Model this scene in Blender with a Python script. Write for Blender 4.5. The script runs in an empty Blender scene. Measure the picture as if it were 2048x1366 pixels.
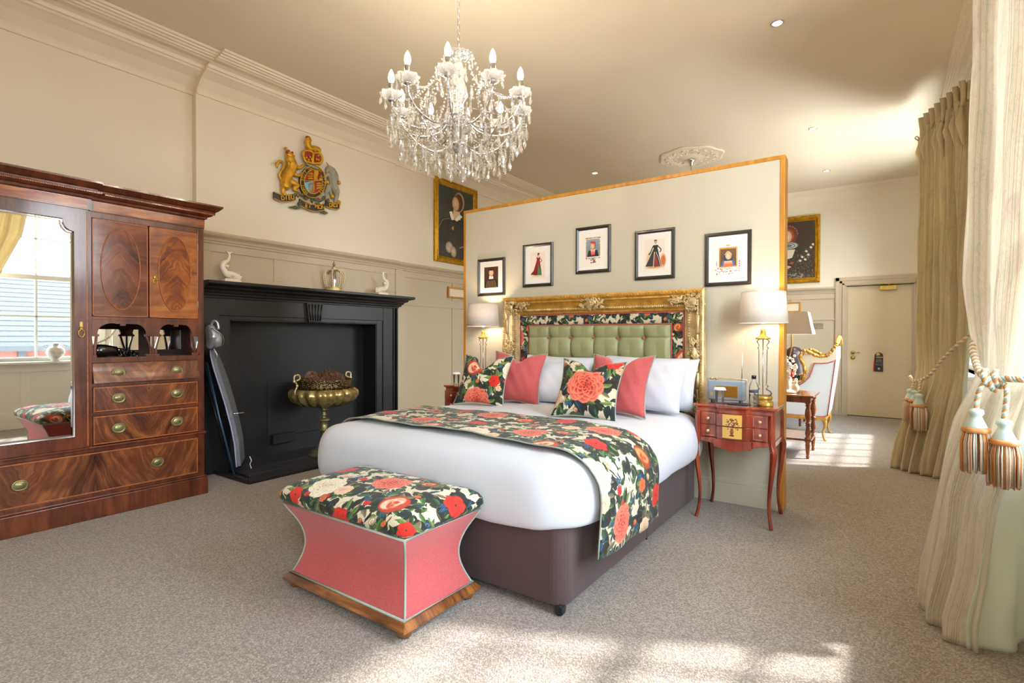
import bpy, bmesh, math, random
import numpy as np
from mathutils import Vector, Matrix, Euler
random.seed(7); RNG = np.random.RandomState(11)
SC = bpy.context.scene
COL = SC.collection
PI = math.pi
sin, cos = math.sin, math.cos

# ------------------------------------------------------------ camera
cam = bpy.data.cameras.new('camera'); camo = bpy.data.objects.new('camera', cam); COL.objects.link(camo)
yaw, pitch, roll = math.radians(35.17), math.radians(-0.505), math.radians(0.115)
F = Vector((-sin(yaw)*cos(pitch), cos(yaw)*cos(pitch), sin(pitch)))
R0 = Vector((cos(yaw), sin(yaw), 0)); U0 = R0.cross(F)
R = R0*cos(roll) + U0*sin(roll); U = -R0*sin(roll) + U0*cos(roll)
mm = Matrix((R, U, -F)).transposed().to_4x4(); mm.translation = Vector((0, 0, 1.25))
camo.matrix_world = mm
cam.sensor_width = 36; cam.lens = 36*1056/2048; cam.clip_start = 0.05; cam.clip_end = 200
SC.camera = camo

# ------------------------------------------------------------ view, world, sun
SC.view_settings.view_transform = 'Standard'; SC.view_settings.look = 'None'
SC.view_settings.gamma = 1; SC.view_settings.use_curve_mapping = False
SC.view_settings.exposure = 0.5
SC.cycles.use_denoising = True; SC.cycles.use_adaptive_sampling = True; SC.cycles.adaptive_threshold = 0.03
try: SC.cycles.denoiser = 'OPENIMAGEDENOISE'
except Exception: pass
SC.cycles.max_bounces = 10; SC.cycles.diffuse_bounces = 6; SC.cycles.glossy_bounces = 5
SC.cycles.transmission_bounces = 8; SC.cycles.transparent_max_bounces = 18
SC.cycles.sample_clamp_indirect = 6.0; SC.cycles.caustics_reflective = False; SC.cycles.caustics_refractive = False
SC.cycles.blur_glossy = 0.5
wd = bpy.data.worlds.new('sky'); SC.world = wd; wd.use_nodes = True
nt = wd.node_tree; bg = nt.nodes['Background']
tc = nt.nodes.new('ShaderNodeTexCoord'); sx = nt.nodes.new('ShaderNodeSeparateXYZ'); cr = nt.nodes.new('ShaderNodeValToRGB')
nt.links.new(tc.outputs['Generated'], sx.inputs[0]); nt.links.new(sx.outputs['Z'], cr.inputs[0]); nt.links.new(cr.outputs[0], bg.inputs[0])
cr.color_ramp.elements[0].position = 0.0; cr.color_ramp.elements[0].color = (0.95, 0.97, 1.0, 1)
cr.color_ramp.elements[1].position = 0.9; cr.color_ramp.elements[1].color = (0.62, 0.78, 1.0, 1)
bg.inputs[1].default_value = 17.0
sd = bpy.data.lights.new('sun', 'SUN'); sd.energy = 8.5; sd.angle = math.radians(2.6); sd.color = (1.0, 0.97, 0.93)
so = bpy.data.objects.new('sun', sd); COL.objects.link(so)
SUN = Vector((-0.9*0.664, -0.43*0.664, -0.748))
so.rotation_euler = SUN.to_track_quat('-Z', 'Y').to_euler(); so.location = (6, 4, 8)

# ------------------------------------------------------------ helpers
def link(o, parent=None, local=False):
    COL.objects.link(o)
    if parent is not None:
        o.parent = parent
        if not local: o.matrix_parent_inverse = parent_world(parent).inverted()
    return o
def parent_world(p):
    m = p.matrix_basis.copy()
    while p.parent is not None:
        m = p.parent.matrix_basis @ p.matrix_parent_inverse @ m if p.parent.parent is None else p.parent.matrix_basis @ p.matrix_parent_inverse @ m
        p = p.parent
    return m
def tag(o, label=None, cat=None, group=None, kind=None):
    if label: o['label'] = label
    if cat: o['category'] = cat
    if group: o['group'] = group
    if kind: o['kind'] = kind
    return o
def thing(name, loc, label, cat, group=None, rz=0):
    o = bpy.data.objects.new(name, None); o.empty_display_size = 0.1
    o.location = loc; o.rotation_euler = (0, 0, rz); COL.objects.link(o)
    return tag(o, label, cat, group)
def copy_tree(o, parent=None):
    c = o.copy(); COL.objects.link(c)
    if parent is not None: c.parent = parent
    for ch in [x for x in o.children]: copy_tree(ch, c)
    return c
def catmull(pts, n=8, closed=False):
    P = [Vector(p) for p in pts]; out = []; L = len(P)
    rng = range(L) if closed else range(L-1)
    for i in rng:
        p1, p2 = P[i], P[(i+1) % L]
        p0 = P[(i-1) % L] if (closed or i > 0) else p1*2-p2
        p3 = P[(i+2) % L] if (closed or i+2 < L) else p2*2-p1
        for k in range(n):
            t = k/n
            out.append(0.5*((2*p1)+(p2-p0)*t+(2*p0-5*p1+4*p2-p3)*t*t+(3*p1-p0-3*p2+p3)*t**3))
    if not closed: out.append(P[-1])
    return out
class MB:
    def __init__(s): s.v = []; s.f = []; s.uv = []; s.sm = []
    def add(s, vs, fs, uvs=None, smooth=False):
        o = len(s.v); s.v += [tuple(p) for p in vs]
        for i, f in enumerate(fs):
            s.f.append(tuple(k+o for k in f)); s.uv.append(uvs[i] if uvs else None); s.sm.append(smooth)
        return s
    def box(s, x0, y0, z0, x1, y1, z1):
        x0, x1 = min(x0, x1), max(x0, x1); y0, y1 = min(y0, y1), max(y0, y1); z0, z1 = min(z0, z1), max(z0, z1)
        vs = [(x, y, z) for z in (z0, z1) for y in (y0, y1) for x in (x0, x1)]
        return s.add(vs, [(0, 2, 3, 1), (4, 5, 7, 6), (0, 1, 5, 4), (2, 6, 7, 3), (0, 4, 6, 2), (1, 3, 7, 5)])
    def obox(s, c, ax, ay, az, hx, hy, hz):
        c, ax, ay, az = Vector(c), Vector(ax), Vector(ay), Vector(az)
        vs = [c+ax*(hx*i)+ay*(hy*j)+az*(hz*k) for k in (-1, 1) for j in (-1, 1) for i in (-1, 1)]
        return s.add(vs, [(0, 2, 3, 1), (4, 5, 7, 6), (0, 1, 5, 4), (2, 6, 7, 3), (0, 4, 6, 2), (1, 3, 7, 5)])
    def lathe(s, prof, n=24, c=(0, 0, 0), mod=None, smooth=True, axis='z'):
        vs = []; fs = []
        for (r, z) in prof:
            for k in range(n):
                a = 2*PI*k/n; rr = r*(mod(a, r, z) if mod else 1)
                if axis == 'z': vs.append((c[0]+rr*cos(a), c[1]+rr*sin(a), c[2]+z))
                elif axis == 'y': vs.append((c[0]+rr*cos(a), c[1]+z, c[2]-rr*sin(a)))
                else: vs.append((c[0]+z, c[1]+rr*cos(a), c[2]+rr*sin(a)))
        for i in range(len(prof)-1):
            for k in range(n):
                a, b = i*n+k, i*n+(k+1) % n
                fs.append((a, b, b+n, a+n))
        if prof[0][0] > 1e-5: fs.append(tuple(reversed(range(n))))
        if prof[-1][0] > 1e-5: fs.append(tuple(range((len(prof)-1)*n, len(prof)*n)))
        return s.add(vs, fs, smooth=smooth)
    def tube(s, pts, r=0.01, n=8, closed=False, smooth=True, caps=True, twist=0, flat=1.0):
        P = [Vector(p) for p in pts]; L = len(P); vs = []; fs = []
        nrm = None
        for i in range(L):
            t = (P[(i+1) % L]-P[i-1]) if closed else (P[min(i+1, L-1)]-P[max(i-1, 0)])
            if t.length < 1e-9: t = Vector((0, 0, 1))
            t.normalize()
            if nrm is None:
                nrm = t.cross(Vector((0, 0, 1)));
                if nrm.length < 0.1: nrm = t.cross(Vector((0, 1, 0)))
            nrm = nrm - t*nrm.dot(t)
            if nrm.length < 1e-6: nrm = t.orthogonal()
            nrm.normalize(); b = t.cross(nrm)
            rr = r[i] if isinstance(r, (list, tuple)) else r
            for k in range(n):
                a = 2*PI*k/n + twist*i
                vs.append(P[i]+nrm*(rr*cos(a))+b*(rr*sin(a)*flat))
        m = L if closed else L-1
        for i in range(m):
            for k in range(n):
                a, b2 = i*n+k, i*n+(k+1) % n; c, d = ((i+1) % L)*n+(k+1) % n, ((i+1) % L)*n+k
                fs.append((a, b2, c, d))
        if caps and not closed:
            fs.append(tuple(reversed(range(n)))); fs.append(tuple(range((L-1)*n, L*n)))
        return s.add(vs, fs, smooth=smooth)
    def grid(s, fn, nu, nv, wrap=False, smooth=True, uvs=(1, 1), uvo=(0, 0)):
        vs = []; fs = []; uv = []
        for j in range(nv+1):
            for i in range(nu+(0 if wrap else 1)): vs.append(fn(i/nu, j/nv))
        w = nu if wrap else nu+1
        for j in range(nv):
            for i in range(nu):
                a = j*w+i; b = j*w+(i+1) % w
                fs.append((a, b, b+w, a+w))
                U_ = lambda i_, j_: (uvo[0]+uvs[0]*i_/nu, uvo[1]+uvs[1]*j_/nv)
                uv.append([U_(i, j), U_(i+1, j), U_(i+1, j+1), U_(i, j+1)])
        return s.add(vs, fs, uv, smooth)
    def prism(s, pts, axis, a, b, smooth=False):
        n = len(pts)
        def P(p, t):
            return (t, p[0], p[1]) if axis == 'x' else ((p[0], t, p[1]) if axis == 'y' else (p[0], p[1], t))
        vs = [P(p, a) for p in pts]+[P(p, b) for p in pts]
        fs = [tuple(range(n)), tuple(range(2*n-1, n-1, -1))]+[(i, i+n, (i+1) % n+n, (i+1) % n) for i in range(n)]
        return s.add(vs, fs, smooth=smooth)
    def ell(s, c, r, nu=14, nv=9, rot=None, smooth=True):
        if not isinstance(r, (tuple, list)): r = (r, r, r)
        c = Vector(c); M_ = Euler(rot).to_matrix() if rot else Matrix.Identity(3)
        vs = [c+M_ @ Vector((0, 0, -r[2]))]
        for j in range(1, nv):
            a = PI*j/nv-PI/2
            for i in range(nu):
                b = 2*PI*i/nu
                vs.append(c+M_ @ Vector((r[0]*cos(a)*cos(b), r[1]*cos(a)*sin(b), r[2]*sin(a))))
        vs.append(c+M_ @ Vector((0, 0, r[2])))
        fs = []
        for i in range(nu): fs.append((0, 1+(i+1) % nu, 1+i))
        for j in range(nv-2):
            for i in range(nu):
                a = 1+j*nu+i; b = 1+j*nu+(i+1) % nu
                fs.append((a, b, b+nu, a+nu))
        t = len(vs)-1
        for i in range(nu): fs.append((t, 1+(nv-2)*nu+i, 1+(nv-2)*nu+(i+1) % nu))
        return s.add(vs, fs, smooth=smooth)
    def limb(s, pts, rs, n=10):
        # tapered chain with round ends
        P = catmull(pts, 5); k = len(P)
        R_ = [np.interp(i/(k-1)*(len(rs)-1), range(len(rs)), rs) for i in range(k)]
        s.tube(P, [float(x) for x in R_], n)
        s.ell(P[0], float(R_[0])*0.99, 8, 6); s.ell(P[-1], float(R_[-1])*0.99, 8, 6)
        return s
    def loft(s, rings, smooth=True, cap=True, uvscale=1.0, uvo=(0, 0)):
        # rings: (cx, cy, hx, hy, r, z), rounded rectangles of equal point count
        vs = []; K = 6; arc = [0]*len(rings)
        for i in range(len(rings)-2, -1, -1):
            z0_, z1_ = rings[i][5], rings[i+1][5]; dz = 0 if callable(z0_) else z0_-z1_
            arc[i] = arc[i+1]+math.hypot(rings[i][2]-rings[i+1][2], dz)
        for (cx, cy, hx, hy, r, z) in rings:
            r = min(r, hx*0.999, hy*0.999); ring = []
            for q in range(4):
                sx_, sy_ = ((1, 1), (-1, 1), (-1, -1), (1, -1))[q]
                ccx, ccy = cx+sx_*(hx-r), cy+sy_*(hy-r)
                for k in range(K+1):
                    a = q*PI/2+k/K*PI/2
                    ring.append((ccx+r*cos(a), ccy+r*sin(a)))
                nx = ((cx-(hx-r), cy+hy), (cx-hx, cy-(hy-r)), (cx+(hx-r), cy-hy), (cx+hx, cy+(hy-r)))[q]
                p = ring[-1]
                for k in range(1, 7): ring.append((p[0]+(nx[0]-p[0])*k/7, p[1]+(nx[1]-p[1])*k/7))
            vs += [(x, y, z if not callable(z) else z(x, y)) for x, y in ring]
        n = len(vs)//len(rings); fs = []; uv = []
        for i in range(len(rings)-1):
            for k in range(n):
                f = (i*n+k, i*n+(k+1) % n, (i+1)*n+(k+1) % n, (i+1)*n+k); fs.append(f)
        if cap: fs.append(tuple(reversed(range(n)))); fs.append(tuple(range((len(rings)-1)*n, len(rings)*n)))
        last = (len(rings)-1)*n; UVs = []
        for q, p in enumerate(vs):
            i = q//n; b = vs[last+q % n]; pl = abs(rings[i][2]-rings[-1][2]); k_ = arc[i]/pl if pl > .02 else 1
            UVs.append(((b[0]+(p[0]-b[0])*k_)*uvscale+uvo[0], (b[1]+(p[1]-b[1])*k_)*uvscale+uvo[1]))
        for f in fs: uv.append([UVs[q] for q in f])
        return s.add(vs, fs, uv, smooth)
    def build(s, name, mat, parent=None, local=False, bevel=0, seg=2, sub=0, loc=None, rot=None, shade=None, remesh=0, uvbox=0, angle=None):
        me = bpy.data.meshes.new(name); me.from_pydata(s.v, [], s.f)
        if any(u is not None for u in s.uv) or uvbox:
            l = me.uv_layers.new(name='UVMap'); k = 0; dat = np.zeros(len(me.loops)*2, dtype=np.float32)
            for fi, f in enumerate(s.f):
                u = s.uv[fi]
                if u is None and uvbox:
                    a, b, c = (Vector(s.v[f[0]]), Vector(s.v[f[1]]), Vector(s.v[f[2]]))
                    nn = (b-a).cross(c-a); nn = [abs(t) for t in nn]; m = nn.index(max(nn))
                    ii = ((1, 2), (0, 2), (0, 1))[m]
                    u = [(s.v[q][ii[0]]*uvbox, s.v[q][ii[1]]*uvbox) for q in f]
                for q in range(len(f)):
                    if u: dat[2*k] = u[q][0]; dat[2*k+1] = u[q][1]
                    k += 1
            l.data.foreach_set('uv', dat)
        if mat is not None: me.materials.append(mat)
        sm = [shade]*len(s.f) if shade is not None else s.sm
        me.polygons.foreach_set('use_smooth', sm); me.update()
        o = bpy.data.objects.new(name, me)
        if loc is not None: o.location = loc
        if rot is not None: o.rotation_euler = rot
        link(o, parent, local)
        if remesh:
            m = o.modifiers.new('r', 'REMESH'); m.mode = 'VOXEL'; m.voxel_size = remesh; m.use_smooth_shade = True
            m = o.modifiers.new('s', 'SMOOTH'); m.iterations = 4; m.factor = 0.5
        if bevel:
            m = o.modifiers.new('b', 'BEVEL'); m.width = bevel; m.segments = seg; m.limit_method = 'ANGLE'; m.angle_limit = math.radians(35)
        if sub:
            m = o.modifiers.new('s', 'SUBSURF'); m.levels = sub; m.render_levels = sub
        return o
def box(name, mat, x0, y0, z0, x1, y1, z1, parent=None, bevel=0, local=False, **k):
    return MB().box(x0, y0, z0, x1, y1, z1).build(name, mat, parent, bevel=bevel, local=local, **k)
def text(name, s, size, loc, rot, mat, parent, depth=0.001, local=False, align='CENTER', fit=None):
    cu = bpy.data.curves.new(name, 'FONT'); cu.body = s; cu.size = size; cu.extrude = depth; cu.align_x = align; cu.align_y = 'CENTER'
    cu.materials.append(mat)
    o = bpy.data.objects.new(name, cu); o.location = loc; o.rotation_euler = rot; link(o, parent, local)
    if fit: o.scale = (fit, 1, 1)
    return o

# ------------------------------------------------------------ materials
def sr(h):
    if isinstance(h, str): h = tuple(int(h[i:i+2], 16) for i in (0, 2, 4))
    return tuple(((c/255)/12.92 if c/255 <= 0.04045 else (((c/255)+0.055)/1.055)**2.4) for c in h)
class NT:
    def __init__(s, name):
        s.m = bpy.data.materials.new(name); s.m.use_nodes = True; s.t = s.m.node_tree; s.b = s.t.nodes['Principled BSDF']
    def n(s, typ, **k):
        x = s.t.nodes.new('ShaderNode'+typ)
        for a, v in k.items(): setattr(x, a, v)
        return x
    def l(s, a, b): s.t.links.new(a, b)
    def val(s, sock, v):
        if hasattr(v, 'links'): s.l(v, sock)
        else: sock.default_value = v
    def math(s, op, a, b=0.0, c=None, clamp=False):
        x = s.n('Math', operation=op, use_clamp=clamp); s.val(x.inputs[0], a); s.val(x.inputs[1], b)
        if c is not None: s.val(x.inputs[2], c)
        return x.outputs[0]
    def mix(s, f, a, b, blend='MIX'):
        x = s.n('Mix', data_type='RGBA', blend_type=blend); s.val(x.inputs[0], f)
        for i, v in ((6, a), (7, b)):
            if isinstance(v, tuple): x.inputs[i].default_value = (*v[:3], 1)
            else: s.l(v, x.inputs[i])
        return x.outputs[2]
    def coord(s, kind='Object', scale=None, rot=None):
        c = s.n('TexCoord').outputs[kind]
        if scale is None: return c
        mp = s.n('Mapping'); s.l(c, mp.inputs[0]); mp.inputs['Scale'].default_value = scale
        if rot: mp.inputs['Rotation'].default_value = rot
        return mp.outputs[0]
    def noise(s, vec, scale, detail=3, rough=0.5, dist=0):
        x = s.n('TexNoise'); s.l(vec, x.inputs['Vector']); x.inputs['Scale'].default_value = scale
        x.inputs['Detail'].default_value = detail; x.inputs['Roughness'].default_value = rough; x.inputs['Distortion'].default_value = dist
        return x.outputs['Fac']
    def ramp(s, f, stops, interp='LINEAR'):
        x = s.n('ValToRGB'); s.l(f, x.inputs[0]); e = x.color_ramp.elements; x.color_ramp.interpolation = interp
        while len(e) < len(stops): e.new(0.5)
        for q, (p, c) in zip(e, stops):
            q.position = p; q.color = (*(c if isinstance(c, tuple) else (c, c, c)), 1)
        return x.outputs[0]
    def bump(s, h, strength=0.3, dist=0.01, prev=None):
        x = s.n('Bump'); x.inputs['Strength'].default_value = strength; x.inputs['Distance'].default_value = dist; s.l(h, x.inputs['Height'])
        if prev is not None: s.l(prev, x.inputs['Normal'])
        return x.outputs[0]
    def base(s, c): s.l(c, s.b.inputs['Base Color'])
    def set(s, **k):
        for a, v in k.items(): s.b.inputs[a.replace('_', ' ')].default_value = v
def pm(name, col, rough=0.5, metal=0.0, var=0.08, vs=6.0, bump=0.0, bs=60.0, bd=0.004, coat=0.0, sheen=0.0, stretch=None, emit=None, es=0, spec=None, kind='Object'):
    t = NT(name); c = sr(col); co = t.coord(kind, stretch or (1, 1, 1))
    nz = t.noise(co, vs, 4)
    d = tuple(x*(1-var*1.6) for x in c); l = tuple(min(1, x*(1+var)) for x in c)
    t.base(t.ramp(nz, [(0.3, d), (0.7, l)]))
    t.set(Roughness=rough, Metallic=metal)
    if coat: t.set(Coat_Weight=coat, Coat_Roughness=0.12)
    if sheen: t.set(Sheen_Weight=sheen, Sheen_Roughness=0.4)
    if spec is not None: t.b.inputs['Specular IOR Level'].default_value = spec
    if bump:
        t.l(t.bump(t.noise(co, bs, 4), bump, bd), t.b.inputs['Normal'])
    if emit: t.b.inputs['Emission Color'].default_value = (*sr(emit), 1); t.b.inputs['Emission Strength'].default_value = es
    return t.m
def weave(name, col, scale=350, var=0.12, strength=0.4, rough=0.9, col2=None, sheen=0.2):
    t = NT(name); co = t.coord('Object'); c = sr(col)
    nz = t.noise(co, scale, 2); big = t.noise(co, 8, 3)
    c2 = sr(col2) if col2 else tuple(x*(1-var*2.2) for x in c)
    k = t.ramp(nz, [(0.35, c2), (0.62, tuple(min(1, x*(1+var)) for x in c))])
    t.base(t.mix(t.ramp(big, [(0.3, 0.0), (0.8, 0.22)]), k, c2))
    t.set(Roughness=rough, Sheen_Weight=sheen)
    t.l(t.bump(nz, strength, 0.002), t.b.inputs['Normal']); return t.m
def wood(name, dark, mid, light, axis=(0, 1, 2), chev=None, ang=0.9, fine=1.0, rough=0.28, coat=0.5, streak=26):
    # axis: (normal, across, along) ; chev: list of mirror centres across
    t = NT(name); co = t.coord('Object'); sp = t.n('SeparateXYZ'); t.l(co, sp.inputs[0])
    a, b = sp.outputs[axis[1]], sp.outputs[axis[2]]; nn = sp.outputs[axis[0]]
    if chev is not None:
        c0, per = chev
        q = t.math('PINGPONG', t.math('SUBTRACT', a, c0), per)
        a = q
        p_ = t.math('SUBTRACT', t.math('MULTIPLY', a, cos(ang)), t.math('MULTIPLY', b, sin(ang)))
        q_ = t.math('ADD', t.math('MULTIPLY', a, sin(ang)), t.math('MULTIPLY', b, cos(ang)))
        wn = t.noise(co, 5.5*fine, 3, .55, .4)
        along = q_; across = t.math('ADD', p_, t.math('MULTIPLY', t.math('SUBTRACT', wn, .5), .16))
        across = t.math('ADD', across, t.math('MULTIPLY', t.math('MULTIPLY', a, a), 2.2))
    else:
        along, across = b, a
    cb = t.n('CombineXYZ'); t.l(t.math('MULTIPLY', across, 1.0), cb.inputs[0]); t.l(t.math('MULTIPLY', along, 0.12), cb.inputs[1]); t.l(t.math('MULTIPLY', nn, 0.3), cb.inputs[2])
    n1 = t.noise(cb.outputs[0], streak*fine, 5, 0.62, 0.6); n2 = t.noise(co, 4.5*fine, 3, 0.5, 0.8)
    n3 = t.noise(cb.outputs[0], 170*fine, 2)
    f = t.math('ADD', t.math('MULTIPLY', n1, 0.62), t.math('MULTIPLY', n2, 0.38))
    f = t.math('ADD', f, t.math('MULTIPLY', t.math('SUBTRACT', n3, 0.5), 0.12))
    t.base(t.ramp(f, [(0.36, sr(dark)), (0.5, sr(mid)), (0.64, sr(light))]))
    t.set(Roughness=rough, Coat_Weight=coat, Coat_Roughness=0.1)
    t.l(t.bump(n3, 0.05, 0.001), t.b.inputs['Normal']); return t.m
def gilt(name, col, rough=0.32, bump=0.5, bs=55, var=0.25):
    t = NT(name); co = t.coord('Object'); nz = t.noise(co, bs, 4); c = sr(col)
    t.base(t.ramp(t.noise(co, 18, 4), [(0.3, tuple(x*(1-var*1.5) for x in c)), (0.65, c)]))
    t.set(Roughness=rough, Metallic=0.6); t.l(t.bump(nz, bump, 0.004), t.b.inputs['Normal']); return t.m
def glass(name, tint=(1, 1, 1), diff=0.0, gl=0.35, rough=0.03):
    m = bpy.data.materials.new(name); m.use_nodes = True; t = m.node_tree; t.nodes.clear()
    o = t.nodes.new('ShaderNodeOutputMaterial'); tr = t.nodes.new('ShaderNodeBsdfTransparent'); g = t.nodes.new('ShaderNodeBsdfGlossy')
    tr.inputs[0].default_value = (*tint, 1); g.inputs['Roughness'].default_value = rough
    lw = t.nodes.new('ShaderNodeLayerWeight'); lw.inputs[0].default_value = gl
    mx = t.nodes.new('ShaderNodeMixShader'); t.links.new(lw.outputs['Fresnel'], mx.inputs[0]); t.links.new(tr.outputs[0], mx.inputs[1]); t.links.new(g.outputs[0], mx.inputs[2])
    last = mx.outputs[0]
    if diff:
        d = t.nodes.new('ShaderNodeBsdfTranslucent'); d.inputs[0].default_value = (1, 0.99, 0.97, 1)
        d2 = t.nodes.new('ShaderNodeBsdfDiffuse'); d2.inputs[0].default_value = (1, 0.99, 0.97, 1)
        md = t.nodes.new('ShaderNodeMixShader'); t.links.new(d.outputs[0], md.inputs[1]); t.links.new(d2.outputs[0], md.inputs[2])
        m2 = t.nodes.new('ShaderNodeMixShader'); m2.inputs[0].default_value = diff
        t.links.new(last, m2.inputs[1]); t.links.new(md.outputs[0], m2.inputs[2]); last = m2.outputs[0]
    t.links.new(last, o.inputs[0]); return m
def imgmat(name, arr, rough=0.6, uvscale=None, bump=0, bs=400, interp='Linear', sheen=0, coat=0):
    h, w = arr.shape[:2]; im = bpy.data.images.new(name, w, h)
    px = np.ones((h, w, 4), dtype=np.float32); px[..., :3] = np.clip(arr[::-1], 0, 1); im.pixels.foreach_set(px.ravel()); im.update(); im.pack()
    t = NT(name); tx = t.n('TexImage'); tx.image = im; tx.interpolation = interp
    t.l(t.coord('UV', (uvscale, uvscale, 1) if uvscale else (1, 1, 1)), tx.inputs[0]); t.base(tx.outputs[0]); t.set(Roughness=rough)
    if bump: t.l(t.bump(t.noise(t.coord('Object'), bs, 2), bump, 0.002), t.b.inputs['Normal'])
    if sheen: t.set(Sheen_Weight=sheen)
    if coat: t.set(Coat_Weight=coat, Coat_Roughness=0.08)
    return t.m
WALL = pm('cream_wall_paint', 'E9E0CB', 0.75, var=0.015, vs=1.5, bump=0.05, bs=220)
CEIL = pm('cream_ceiling_paint', 'DFD3B8', 0.8, var=0.015, vs=1.2, bump=0.03, bs=200)
CORN = pm('cornice_paint', 'EADFC6', 0.6, var=0.015)
TAUPE = pm('taupe_panelling_paint', 'C1B398', 0.5, var=0.02, vs=2)
PART = pm('stone_partition_paint', 'C9C3B1', 0.7, var=0.015, vs=1.5)
DOORP = pm('door_paint', 'D3C3A0', 0.5, var=0.015)
WHITEP = pm('white_sash_paint', 'ECEAE2', 0.45, var=0.01)
OAK = pm('honey_oak_edging', 'C98A2E', 0.4, var=0.18, vs=9, stretch=(3, 3, 0.3), bump=0.05)
BLACK = pm('black_mantel_paint', '1E1C1D', 0.42, var=0.2, vs=5, bump=0.15, bs=25)
SLATE = pm('dark_slate_hearth', '34323A', 0.5, var=0.2, vs=7, bump=0.3, bs=30)
BRASS = gilt('polished_brass', 'C9A650', 0.22, 0.05, 80, 0.1)
OLDBRASS = gilt('antique_brass', '968E60', 0.3, 0.15, 120, 0.3)
GOLD = gilt('burnished_gold_leaf', 'E0AE54', 0.42, 0.7, 90, 0.22)
PGOLD = gilt('pale_champagne_gilt', 'E6CC98', 0.40, 0.6, 110, 0.25)
CHROME = pm('chrome', 'D8D8DC', 0.12, 1.0, var=0.03)
GLASS = glass('clear_glass', gl=.15)
WGLASS = glass('window_glass', (0.97, 0.99, 0.99), gl=0.12)
MIRROR = pm('mirror_silver', 'EEF1F0', 0.015, 1.0, var=0.0)
WHITEC = pm('cream_porcelain', 'EFE6D2', 0.3, var=0.03, coat=0.4)
BLACKP = pm('black_plastic', '141416', 0.3, var=0.1)
def carpet():
    t = NT('looped_wool_carpet'); co = t.coord('Object')
    v = t.n('TexVoronoi'); t.l(co, v.inputs['Vector']); v.inputs['Scale'].default_value = 135
    n1 = t.noise(co, 60, 3); n2 = t.noise(co, 1.3, 3); d = v.outputs['Distance']
    sp = t.n('SeparateColor'); t.l(v.outputs['Color'], sp.inputs[0])
    k = t.ramp(sp.outputs[0], [(0.0, sr('85796F')), (0.45, sr('9C9085')), (1.0, sr('B4A99D'))])
    k = t.mix(t.ramp(d, [(0.35, 0.0), (0.75, 0.65)]), k, sr('6A5F56'))
    k = t.mix(t.ramp(n2, [(0.35, 0.0), (0.7, 0.15)]), k, sr('85786B'))
    t.base(k); t.set(Roughness=0.95, Sheen_Weight=0.15)
    h = t.math('SUBTRACT', 1.0, d)
    t.l(t.bump(h, 0.7, 0.006), t.b.inputs['Normal']); return t.m
CARPET = carpet()
# ============================================================ ROOM SHELL
XL, XLR, XR, YF, YB, ZC = -5.0, -5.03, 0.70, 10.0, -1.9, 3.64
def st(o): o['kind'] = 'structure'; return o
st(MB().add([(-6, YB-.3, 0), (1.3, YB-.3, 0), (1.3, YF+.3, 0), (-6, YF+.3, 0), (-6, YB-.3, -.1), (1.3, YB-.3, -.1), (1.3, YF+.3, -.1), (-6, YF+.3, -.1)],
    [(0, 1, 2, 3), (7, 6, 5, 4), (0, 4, 5, 1), (1, 5, 6, 2), (2, 6, 7, 3), (3, 7, 4, 0)]).build('floor', CARPET))
st(box('ceiling', CEIL, -5.6, YB-.2, ZC, 1.2, YF+.2, ZC+.15))
# left wall: alcove, chimney breast with firebox opening, right alcove
FB0, FB1, FBZ, FBX = 2.50, 4.24, 1.405, -5.22
m = MB(); m.box(-5.5, YB-.2, 0, -5.07, 2.225, ZC)
m.box(-5.5, 2.225, 0, XL, FB0, ZC); m.box(-5.5, FB1, 0, XL, 4.56, ZC); m.box(-5.5, FB0, FBZ, XL, FB1, ZC); m.box(-5.5, FB0, 0, FBX, FB1, FBZ)
m.box(-5.5, 4.56, 0, XLR, YF+.2, ZC)
wl = st(m.build('wall_left', WALL))
DX0, DX1 = -0.478, 0.345
m = MB(); m.box(-5.5, YF, 0, DX0-.02, YF+.2, ZC); m.box(DX1+.02, YF, 0, 1.2, YF+.2, ZC); m.box(DX0-.02, YF, 2.075, DX1+.02, YF+.2, ZC)
m.box(DX0-.02, YF+.12, 0, DX1+.02, YF+.2, 2.075)
wf = st(m.build('wall_far', WALL))
wb = st(box('wall_behind', WALL, -5.5, YB-.2, 0, 1.2, YB, ZC))
WINS = [(1.20, 3.18), (6.28, 8.75), (-1.55, 0.05)]; WZ0, WZ1 = 0.90, 3.22  # last one, behind the camera, is unseen and added for fill light
m = MB(); ys = [YB-.2]
for a, b in sorted(WINS): ys += [a, b]
ys.append(YF+.2)
for i in range(0, len(ys), 2): m.box(XR, ys[i], 0, XR+.3, ys[i+1], ZC)
for a, b in WINS: m.box(XR, a, 0, XR+.3, b, WZ0); m.box(XR, a, WZ1, XR+.3, b, ZC)
wr = st(m.build('wall_right', WALL))
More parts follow.
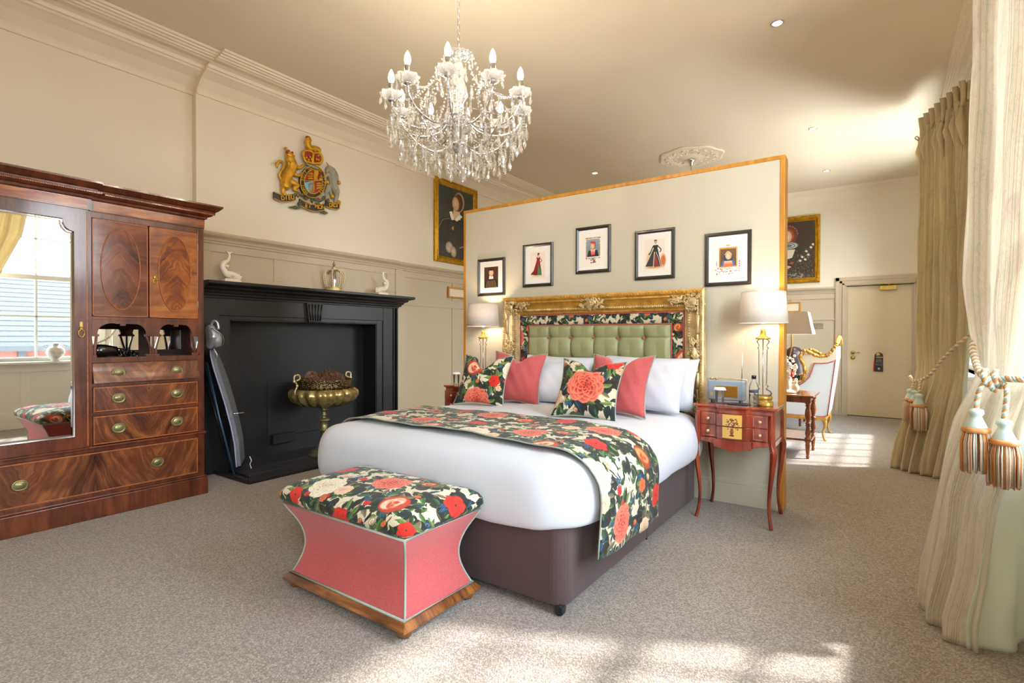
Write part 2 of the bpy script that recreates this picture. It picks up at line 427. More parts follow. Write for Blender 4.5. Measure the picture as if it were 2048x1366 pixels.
# windows
for i, (a, b) in enumerate(WINS):
    e = bpy.data.objects.new('window_%d' % (i+1), None); COL.objects.link(e); st(e); e.location = (XR+.1, (a+b)/2, WZ0)
    x0, x1 = XR+.10, XR+.15
    MB().box(x0-.02, a, WZ0, x1+.03, a+.05, WZ1).box(x0-.02, b-.05, WZ0, x1+.03, b, WZ1).box(x0-.02, a, WZ1-.06, x1+.03, b, WZ1).box(x0-.02, a, WZ0, x1+.03, b, WZ0+.055).build('frame', WHITEP, e)
    zs = [WZ0+.055, 1.52, 2.06, 2.60, WZ1-.06]; n = 4 if b-a < 2 else 6; w = (b-a-.1)/n
    for k in range(1, n): box('glazing_bar', WHITEP, x0, a+.05+w*k-.011, zs[0], x1-.01, a+.05+w*k+.011, zs[-1], e)
    for k in (1, 3): box('glazing_bar', WHITEP, x0, a+.05, zs[k]-.011, x1-.01, b-.05, zs[k]+.011, e)
    box('meeting_rail', WHITEP, x0-.01, a+.05, zs[2]-.03, x1+.01, b-.05, zs[2]+.03, e)
    for k in range(n):
        for q in range(4): box('pane', WGLASS, x0+.018, a+.05+w*k+.011, zs[q]+.011, x0+.022, a+.05+w*(k+1)-.011, zs[q+1]-.011, e)
    box('sill', WHITEP, XR-.10, a-.06, WZ0-.035, XR+.14, b+.06, WZ0, e, bevel=.008)
    MB().box(XR-.03, a-.12, WZ0, XR+.001, a-.02, WZ1+.1).box(XR-.03, b+.02, WZ0, XR+.001, b+.12, WZ1+.1).box(XR-.03, a-.12, WZ1+.02, XR+.001, b+.12, WZ1+.1).build('architrave', WHITEP, e, bevel=.006)
    pl = bpy.data.lights.new('daylight_portal', 'AREA'); pl.shape = 'RECTANGLE'; pl.size = WZ1-WZ0; pl.size_y = b-a; pl.cycles.is_portal = True
    po = bpy.data.objects.new('daylight_portal', pl); po.location = (XR+.28, (a+b)/2, (WZ0+WZ1)/2); po.rotation_euler = (0, math.radians(90), 0); link(po, None)
# ---- mouldings: profile list (offset from wall, z) swept along a wall
def mould(name, mat, prof, axis, wall, sgn, a, b, parent=None, ends=(0, 0)):
    # axis 'y': wall plane x=wall, offset sgn*o ; axis 'x': wall plane y=wall ; ends: mitre factors
    m = MB(); n = len(prof)
    P = []
    for (t, e) in ((a, -ends[0]), (b, ends[1])):
        for (o, z) in prof:
            tt = t + e*o
            P.append((wall+sgn*o, tt, z) if axis == 'y' else (tt, wall+sgn*o, z))
    fs = [(i, i+1, n+i+1, n+i) for i in range(n-1)]+[tuple(range(n)), tuple(range(2*n-1, n-1, -1)), (n-1, 0, n, 2*n-1)]
    m.add(P, fs); bm_o = m.build(name, mat, parent)
    return bm_o
def fixn(o):
    bm = bmesh.new(); bm.from_mesh(o.data); bmesh.ops.recalc_face_normals(bm, faces=bm.faces); bm.to_mesh(o.data); bm.free(); return o
CP = [(0, 3.40), (.018, 3.40), (.02, 3.43), (.03, 3.45), (.10, 3.52), (.17, 3.555), (.19, 3.56), (.20, 3.575), (.22, 3.575), (.23, 3.60), (.27, 3.612), (.33, 3.606), (.345, 3.595), (.36, 3.595), (.37, 3.60), (.40, 3.60), (.405, 3.608), (.435, 3.608), (.44, 3.616), (.47, 3.616), (.475, 3.626), (.50, 3.626), (.51, 3.636), (.51, ZC), (0, ZC)]
CP2 = [(o*.5, 3.64-(3.64-z)*.95) for o, z in CP]
CP3 = [(o*.36, 3.64-(3.64-z)*.85) for o, z in CP]
for k, (w, a, b, pr_) in enumerate(((-5.07, YB, 2.225, CP), (XL, 2.225, 4.56, CP), (XLR, 4.56, YF, CP))): st(fixn(mould('trim_%d' % (k+1), CORN, pr_, 'y', w, 1, a, b)))
for nm, x0_, x1_, y0_, y1_ in (('trim_4', XL, XL+.509, 2.215, 2.225),): pass
st(fixn(mould('trim_4', CORN, CP2, 'y', XR, -1, YB, YF)))
st(fixn(mould('trim_5', CORN, CP3, 'x', YF, -1, -5.03, XR)))
st(fixn(mould('trim_6', CORN, CP3, 'x', YB, 1, -5.07, XR)))
# picture-rail bead under the far cornice is part of the profile; dado caps
DC = [(0, 2.075), (.012, 2.075), (.014, 2.09), (.022, 2.098), (.022, 2.112), (.030, 2.118), (.034, 2.135), (.045, 2.148), (.06, 2.16), (.066, 2.172), (.066, 2.185), (.05, 2.195), (0, 2.197)]
DCF = [(o*.8, z-.125) for o, z in DC]
# wainscot on the left: panels recessed between stiles and rails
def panels(name, axis, wall, sgn, spans, zs, z0, z1, a, b, mat=TAUPE, proud=.014):
    """backing + stiles/rails proud of it + thin panel pieces. spans: list of (p0,p1) openings, zs: list of (z0,z1) openings"""
    e = bpy.data.objects.new(name, None); COL.objects.link(e); st(e)
    def B(nm, p0, p1, q0, q1, o0, o1, bv=.003):
        if axis == 'y': return box(nm, mat, wall+sgn*o0, p0, q0, wall+sgn*o1, p1, q1, e, bevel=bv)
        return box(nm, mat, p0, wall+sgn*o0, q0, p1, wall+sgn*o1, q1, e, bevel=bv)
    last = z0
    for (q0, q1) in zs+[(z1, z1)]:
        if q0 > last+.001: B('rail', a, b, last, q0, 0.0, proud)
        last = q1
    lp = a
    for (p0, p1) in spans+[(b, b)]:
        if p0 > lp+.001:
            for (q0, q1) in zs: B('stile', lp, p0, q0, q1, 0.0, proud)
        lp = p1
    for (p0, p1) in spans:
        for (q0, q1) in zs: B('panel', p0, p1, q0, q1, 0.0, .004, 0)
    return e
panels('trim_7', 'y', XL, 1, [(2.345, 2.945), (3.06, 3.65), (3.79, 4.41)], [(1.80, 2.02)], 1.70, 2.08, 2.225, 4.56)
st(fixn(mould('trim_8', TAUPE, DC, 'y', XL, 1, 2.225, 4.585)))
panels('trim_9', 'y', XLR, 1, [(4.745, 5.645), (5.80, 6.70), (6.85, 7.75), (7.9, 8.8), (8.95, 9.85)], [(.36, 1.65), (1.755, 2.01)], 0.0, 2.08, 4.60, YF)
st(fixn(mould('trim_10', TAUPE, [(o, z-.002) for o, z in DC], 'y', XLR, 1, 4.56, YF)))
st(box('trim_11', TAUPE, -5.03, 4.545, 0, -4.972, 4.665, 2.09, bevel=.003))
panels('trim_12', 'y', -5.07, 1, [(-1.7, -.8), (-.65, .25), (.4, 1.2), (1.35, 2.1)], [(.36, 1.65), (1.755, 2.01)], 0.0, 2.08, YB, 2.225)
st(fixn(mould('trim_13', TAUPE, DC, 'y', -5.07, 1, YB, 2.225)))
# far wall panelling
panels('trim_14', 'x', YF, -1, [(-4.9, -4.0), (-3.85, -2.95), (-2.8, -1.9), (-1.75, -1.28), (-1.14, -.66)], [(.25, 1.53), (1.555, 1.88)], 0.0, 1.95, XLR, -.645)
st(fixn(mould('trim_15', TAUPE, DCF, 'x', YF, -1, XLR, -.645)))
for s_, a, b in ((0, XLR, -.645), (1, .50, XR)): st(MB().box(a, YF-.026, 0, b, YF-.014, .21).box(a, YF-.021, .21, b, YF-.014, .235).build('baseboard_far_%d' % s_, TAUPE, bevel=.004))
st(MB().box(XLR+.014, 4.67, 0, XLR+.03, YF, .22).box(XLR+.014, 4.67, .22, XLR+.024, YF, .25).build('baseboard_left', TAUPE, bevel=.004))
# right wall lower panelling under and between the windows
panels('trim_16', 'y', XR, -1, [(-1.45, -.85), (-.7, -.05), (.2, 1.05), (1.3, 2.0), (2.1, 2.75), (3.0, 3.9), (4.05, 4.95), (5.1, 6.0), (6.3, 7.05), (7.15, 7.85), (8.1, 8.9), (9.05, 9.8)], [(.30, .76)], 0.0, .86, YB, YF, WHITEP)
st(MB().box(XR-.03, YB, 0, XR-.014, YF, .20).box(XR-.024, YB, .20, XR-.014, YF, .225).build('baseboard_right', WHITEP, bevel=.004))
# ---- door with architrave
d = bpy.data.objects.new('door_1', None); COL.objects.link(d); st(d); d.location = (DX0, YF, 0)
box('leaf', DOORP, DX0, YF+.02, .012, DX1, YF+.06, 2.062, d, bevel=.002)
box('threshold_shadow_gap', BLACKP, DX0, YF+.03, .0, DX1, YF+.06, .011, d)
for nm, x0_, x1_ in (('architrave', -.645, DX0), ('architrave', DX1, .51)):
    sg = 1 if x1_ == DX0 else -1; X_ = x0_ if sg == 1 else x1_
    m = MB()
    for (w0, w1, pr_) in ((0, .055, .035), (.055, .095, .028), (.095, .125, .045), (.125, .15, .03), (.15, .168, .018)):
        m.box(X_+sg*w0, YF-pr_, 0, X_+sg*w1, YF+.02, 2.21-w0)
    m.build(nm, TAUPE, d, bevel=.003)
m = MB()
for (w0, w1, pr_) in ((0, .055, .035), (.055, .095, .028), (.095, .125, .045), (.125, .137, .03)): m.box(-.645+w0, YF-pr_, 2.21-w1, .51-w0, YF+.02, 2.21-w0)
m.build('architrave', TAUPE, d, bevel=.003)
MB().box(-.06, YF-.02, 1.985, .155, YF+.02, 2.055).build('closer_box', BRASS, d, bevel=.006)
MB().obox((.045, YF-.035, 2.085), (1, .1, 0), (-.1, 1, 0), (0, 0, 1), .075, .006, .006).lathe([(.014, -.02), (.014, .035)], 12, (.055, YF-.03, 2.075)).build('closer_arm', BRASS, d)
m = MB(); m.lathe([(.026, 0), (.026, .008), (.012, .012), (.012, .05)], 16, (-.405, YF+.02-.07, 1.01), axis='y')
m2 = MB(); m2.lathe([(.027, -.012), (.027, 0)], 18, (-.405, YF+.02, 1.012), axis='y').tube([(-.405, YF+.012, 1.012), (-.405, YF-.035, 1.012), (-.39, YF-.045, 1.014), (-.31, YF-.045, 1.012)], .009, 8)
m2.build('handle', BRASS, d)
MB().lathe([(.03, -.012), (.03, 0)], 18, (-.405, YF+.02, .93), axis='y').build('escutcheon', BRASS, d)
# ---- partition behind the bed, edged in oak
PX0, PX1, PY0, PY1, PZ = -3.572, -.583, 4.20, 4.325, 2.553
p = bpy.data.objects.new('wall_partition', None); COL.objects.link(p); st(p); p.location = (-2.08, 4.26, 0)
box('plaster_face', PART, PX0+.03, PY0, 0, PX1-.032, PY1, PZ-.03, p)
MB().box(PX0, PY0-.006, PZ-.03, PX1, PY1+.006, PZ).build('oak_edge', OAK, p, bevel=.003)
box('oak_edge', OAK, PX0, PY0-.006, 0, PX0+.03, PY1+.006, PZ-.03, p, bevel=.003)
box('oak_edge', OAK, PX1-.032, PY0-.006, 0, PX1, PY1+.006, PZ-.03, p, bevel=.003)
PS = pm('sage_grey_skirting', '8E9084', 0.5, var=0.02)
MB().box(PX0+.03, PY0-.018, 0, PX1-.035, PY0, .15).box(PX0+.03, PY0-.012, .15, PX1-.035, PY0, .18).build('skirting', PART, p, bevel=.004)
# ---- opposite house seen through the window (reflected in the wardrobe mirror)
BR = pm('weathered_red_brick', '5E342A', 0.9, var=0.25, vs=14); TILE = pm('dark_slate_roof_tile', '24211F', 0.85, var=0.25, vs=20)
TIM = pm('dark_timber', '1E2426', 0.7)
h = thing('opposite_house', (8.5, 2.5, -3.2), 'brick house with tiled roof across the street, seen in the mirror', 'house')
box('wall', BR, 7.6, -6, -3.2, 13, 14, 1.02, h)
m = MB()
for k in range(16):
    z = 1.0+k*.125; x = 7.35+k*.2
    m.add([(x, -6.3, z), (x+.24, -6.3, z+.135), (x+.24, 14.3, z+.135), (x, 14.3, z), (x, -6.3, z-.03), (x, 14.3, z-.03)], [(0, 1, 2, 3), (4, 0, 3, 5)])
m.add([(10.6, -6.3, 3.0), (13.4, -6.3, 1.0), (13.4, 14.3, 1.0), (10.6, 14.3, 3.0)], [(0, 1, 2, 3)])
m.build('tiled_roof', TILE, h)
MB().box(7.3, -6.3, .9, 7.42, 14.3, 1.02).build('gutter', TIM, h)
for k in range(20):
    y = -5.6+k
    box('timber', TIM, 7.55, y, -1.5, 7.62, y+.14, .95, h)
for y in (-3.2, -.6, 1.6, 3.9, 6.4, 9.0):
    fr = box('window', WHITEP, 7.5, y, -.9, 7.6, y+1.0, .55, h)
    for a_ in (0, 1):
        for b_ in (0, 1): box('pane', pm('dark_pane', '5F7486', .1) if 'dark_pane' not in bpy.data.materials else bpy.data.materials['dark_pane'], 7.49, y+.08+a_*.46, -.82+b_*.7, 7.505, y+.46+a_*.46, -.2+b_*.68, fr)
# ============================================================ PAINTED PRINTS (numpy brushwork, computed here)
class Cv:
    def __init__(s, w, h, bg):
        s.w, s.h = w, h; s.a = np.zeros((h, w, 3), np.float32); s.a[:] = sr(bg) if False else np.array([int(bg[i:i+2], 16)/255 for i in (0, 2, 4)]); s.wrap = False
    @staticmethod
    def c(h): return np.array([int(h[i:i+2], 16)/255 for i in (0, 2, 4)], np.float32) if isinstance(h, str) else np.array(h, np.float32)
    def win(s, cx, cy, r):
        # window in pixel units around cx,cy (0..1 units of width)
        x0, x1 = int((cx-r)*s.w), int((cx+r)*s.w)+2; y0, y1 = int((cy*s.w)-r*s.w), int((cy*s.w)+r*s.w)+2
        if not s.wrap: x0, x1, y0, y1 = max(0, x0), min(s.w, x1), max(0, y0), min(s.h, y1)
        if x1 <= x0 or y1 <= y0: return None
        xs = np.arange(x0, x1); ys = np.arange(y0, y1)
        X, Y = np.meshgrid((xs+.5)/s.w-cx, (ys+.5)/s.w-cy)
        return X, Y, (np.ix_(ys % s.h, xs % s.w) if s.wrap else np.ix_(ys, xs))
    def put(s, ix, mask, col):
        m = np.clip(mask, 0, 1)[..., None]; s.a[ix] = s.a[ix]*(1-m)+col*m
    def ell(s, cx, cy, rx, ry, rot=0, col='000000', col2=None, soft=.15, op=1.0):
        r = max(rx, ry)*1.15; w = s.win(cx, cy, r)
        if w is None: return
        X, Y, ix = w; cr_, sr_ = math.cos(rot), math.sin(rot)
        u = (X*cr_+Y*sr_)/rx; v = (-X*sr_+Y*cr_)/ry; d = np.sqrt(u*u+v*v)
        c1 = s.c(col); c = c1 if col2 is None else (c1*(1-np.clip(d, 0, 1)[..., None])+s.c(col2)*np.clip(d, 0, 1)[..., None])
        s.put(ix, np.clip((1-d)/soft, 0, 1)*op, c)
    def leaf(s, cx, cy, L, W, rot, bend, ca, cb):
        w = s.win(cx, cy, L*.62)
        if w is None: return
        X, Y, ix = w; cr_, sr_ = math.cos(rot), math.sin(rot)
        u = (X*cr_+Y*sr_)/L+.5; v = (-X*sr_+Y*cr_)-bend*L*((u-.5)**2-.25)
        uu = np.clip(u, 0, 1); hw = W*np.sin(PI*uu)**.8*(1-.35*uu)+1e-6
        d = np.abs(v)/hw; mask = np.clip((1-d)*hw*s.w/1.5, 0, 1)*((u > 0) & (u < 1))
        k = np.clip((v/hw)*.5+.5, 0, 1)[..., None]; c = s.c(ca)*k+s.c(cb)*(1-k)
        c = c*(1-.25*np.exp(-(v/(W*.08))**2)[..., None]); s.put(ix, mask, c)
    def poly(s, pts, col, col2=None, soft=1.0):
        P = np.array(pts, np.float32); x0, y0 = P.min(0); x1, y1 = P.max(0)
        cx, cy, r = (x0+x1)/2, (y0+y1)/2, max(x1-x0, y1-y0)/2+.01; w = s.win(cx, cy, r)
        if w is None: return
        X, Y, ix = w; X = X+cx; Y = Y+cy; ins = np.zeros(X.shape, bool); j = len(P)-1
        for i in range(len(P)):
            (xi, yi), (xj, yj) = P[i], P[j]
            if abs(yj-yi) > 1e-9: ins ^= ((yi > Y) != (yj > Y)) & (X < (xj-xi)*(Y-yi)/(yj-yi)+xi)
            j = i
        c1 = s.c(col)
        if col2 is not None: k = np.clip((Y-y0)/(y1-y0+1e-6), 0, 1)[..., None]; c1 = c1*(1-k)+s.c(col2)*k
        s.put(ix, ins.astype(np.float32), c1)
    def line(s, pts, w, col):
        P = catmull([(p[0], p[1], 0) for p in pts], 10) if len(pts) > 2 else [Vector((pts[0][0]+(pts[1][0]-pts[0][0])*k/24, pts[0][1]+(pts[1][1]-pts[0][1])*k/24, 0)) for k in range(25)]
        for p in P: s.ell(p[0], p[1], w, w, 0, col, soft=.5)
    def grain(s, amp=.04, sc=1):
        n = RNG.randn(s.h//sc+1, s.w//sc+1).astype(np.float32); n = np.kron(n, np.ones((sc, sc)))[:s.h, :s.w]
        s.a *= (1+amp*n)[..., None]; return s
    def lin(s): return s.a
def peony(cv, x, y, R_, cols, rot=0, layers=6, pet=10, sq=1.0):
    edge, mid, deep = cols
    for k in range(layers):
        rk = R_*(1-k/(layers+.6)); n = max(4, int(pet*(1-k*.09)))
        for i in range(n):
            a = rot+2*PI*i/n+k*.47+RNG.uniform(-.12, .12); pr_ = rk*.56; pw = rk*.40*RNG.uniform(.85, 1.15)
            cv.ell(x+pr_*cos(a), y+pr_*sin(a)*sq, rk*.47, pw*1.12, a, deep, deep, soft=.2, op=.55)
            cv.ell(x+pr_*1.03*cos(a), y+pr_*1.03*sin(a)*sq, rk*.45, pw, a, edge, edge, soft=.12)
            cv.ell(x+pr_*.93*cos(a), y+pr_*.93*sin(a)*sq, rk*.42, pw*.84, a, deep if (i+k) % 3 == 0 else mid, mid, soft=.5, op=.9)
            for q in range(3):
                aa = a+(q-1)*.16
                cv.ell(x+pr_*.95*cos(aa), y+pr_*.95*sin(aa)*sq, rk*.3, rk*.018, aa, deep, soft=.6, op=.55)
def poppy(cv, x, y, R_, cols, n=6):
    edge, mid, deep = cols
    for k in range(3):
        for i in range(n):
            a = 2*PI*i/n+k*.6; rk = R_*(1-.28*k)
            cv.ell(x+rk*.5*cos(a), y+rk*.5*sin(a), rk*.5, rk*.46, a, deep, mid, soft=.12)
            cv.ell(x+rk*.56*cos(a), y+rk*.56*sin(a), rk*.40, rk*.34, a+.2, mid, edge, soft=.3, op=.85)
            for q in range(2): cv.ell(x+rk*.5*cos(a+q*.3), y+rk*.5*sin(a+q*.3), rk*.36, rk*.02, a+q*.3, deep, soft=.5, op=.7)
    cv.ell(x, y, R_*.12, R_*.12, 0, '3A3A18', soft=.4)
def rose(cv, x, y, R_, cols):
    edge, mid, deep = cols
    cv.ell(x, y, R_, R_*.92, .3, mid, deep, soft=.1)
    for k in range(9):
        a = k*2.4; rr = R_*(.78-.08*k)
        cv.ell(x+.16*R_*cos(a), y+.14*R_*sin(a), rr, rr*.86, a, edge if k % 2 else mid, deep if k % 3 == 0 else edge, soft=.16, op=.9)
    cv.ell(x+.05*R_, y-.1*R_, R_*.26, R_*.2, 0, deep, mid, soft=.3)
def floral_tile(S=1500):
    cv = Cv(S, S, 'E2D8C0'); cv.wrap = True; r = RNG
    RED = ('F0543A', 'DE2A18', '9A1410'); COR = ('F0937A', 'DA3420', '98140E'); ORG = ('F0A870', 'DD6A34', '9C4018')
    PCH = ('F3DCC0', 'E6B48C', 'B87850'); CRM = ('F4ECD8', 'E6D4B4', 'B09878'); BLU = ('5E90A8', '2E5A78', '182C44')
    big = [(.20, .22, .125, 'peony', COR), (.68, .16, .085, 'poppy', RED), (.47, .45, .10, 'rose', ('F6E6D0', 'E8805A', 'C8401C')), (.87, .45, .12, 'peony', CRM),
           (.17, .66, .09, 'poppy', RED), (.55, .78, .13, 'peony', COR), (.88, .80, .085, 'rose', ORG), (.40, .10, .06, 'rose', ORG), (.33, .88, .07, 'peony', PCH), (.70, .58, .06, 'poppy', RED), (.03, .45, .06, 'peony', PCH), (.04, .92, .05, 'poppy', ORG)]
    for x, y, R_, k, c in big:
        for i in range(12):
            a = r.uniform(0, 2*PI); d = R_*r.uniform(.7, 1.7)
            cv.ell(x+d*cos(a), y+d*sin(a), r.uniform(.03, .07), r.uniform(.02, .05), r.uniform(0, 3), ('1E2A2A', '22301E', '2C3420', '241C22', '182830')[r.randint(5)], soft=.12, op=.92)
    for x, y in [(.1, .42), (.35, .68), (.78, .95), (.93, .62), (.5, .28), (.3, .45), (.9, .05), (.7, .3), (.6, .95), (.25, .97), (.72, .7)]:
        for i in range(6): cv.ell(x+r.uniform(-.06, .06), y+r.uniform(-.05, .05), r.uniform(.02, .06), r.uniform(.02, .04), r.uniform(0, 3), ('1E2A2A', '26321E', '1A2434', '2E2A20')[r.randint(4)], soft=.12, op=.9)
    G = [('3F6B3A', '1F3A22'), ('7F9C58', '44602E'), ('3A4A34', '1A221C'), ('9AB06A', '5C7A3A'), ('2A4438', '141E1E'), ('5E8A62', '2C5238'), ('5E5A34', '2E2C1C'), ('3E6A80', '1C3448'), ('6E9A50', '3A6030'), ('A89C78', '6A5E48'), ('2E2A2C', '141416')]
    for x, y, R_, k, c in big:
        for i in range(16):
            a = r.uniform(0, 2*PI); d = R_*r.uniform(.8, 1.5); g = G[r.randint(len(G))]; L = r.uniform(.05, .13)
            cv.leaf(x+d*cos(a), y+d*sin(a), L, L*r.uniform(.13, .27), a+r.uniform(-.9, .9), r.uniform(-.5, .5), g[0], g[1])
    for i in range(300):
        g = G[r.randint(len(G))]; L = r.uniform(.03, .10)
        cv.leaf(r.uniform(0, 1), r.uniform(0, 1), L, L*r.uniform(.12, .3), r.uniform(0, 6.3), r.uniform(-.6, .6), g[0], g[1])
    for i in range(34):
        a = r.uniform(0, 6.3); x, y = r.uniform(0, 1), r.uniform(0, 1)
        cv.line([(x, y), (x+.05*cos(a), y+.05*sin(a)), (x+.09*cos(a+.5), y+.09*sin(a+.5))], .0022, ('8A9A50', 'B0B870', '4A6A3A')[r.randint(3)])
    for i in range(12):
        x, y = r.uniform(0, 1), r.uniform(0, 1)
        for k in range(6): cv.leaf(x+r.uniform(-.02, .02), y+r.uniform(-.02, .02), .06, .008, r.uniform(0, 6.3), .3, '4A88A0', '1C3C5C')
    for i in range(34):
        x, y = r.uniform(0, 1), r.uniform(0, 1); c = (RED, ORG, PCH, CRM, CRM, BLU)[r.randint(6)]
        (poppy if i % 2 else rose)(cv, x, y, r.uniform(.016, .032), c)
    for x, y, R_, k, c in big:
        if k == 'peony': peony(cv, x, y, R_, c, r.uniform(0, 3))
        elif k == 'poppy': poppy(cv, x, y, R_, c)
        else: rose(cv, x, y, R_, c)
    # painterly break-up: small displacement
    n = 64; dx = np.kron(r.randn(n, n), np.ones((S//n+1, S//n+1)))[:S, :S]; dx2 = np.kron(r.randn(n*4, n*4), np.ones((S//(n*4)+1, S//(n*4)+1)))[:S, :S]
    yy, xx = np.mgrid[0:S, 0:S]; a = cv.a[(yy+(dx2*2.0).astype(int)) % S, (xx+(dx*1.2+dx2*1.5).astype(int)) % S]
    cv.a = a; cv.grain(.035, 2); return np.clip(cv.a, 0, 1)**1.18*.93
FL = floral_tile()
FLORAL = imgmat('floral_linen_print', FL, 0.85, bump=0.25, bs=500, sheen=0.1)
def head(cv, x, y, s, face=-1, skin='E8C8A4', hair='6A3A20'):
    cv.ell(x+.1*s*-face, y-.05*s, s*.62, s*.78, 0, hair, soft=.1)
    cv.ell(x, y, s*.5, s*.68, .06*face, skin, 'C89A78', soft=.08)
    for k in (-1, 1):
        ex = x+face*.1*s+k*.19*s; cv.ell(ex, y-.06*s, s*.09, s*.04, 0, 'F4EEE4', soft=.3); cv.ell(ex+face*.02*s, y-.06*s, s*.04, s*.04, 0, '3A2A20', soft=.3)
        cv.line([(ex-.09*s, y-.17*s), (ex, y-.2*s), (ex+.09*s, y-.17*s)], s*.012, '7A5030')
    cv.line([(x+face*.12*s, y-.05*s), (x+face*.2*s, y+.14*s), (x+face*.1*s, y+.17*s)], s*.016, 'B88460')
    cv.ell(x+face*.1*s, y+.33*s, s*.12, s*.035, 0, 'B4503C', soft=.3)
def portrait_a():
    W, H = 520, 700; cv = Cv(W, H, '2E3A38'); k = H/W
    for i in range(300): cv.ell(RNG.uniform(0, 1), RNG.uniform(0, k), .05, .03, RNG.uniform(0, 3), ('35423E', '27302E', '3E4640')[RNG.randint(3)], soft=.9, op=.5)
    cv.ell(.30, .30, .18, .22, 0, '3A2420', soft=.8, op=.8)
    cv.poly([(.02, k), (.05, .75), (.18, .60), (.40, .54), (.62, .54), (.86, .62), (.98, .8), (1, k)], '1E1A1C', '2A201C')
    cv.ell(.16, .84, .16, .26, .2, '2E2624', '141214', soft=.15); cv.ell(.92, .84, .16, .24, -.2, '2C2422', '141214', soft=.15)
    cv.poly([(.42, .40), (.60, .40), (.62, .58), (.40, .58)], 'E2BE98')
    cv.poly([(.30, .47), (.38, .45), (.44, .60), (.36, .62)], 'F2EEE2'); cv.poly([(.68, .50), (.60, .47), (.44, .60), (.52, .62)], 'F2EEE2')
    cv.ell(.58, .24, .155, .20, .15, 'EDE4D4', 'B08860', soft=.08); cv.ell(.565, .25, .13, .175, .12, '3A241C', soft=.1)
    head(cv, .48, .29, .20, -1, 'EBCBA6', '70401E')
    cv.line([(.36, .60), (.42, .72), (.44, .74)], .006, '8A6A30'); cv.ell(.40, .77, .035, .045, 0, 'D8A840', '8A5A18', soft=.2)
    cv.line([(.03, .80), (.12, .66), (.30, .60)], .012, 'A07C48'); cv.line([(.60, 1.12), (.80, 1.06), (.99, 1.08)], .018, 'A88A50')
    cv.ell(.30, 1.15, .11, .12, .3, 'D8D0BE', '8A7E6C', soft=.2); cv.ell(.42, 1.22, .09, .12, -.2, 'D2C8B4', '7E7260', soft=.2)
    for i in range(5): cv.ell(.27+.03*i, 1.12+.028*i, .07, .019, .7, 'E2B48C', 'B07C58', soft=.3)
    cv.grain(.06, 2); return cv.a
def portrait_b():
    W, H = 520, 660; cv = Cv(W, H, '38241C'); k = H/W
    for i in range(200): cv.ell(RNG.uniform(0, 1), RNG.uniform(0, k), .06, .04, 0, ('402A20', '2E1E18')[RNG.randint(2)], soft=.9, op=.5)
    cv.ell(.47, .30, .20, .24, 0, '6A2E18', soft=.12)
    for i in range(22): a = PI+PI*i/21; cv.ell(.47+.2*cos(a), .30+.22*sin(a), .014, .014, 0, ('C8A080', 'A04028')[i % 2], soft=.4)
    cv.poly([(0, k), (.02, .72), (.2, .58), (.7, .58), (.95, .72), (1, k)], '241C1A', '3A2E22')
    for i in range(9): cv.ell(.46+.03*cos(i), .53, .21-.012*i, .09-.007*i, 0, ('5E6A6E', 'B8BEB8')[i % 2], soft=.12)
    head(cv, .45, .32, .21, -1, 'EFDCC0', 'A04A20')
    for i in range(700):
        x = RNG.uniform(0, 1); y = RNG.uniform(.62, k); cv.ell(x, y, .012, .008, RNG.uniform(0, 3), ('6E5C3A', '8A8070', '2A2018', 'A49A88', '4A3A28')[RNG.randint(5)], soft=.5, op=.8)
    cv.poly([(.33, .62), (.62, .62), (.56, .80), (.42, .84)], 'D8CDB4')
    for a, b in ((.93, .60), (.84, .68), (.88, .76), (.76, .80), (.82, .86), (.72, .88), (.97, .54)): cv.ell(a, b, .035, .028, a, 'F2ECE0', 'A89A90', soft=.2)
    cv.ell(.55, .92, .06, .02, -.2, 'B83028', soft=.2); cv.ell(.42, 1.02, .10, .035, .1, 'E6CCAC', 'B0906C', soft=.2); cv.ell(.50, 1.0, .05, .016, .3, 'E6CCAC', soft=.2)
    for i in range(40): cv.ell(RNG.uniform(.2, .8), RNG.uniform(1.15, k), .03, .008, RNG.uniform(-.6, .6), 'AEB4BC', soft=.4, op=.8)
    cv.grain(.06, 2); return cv.a
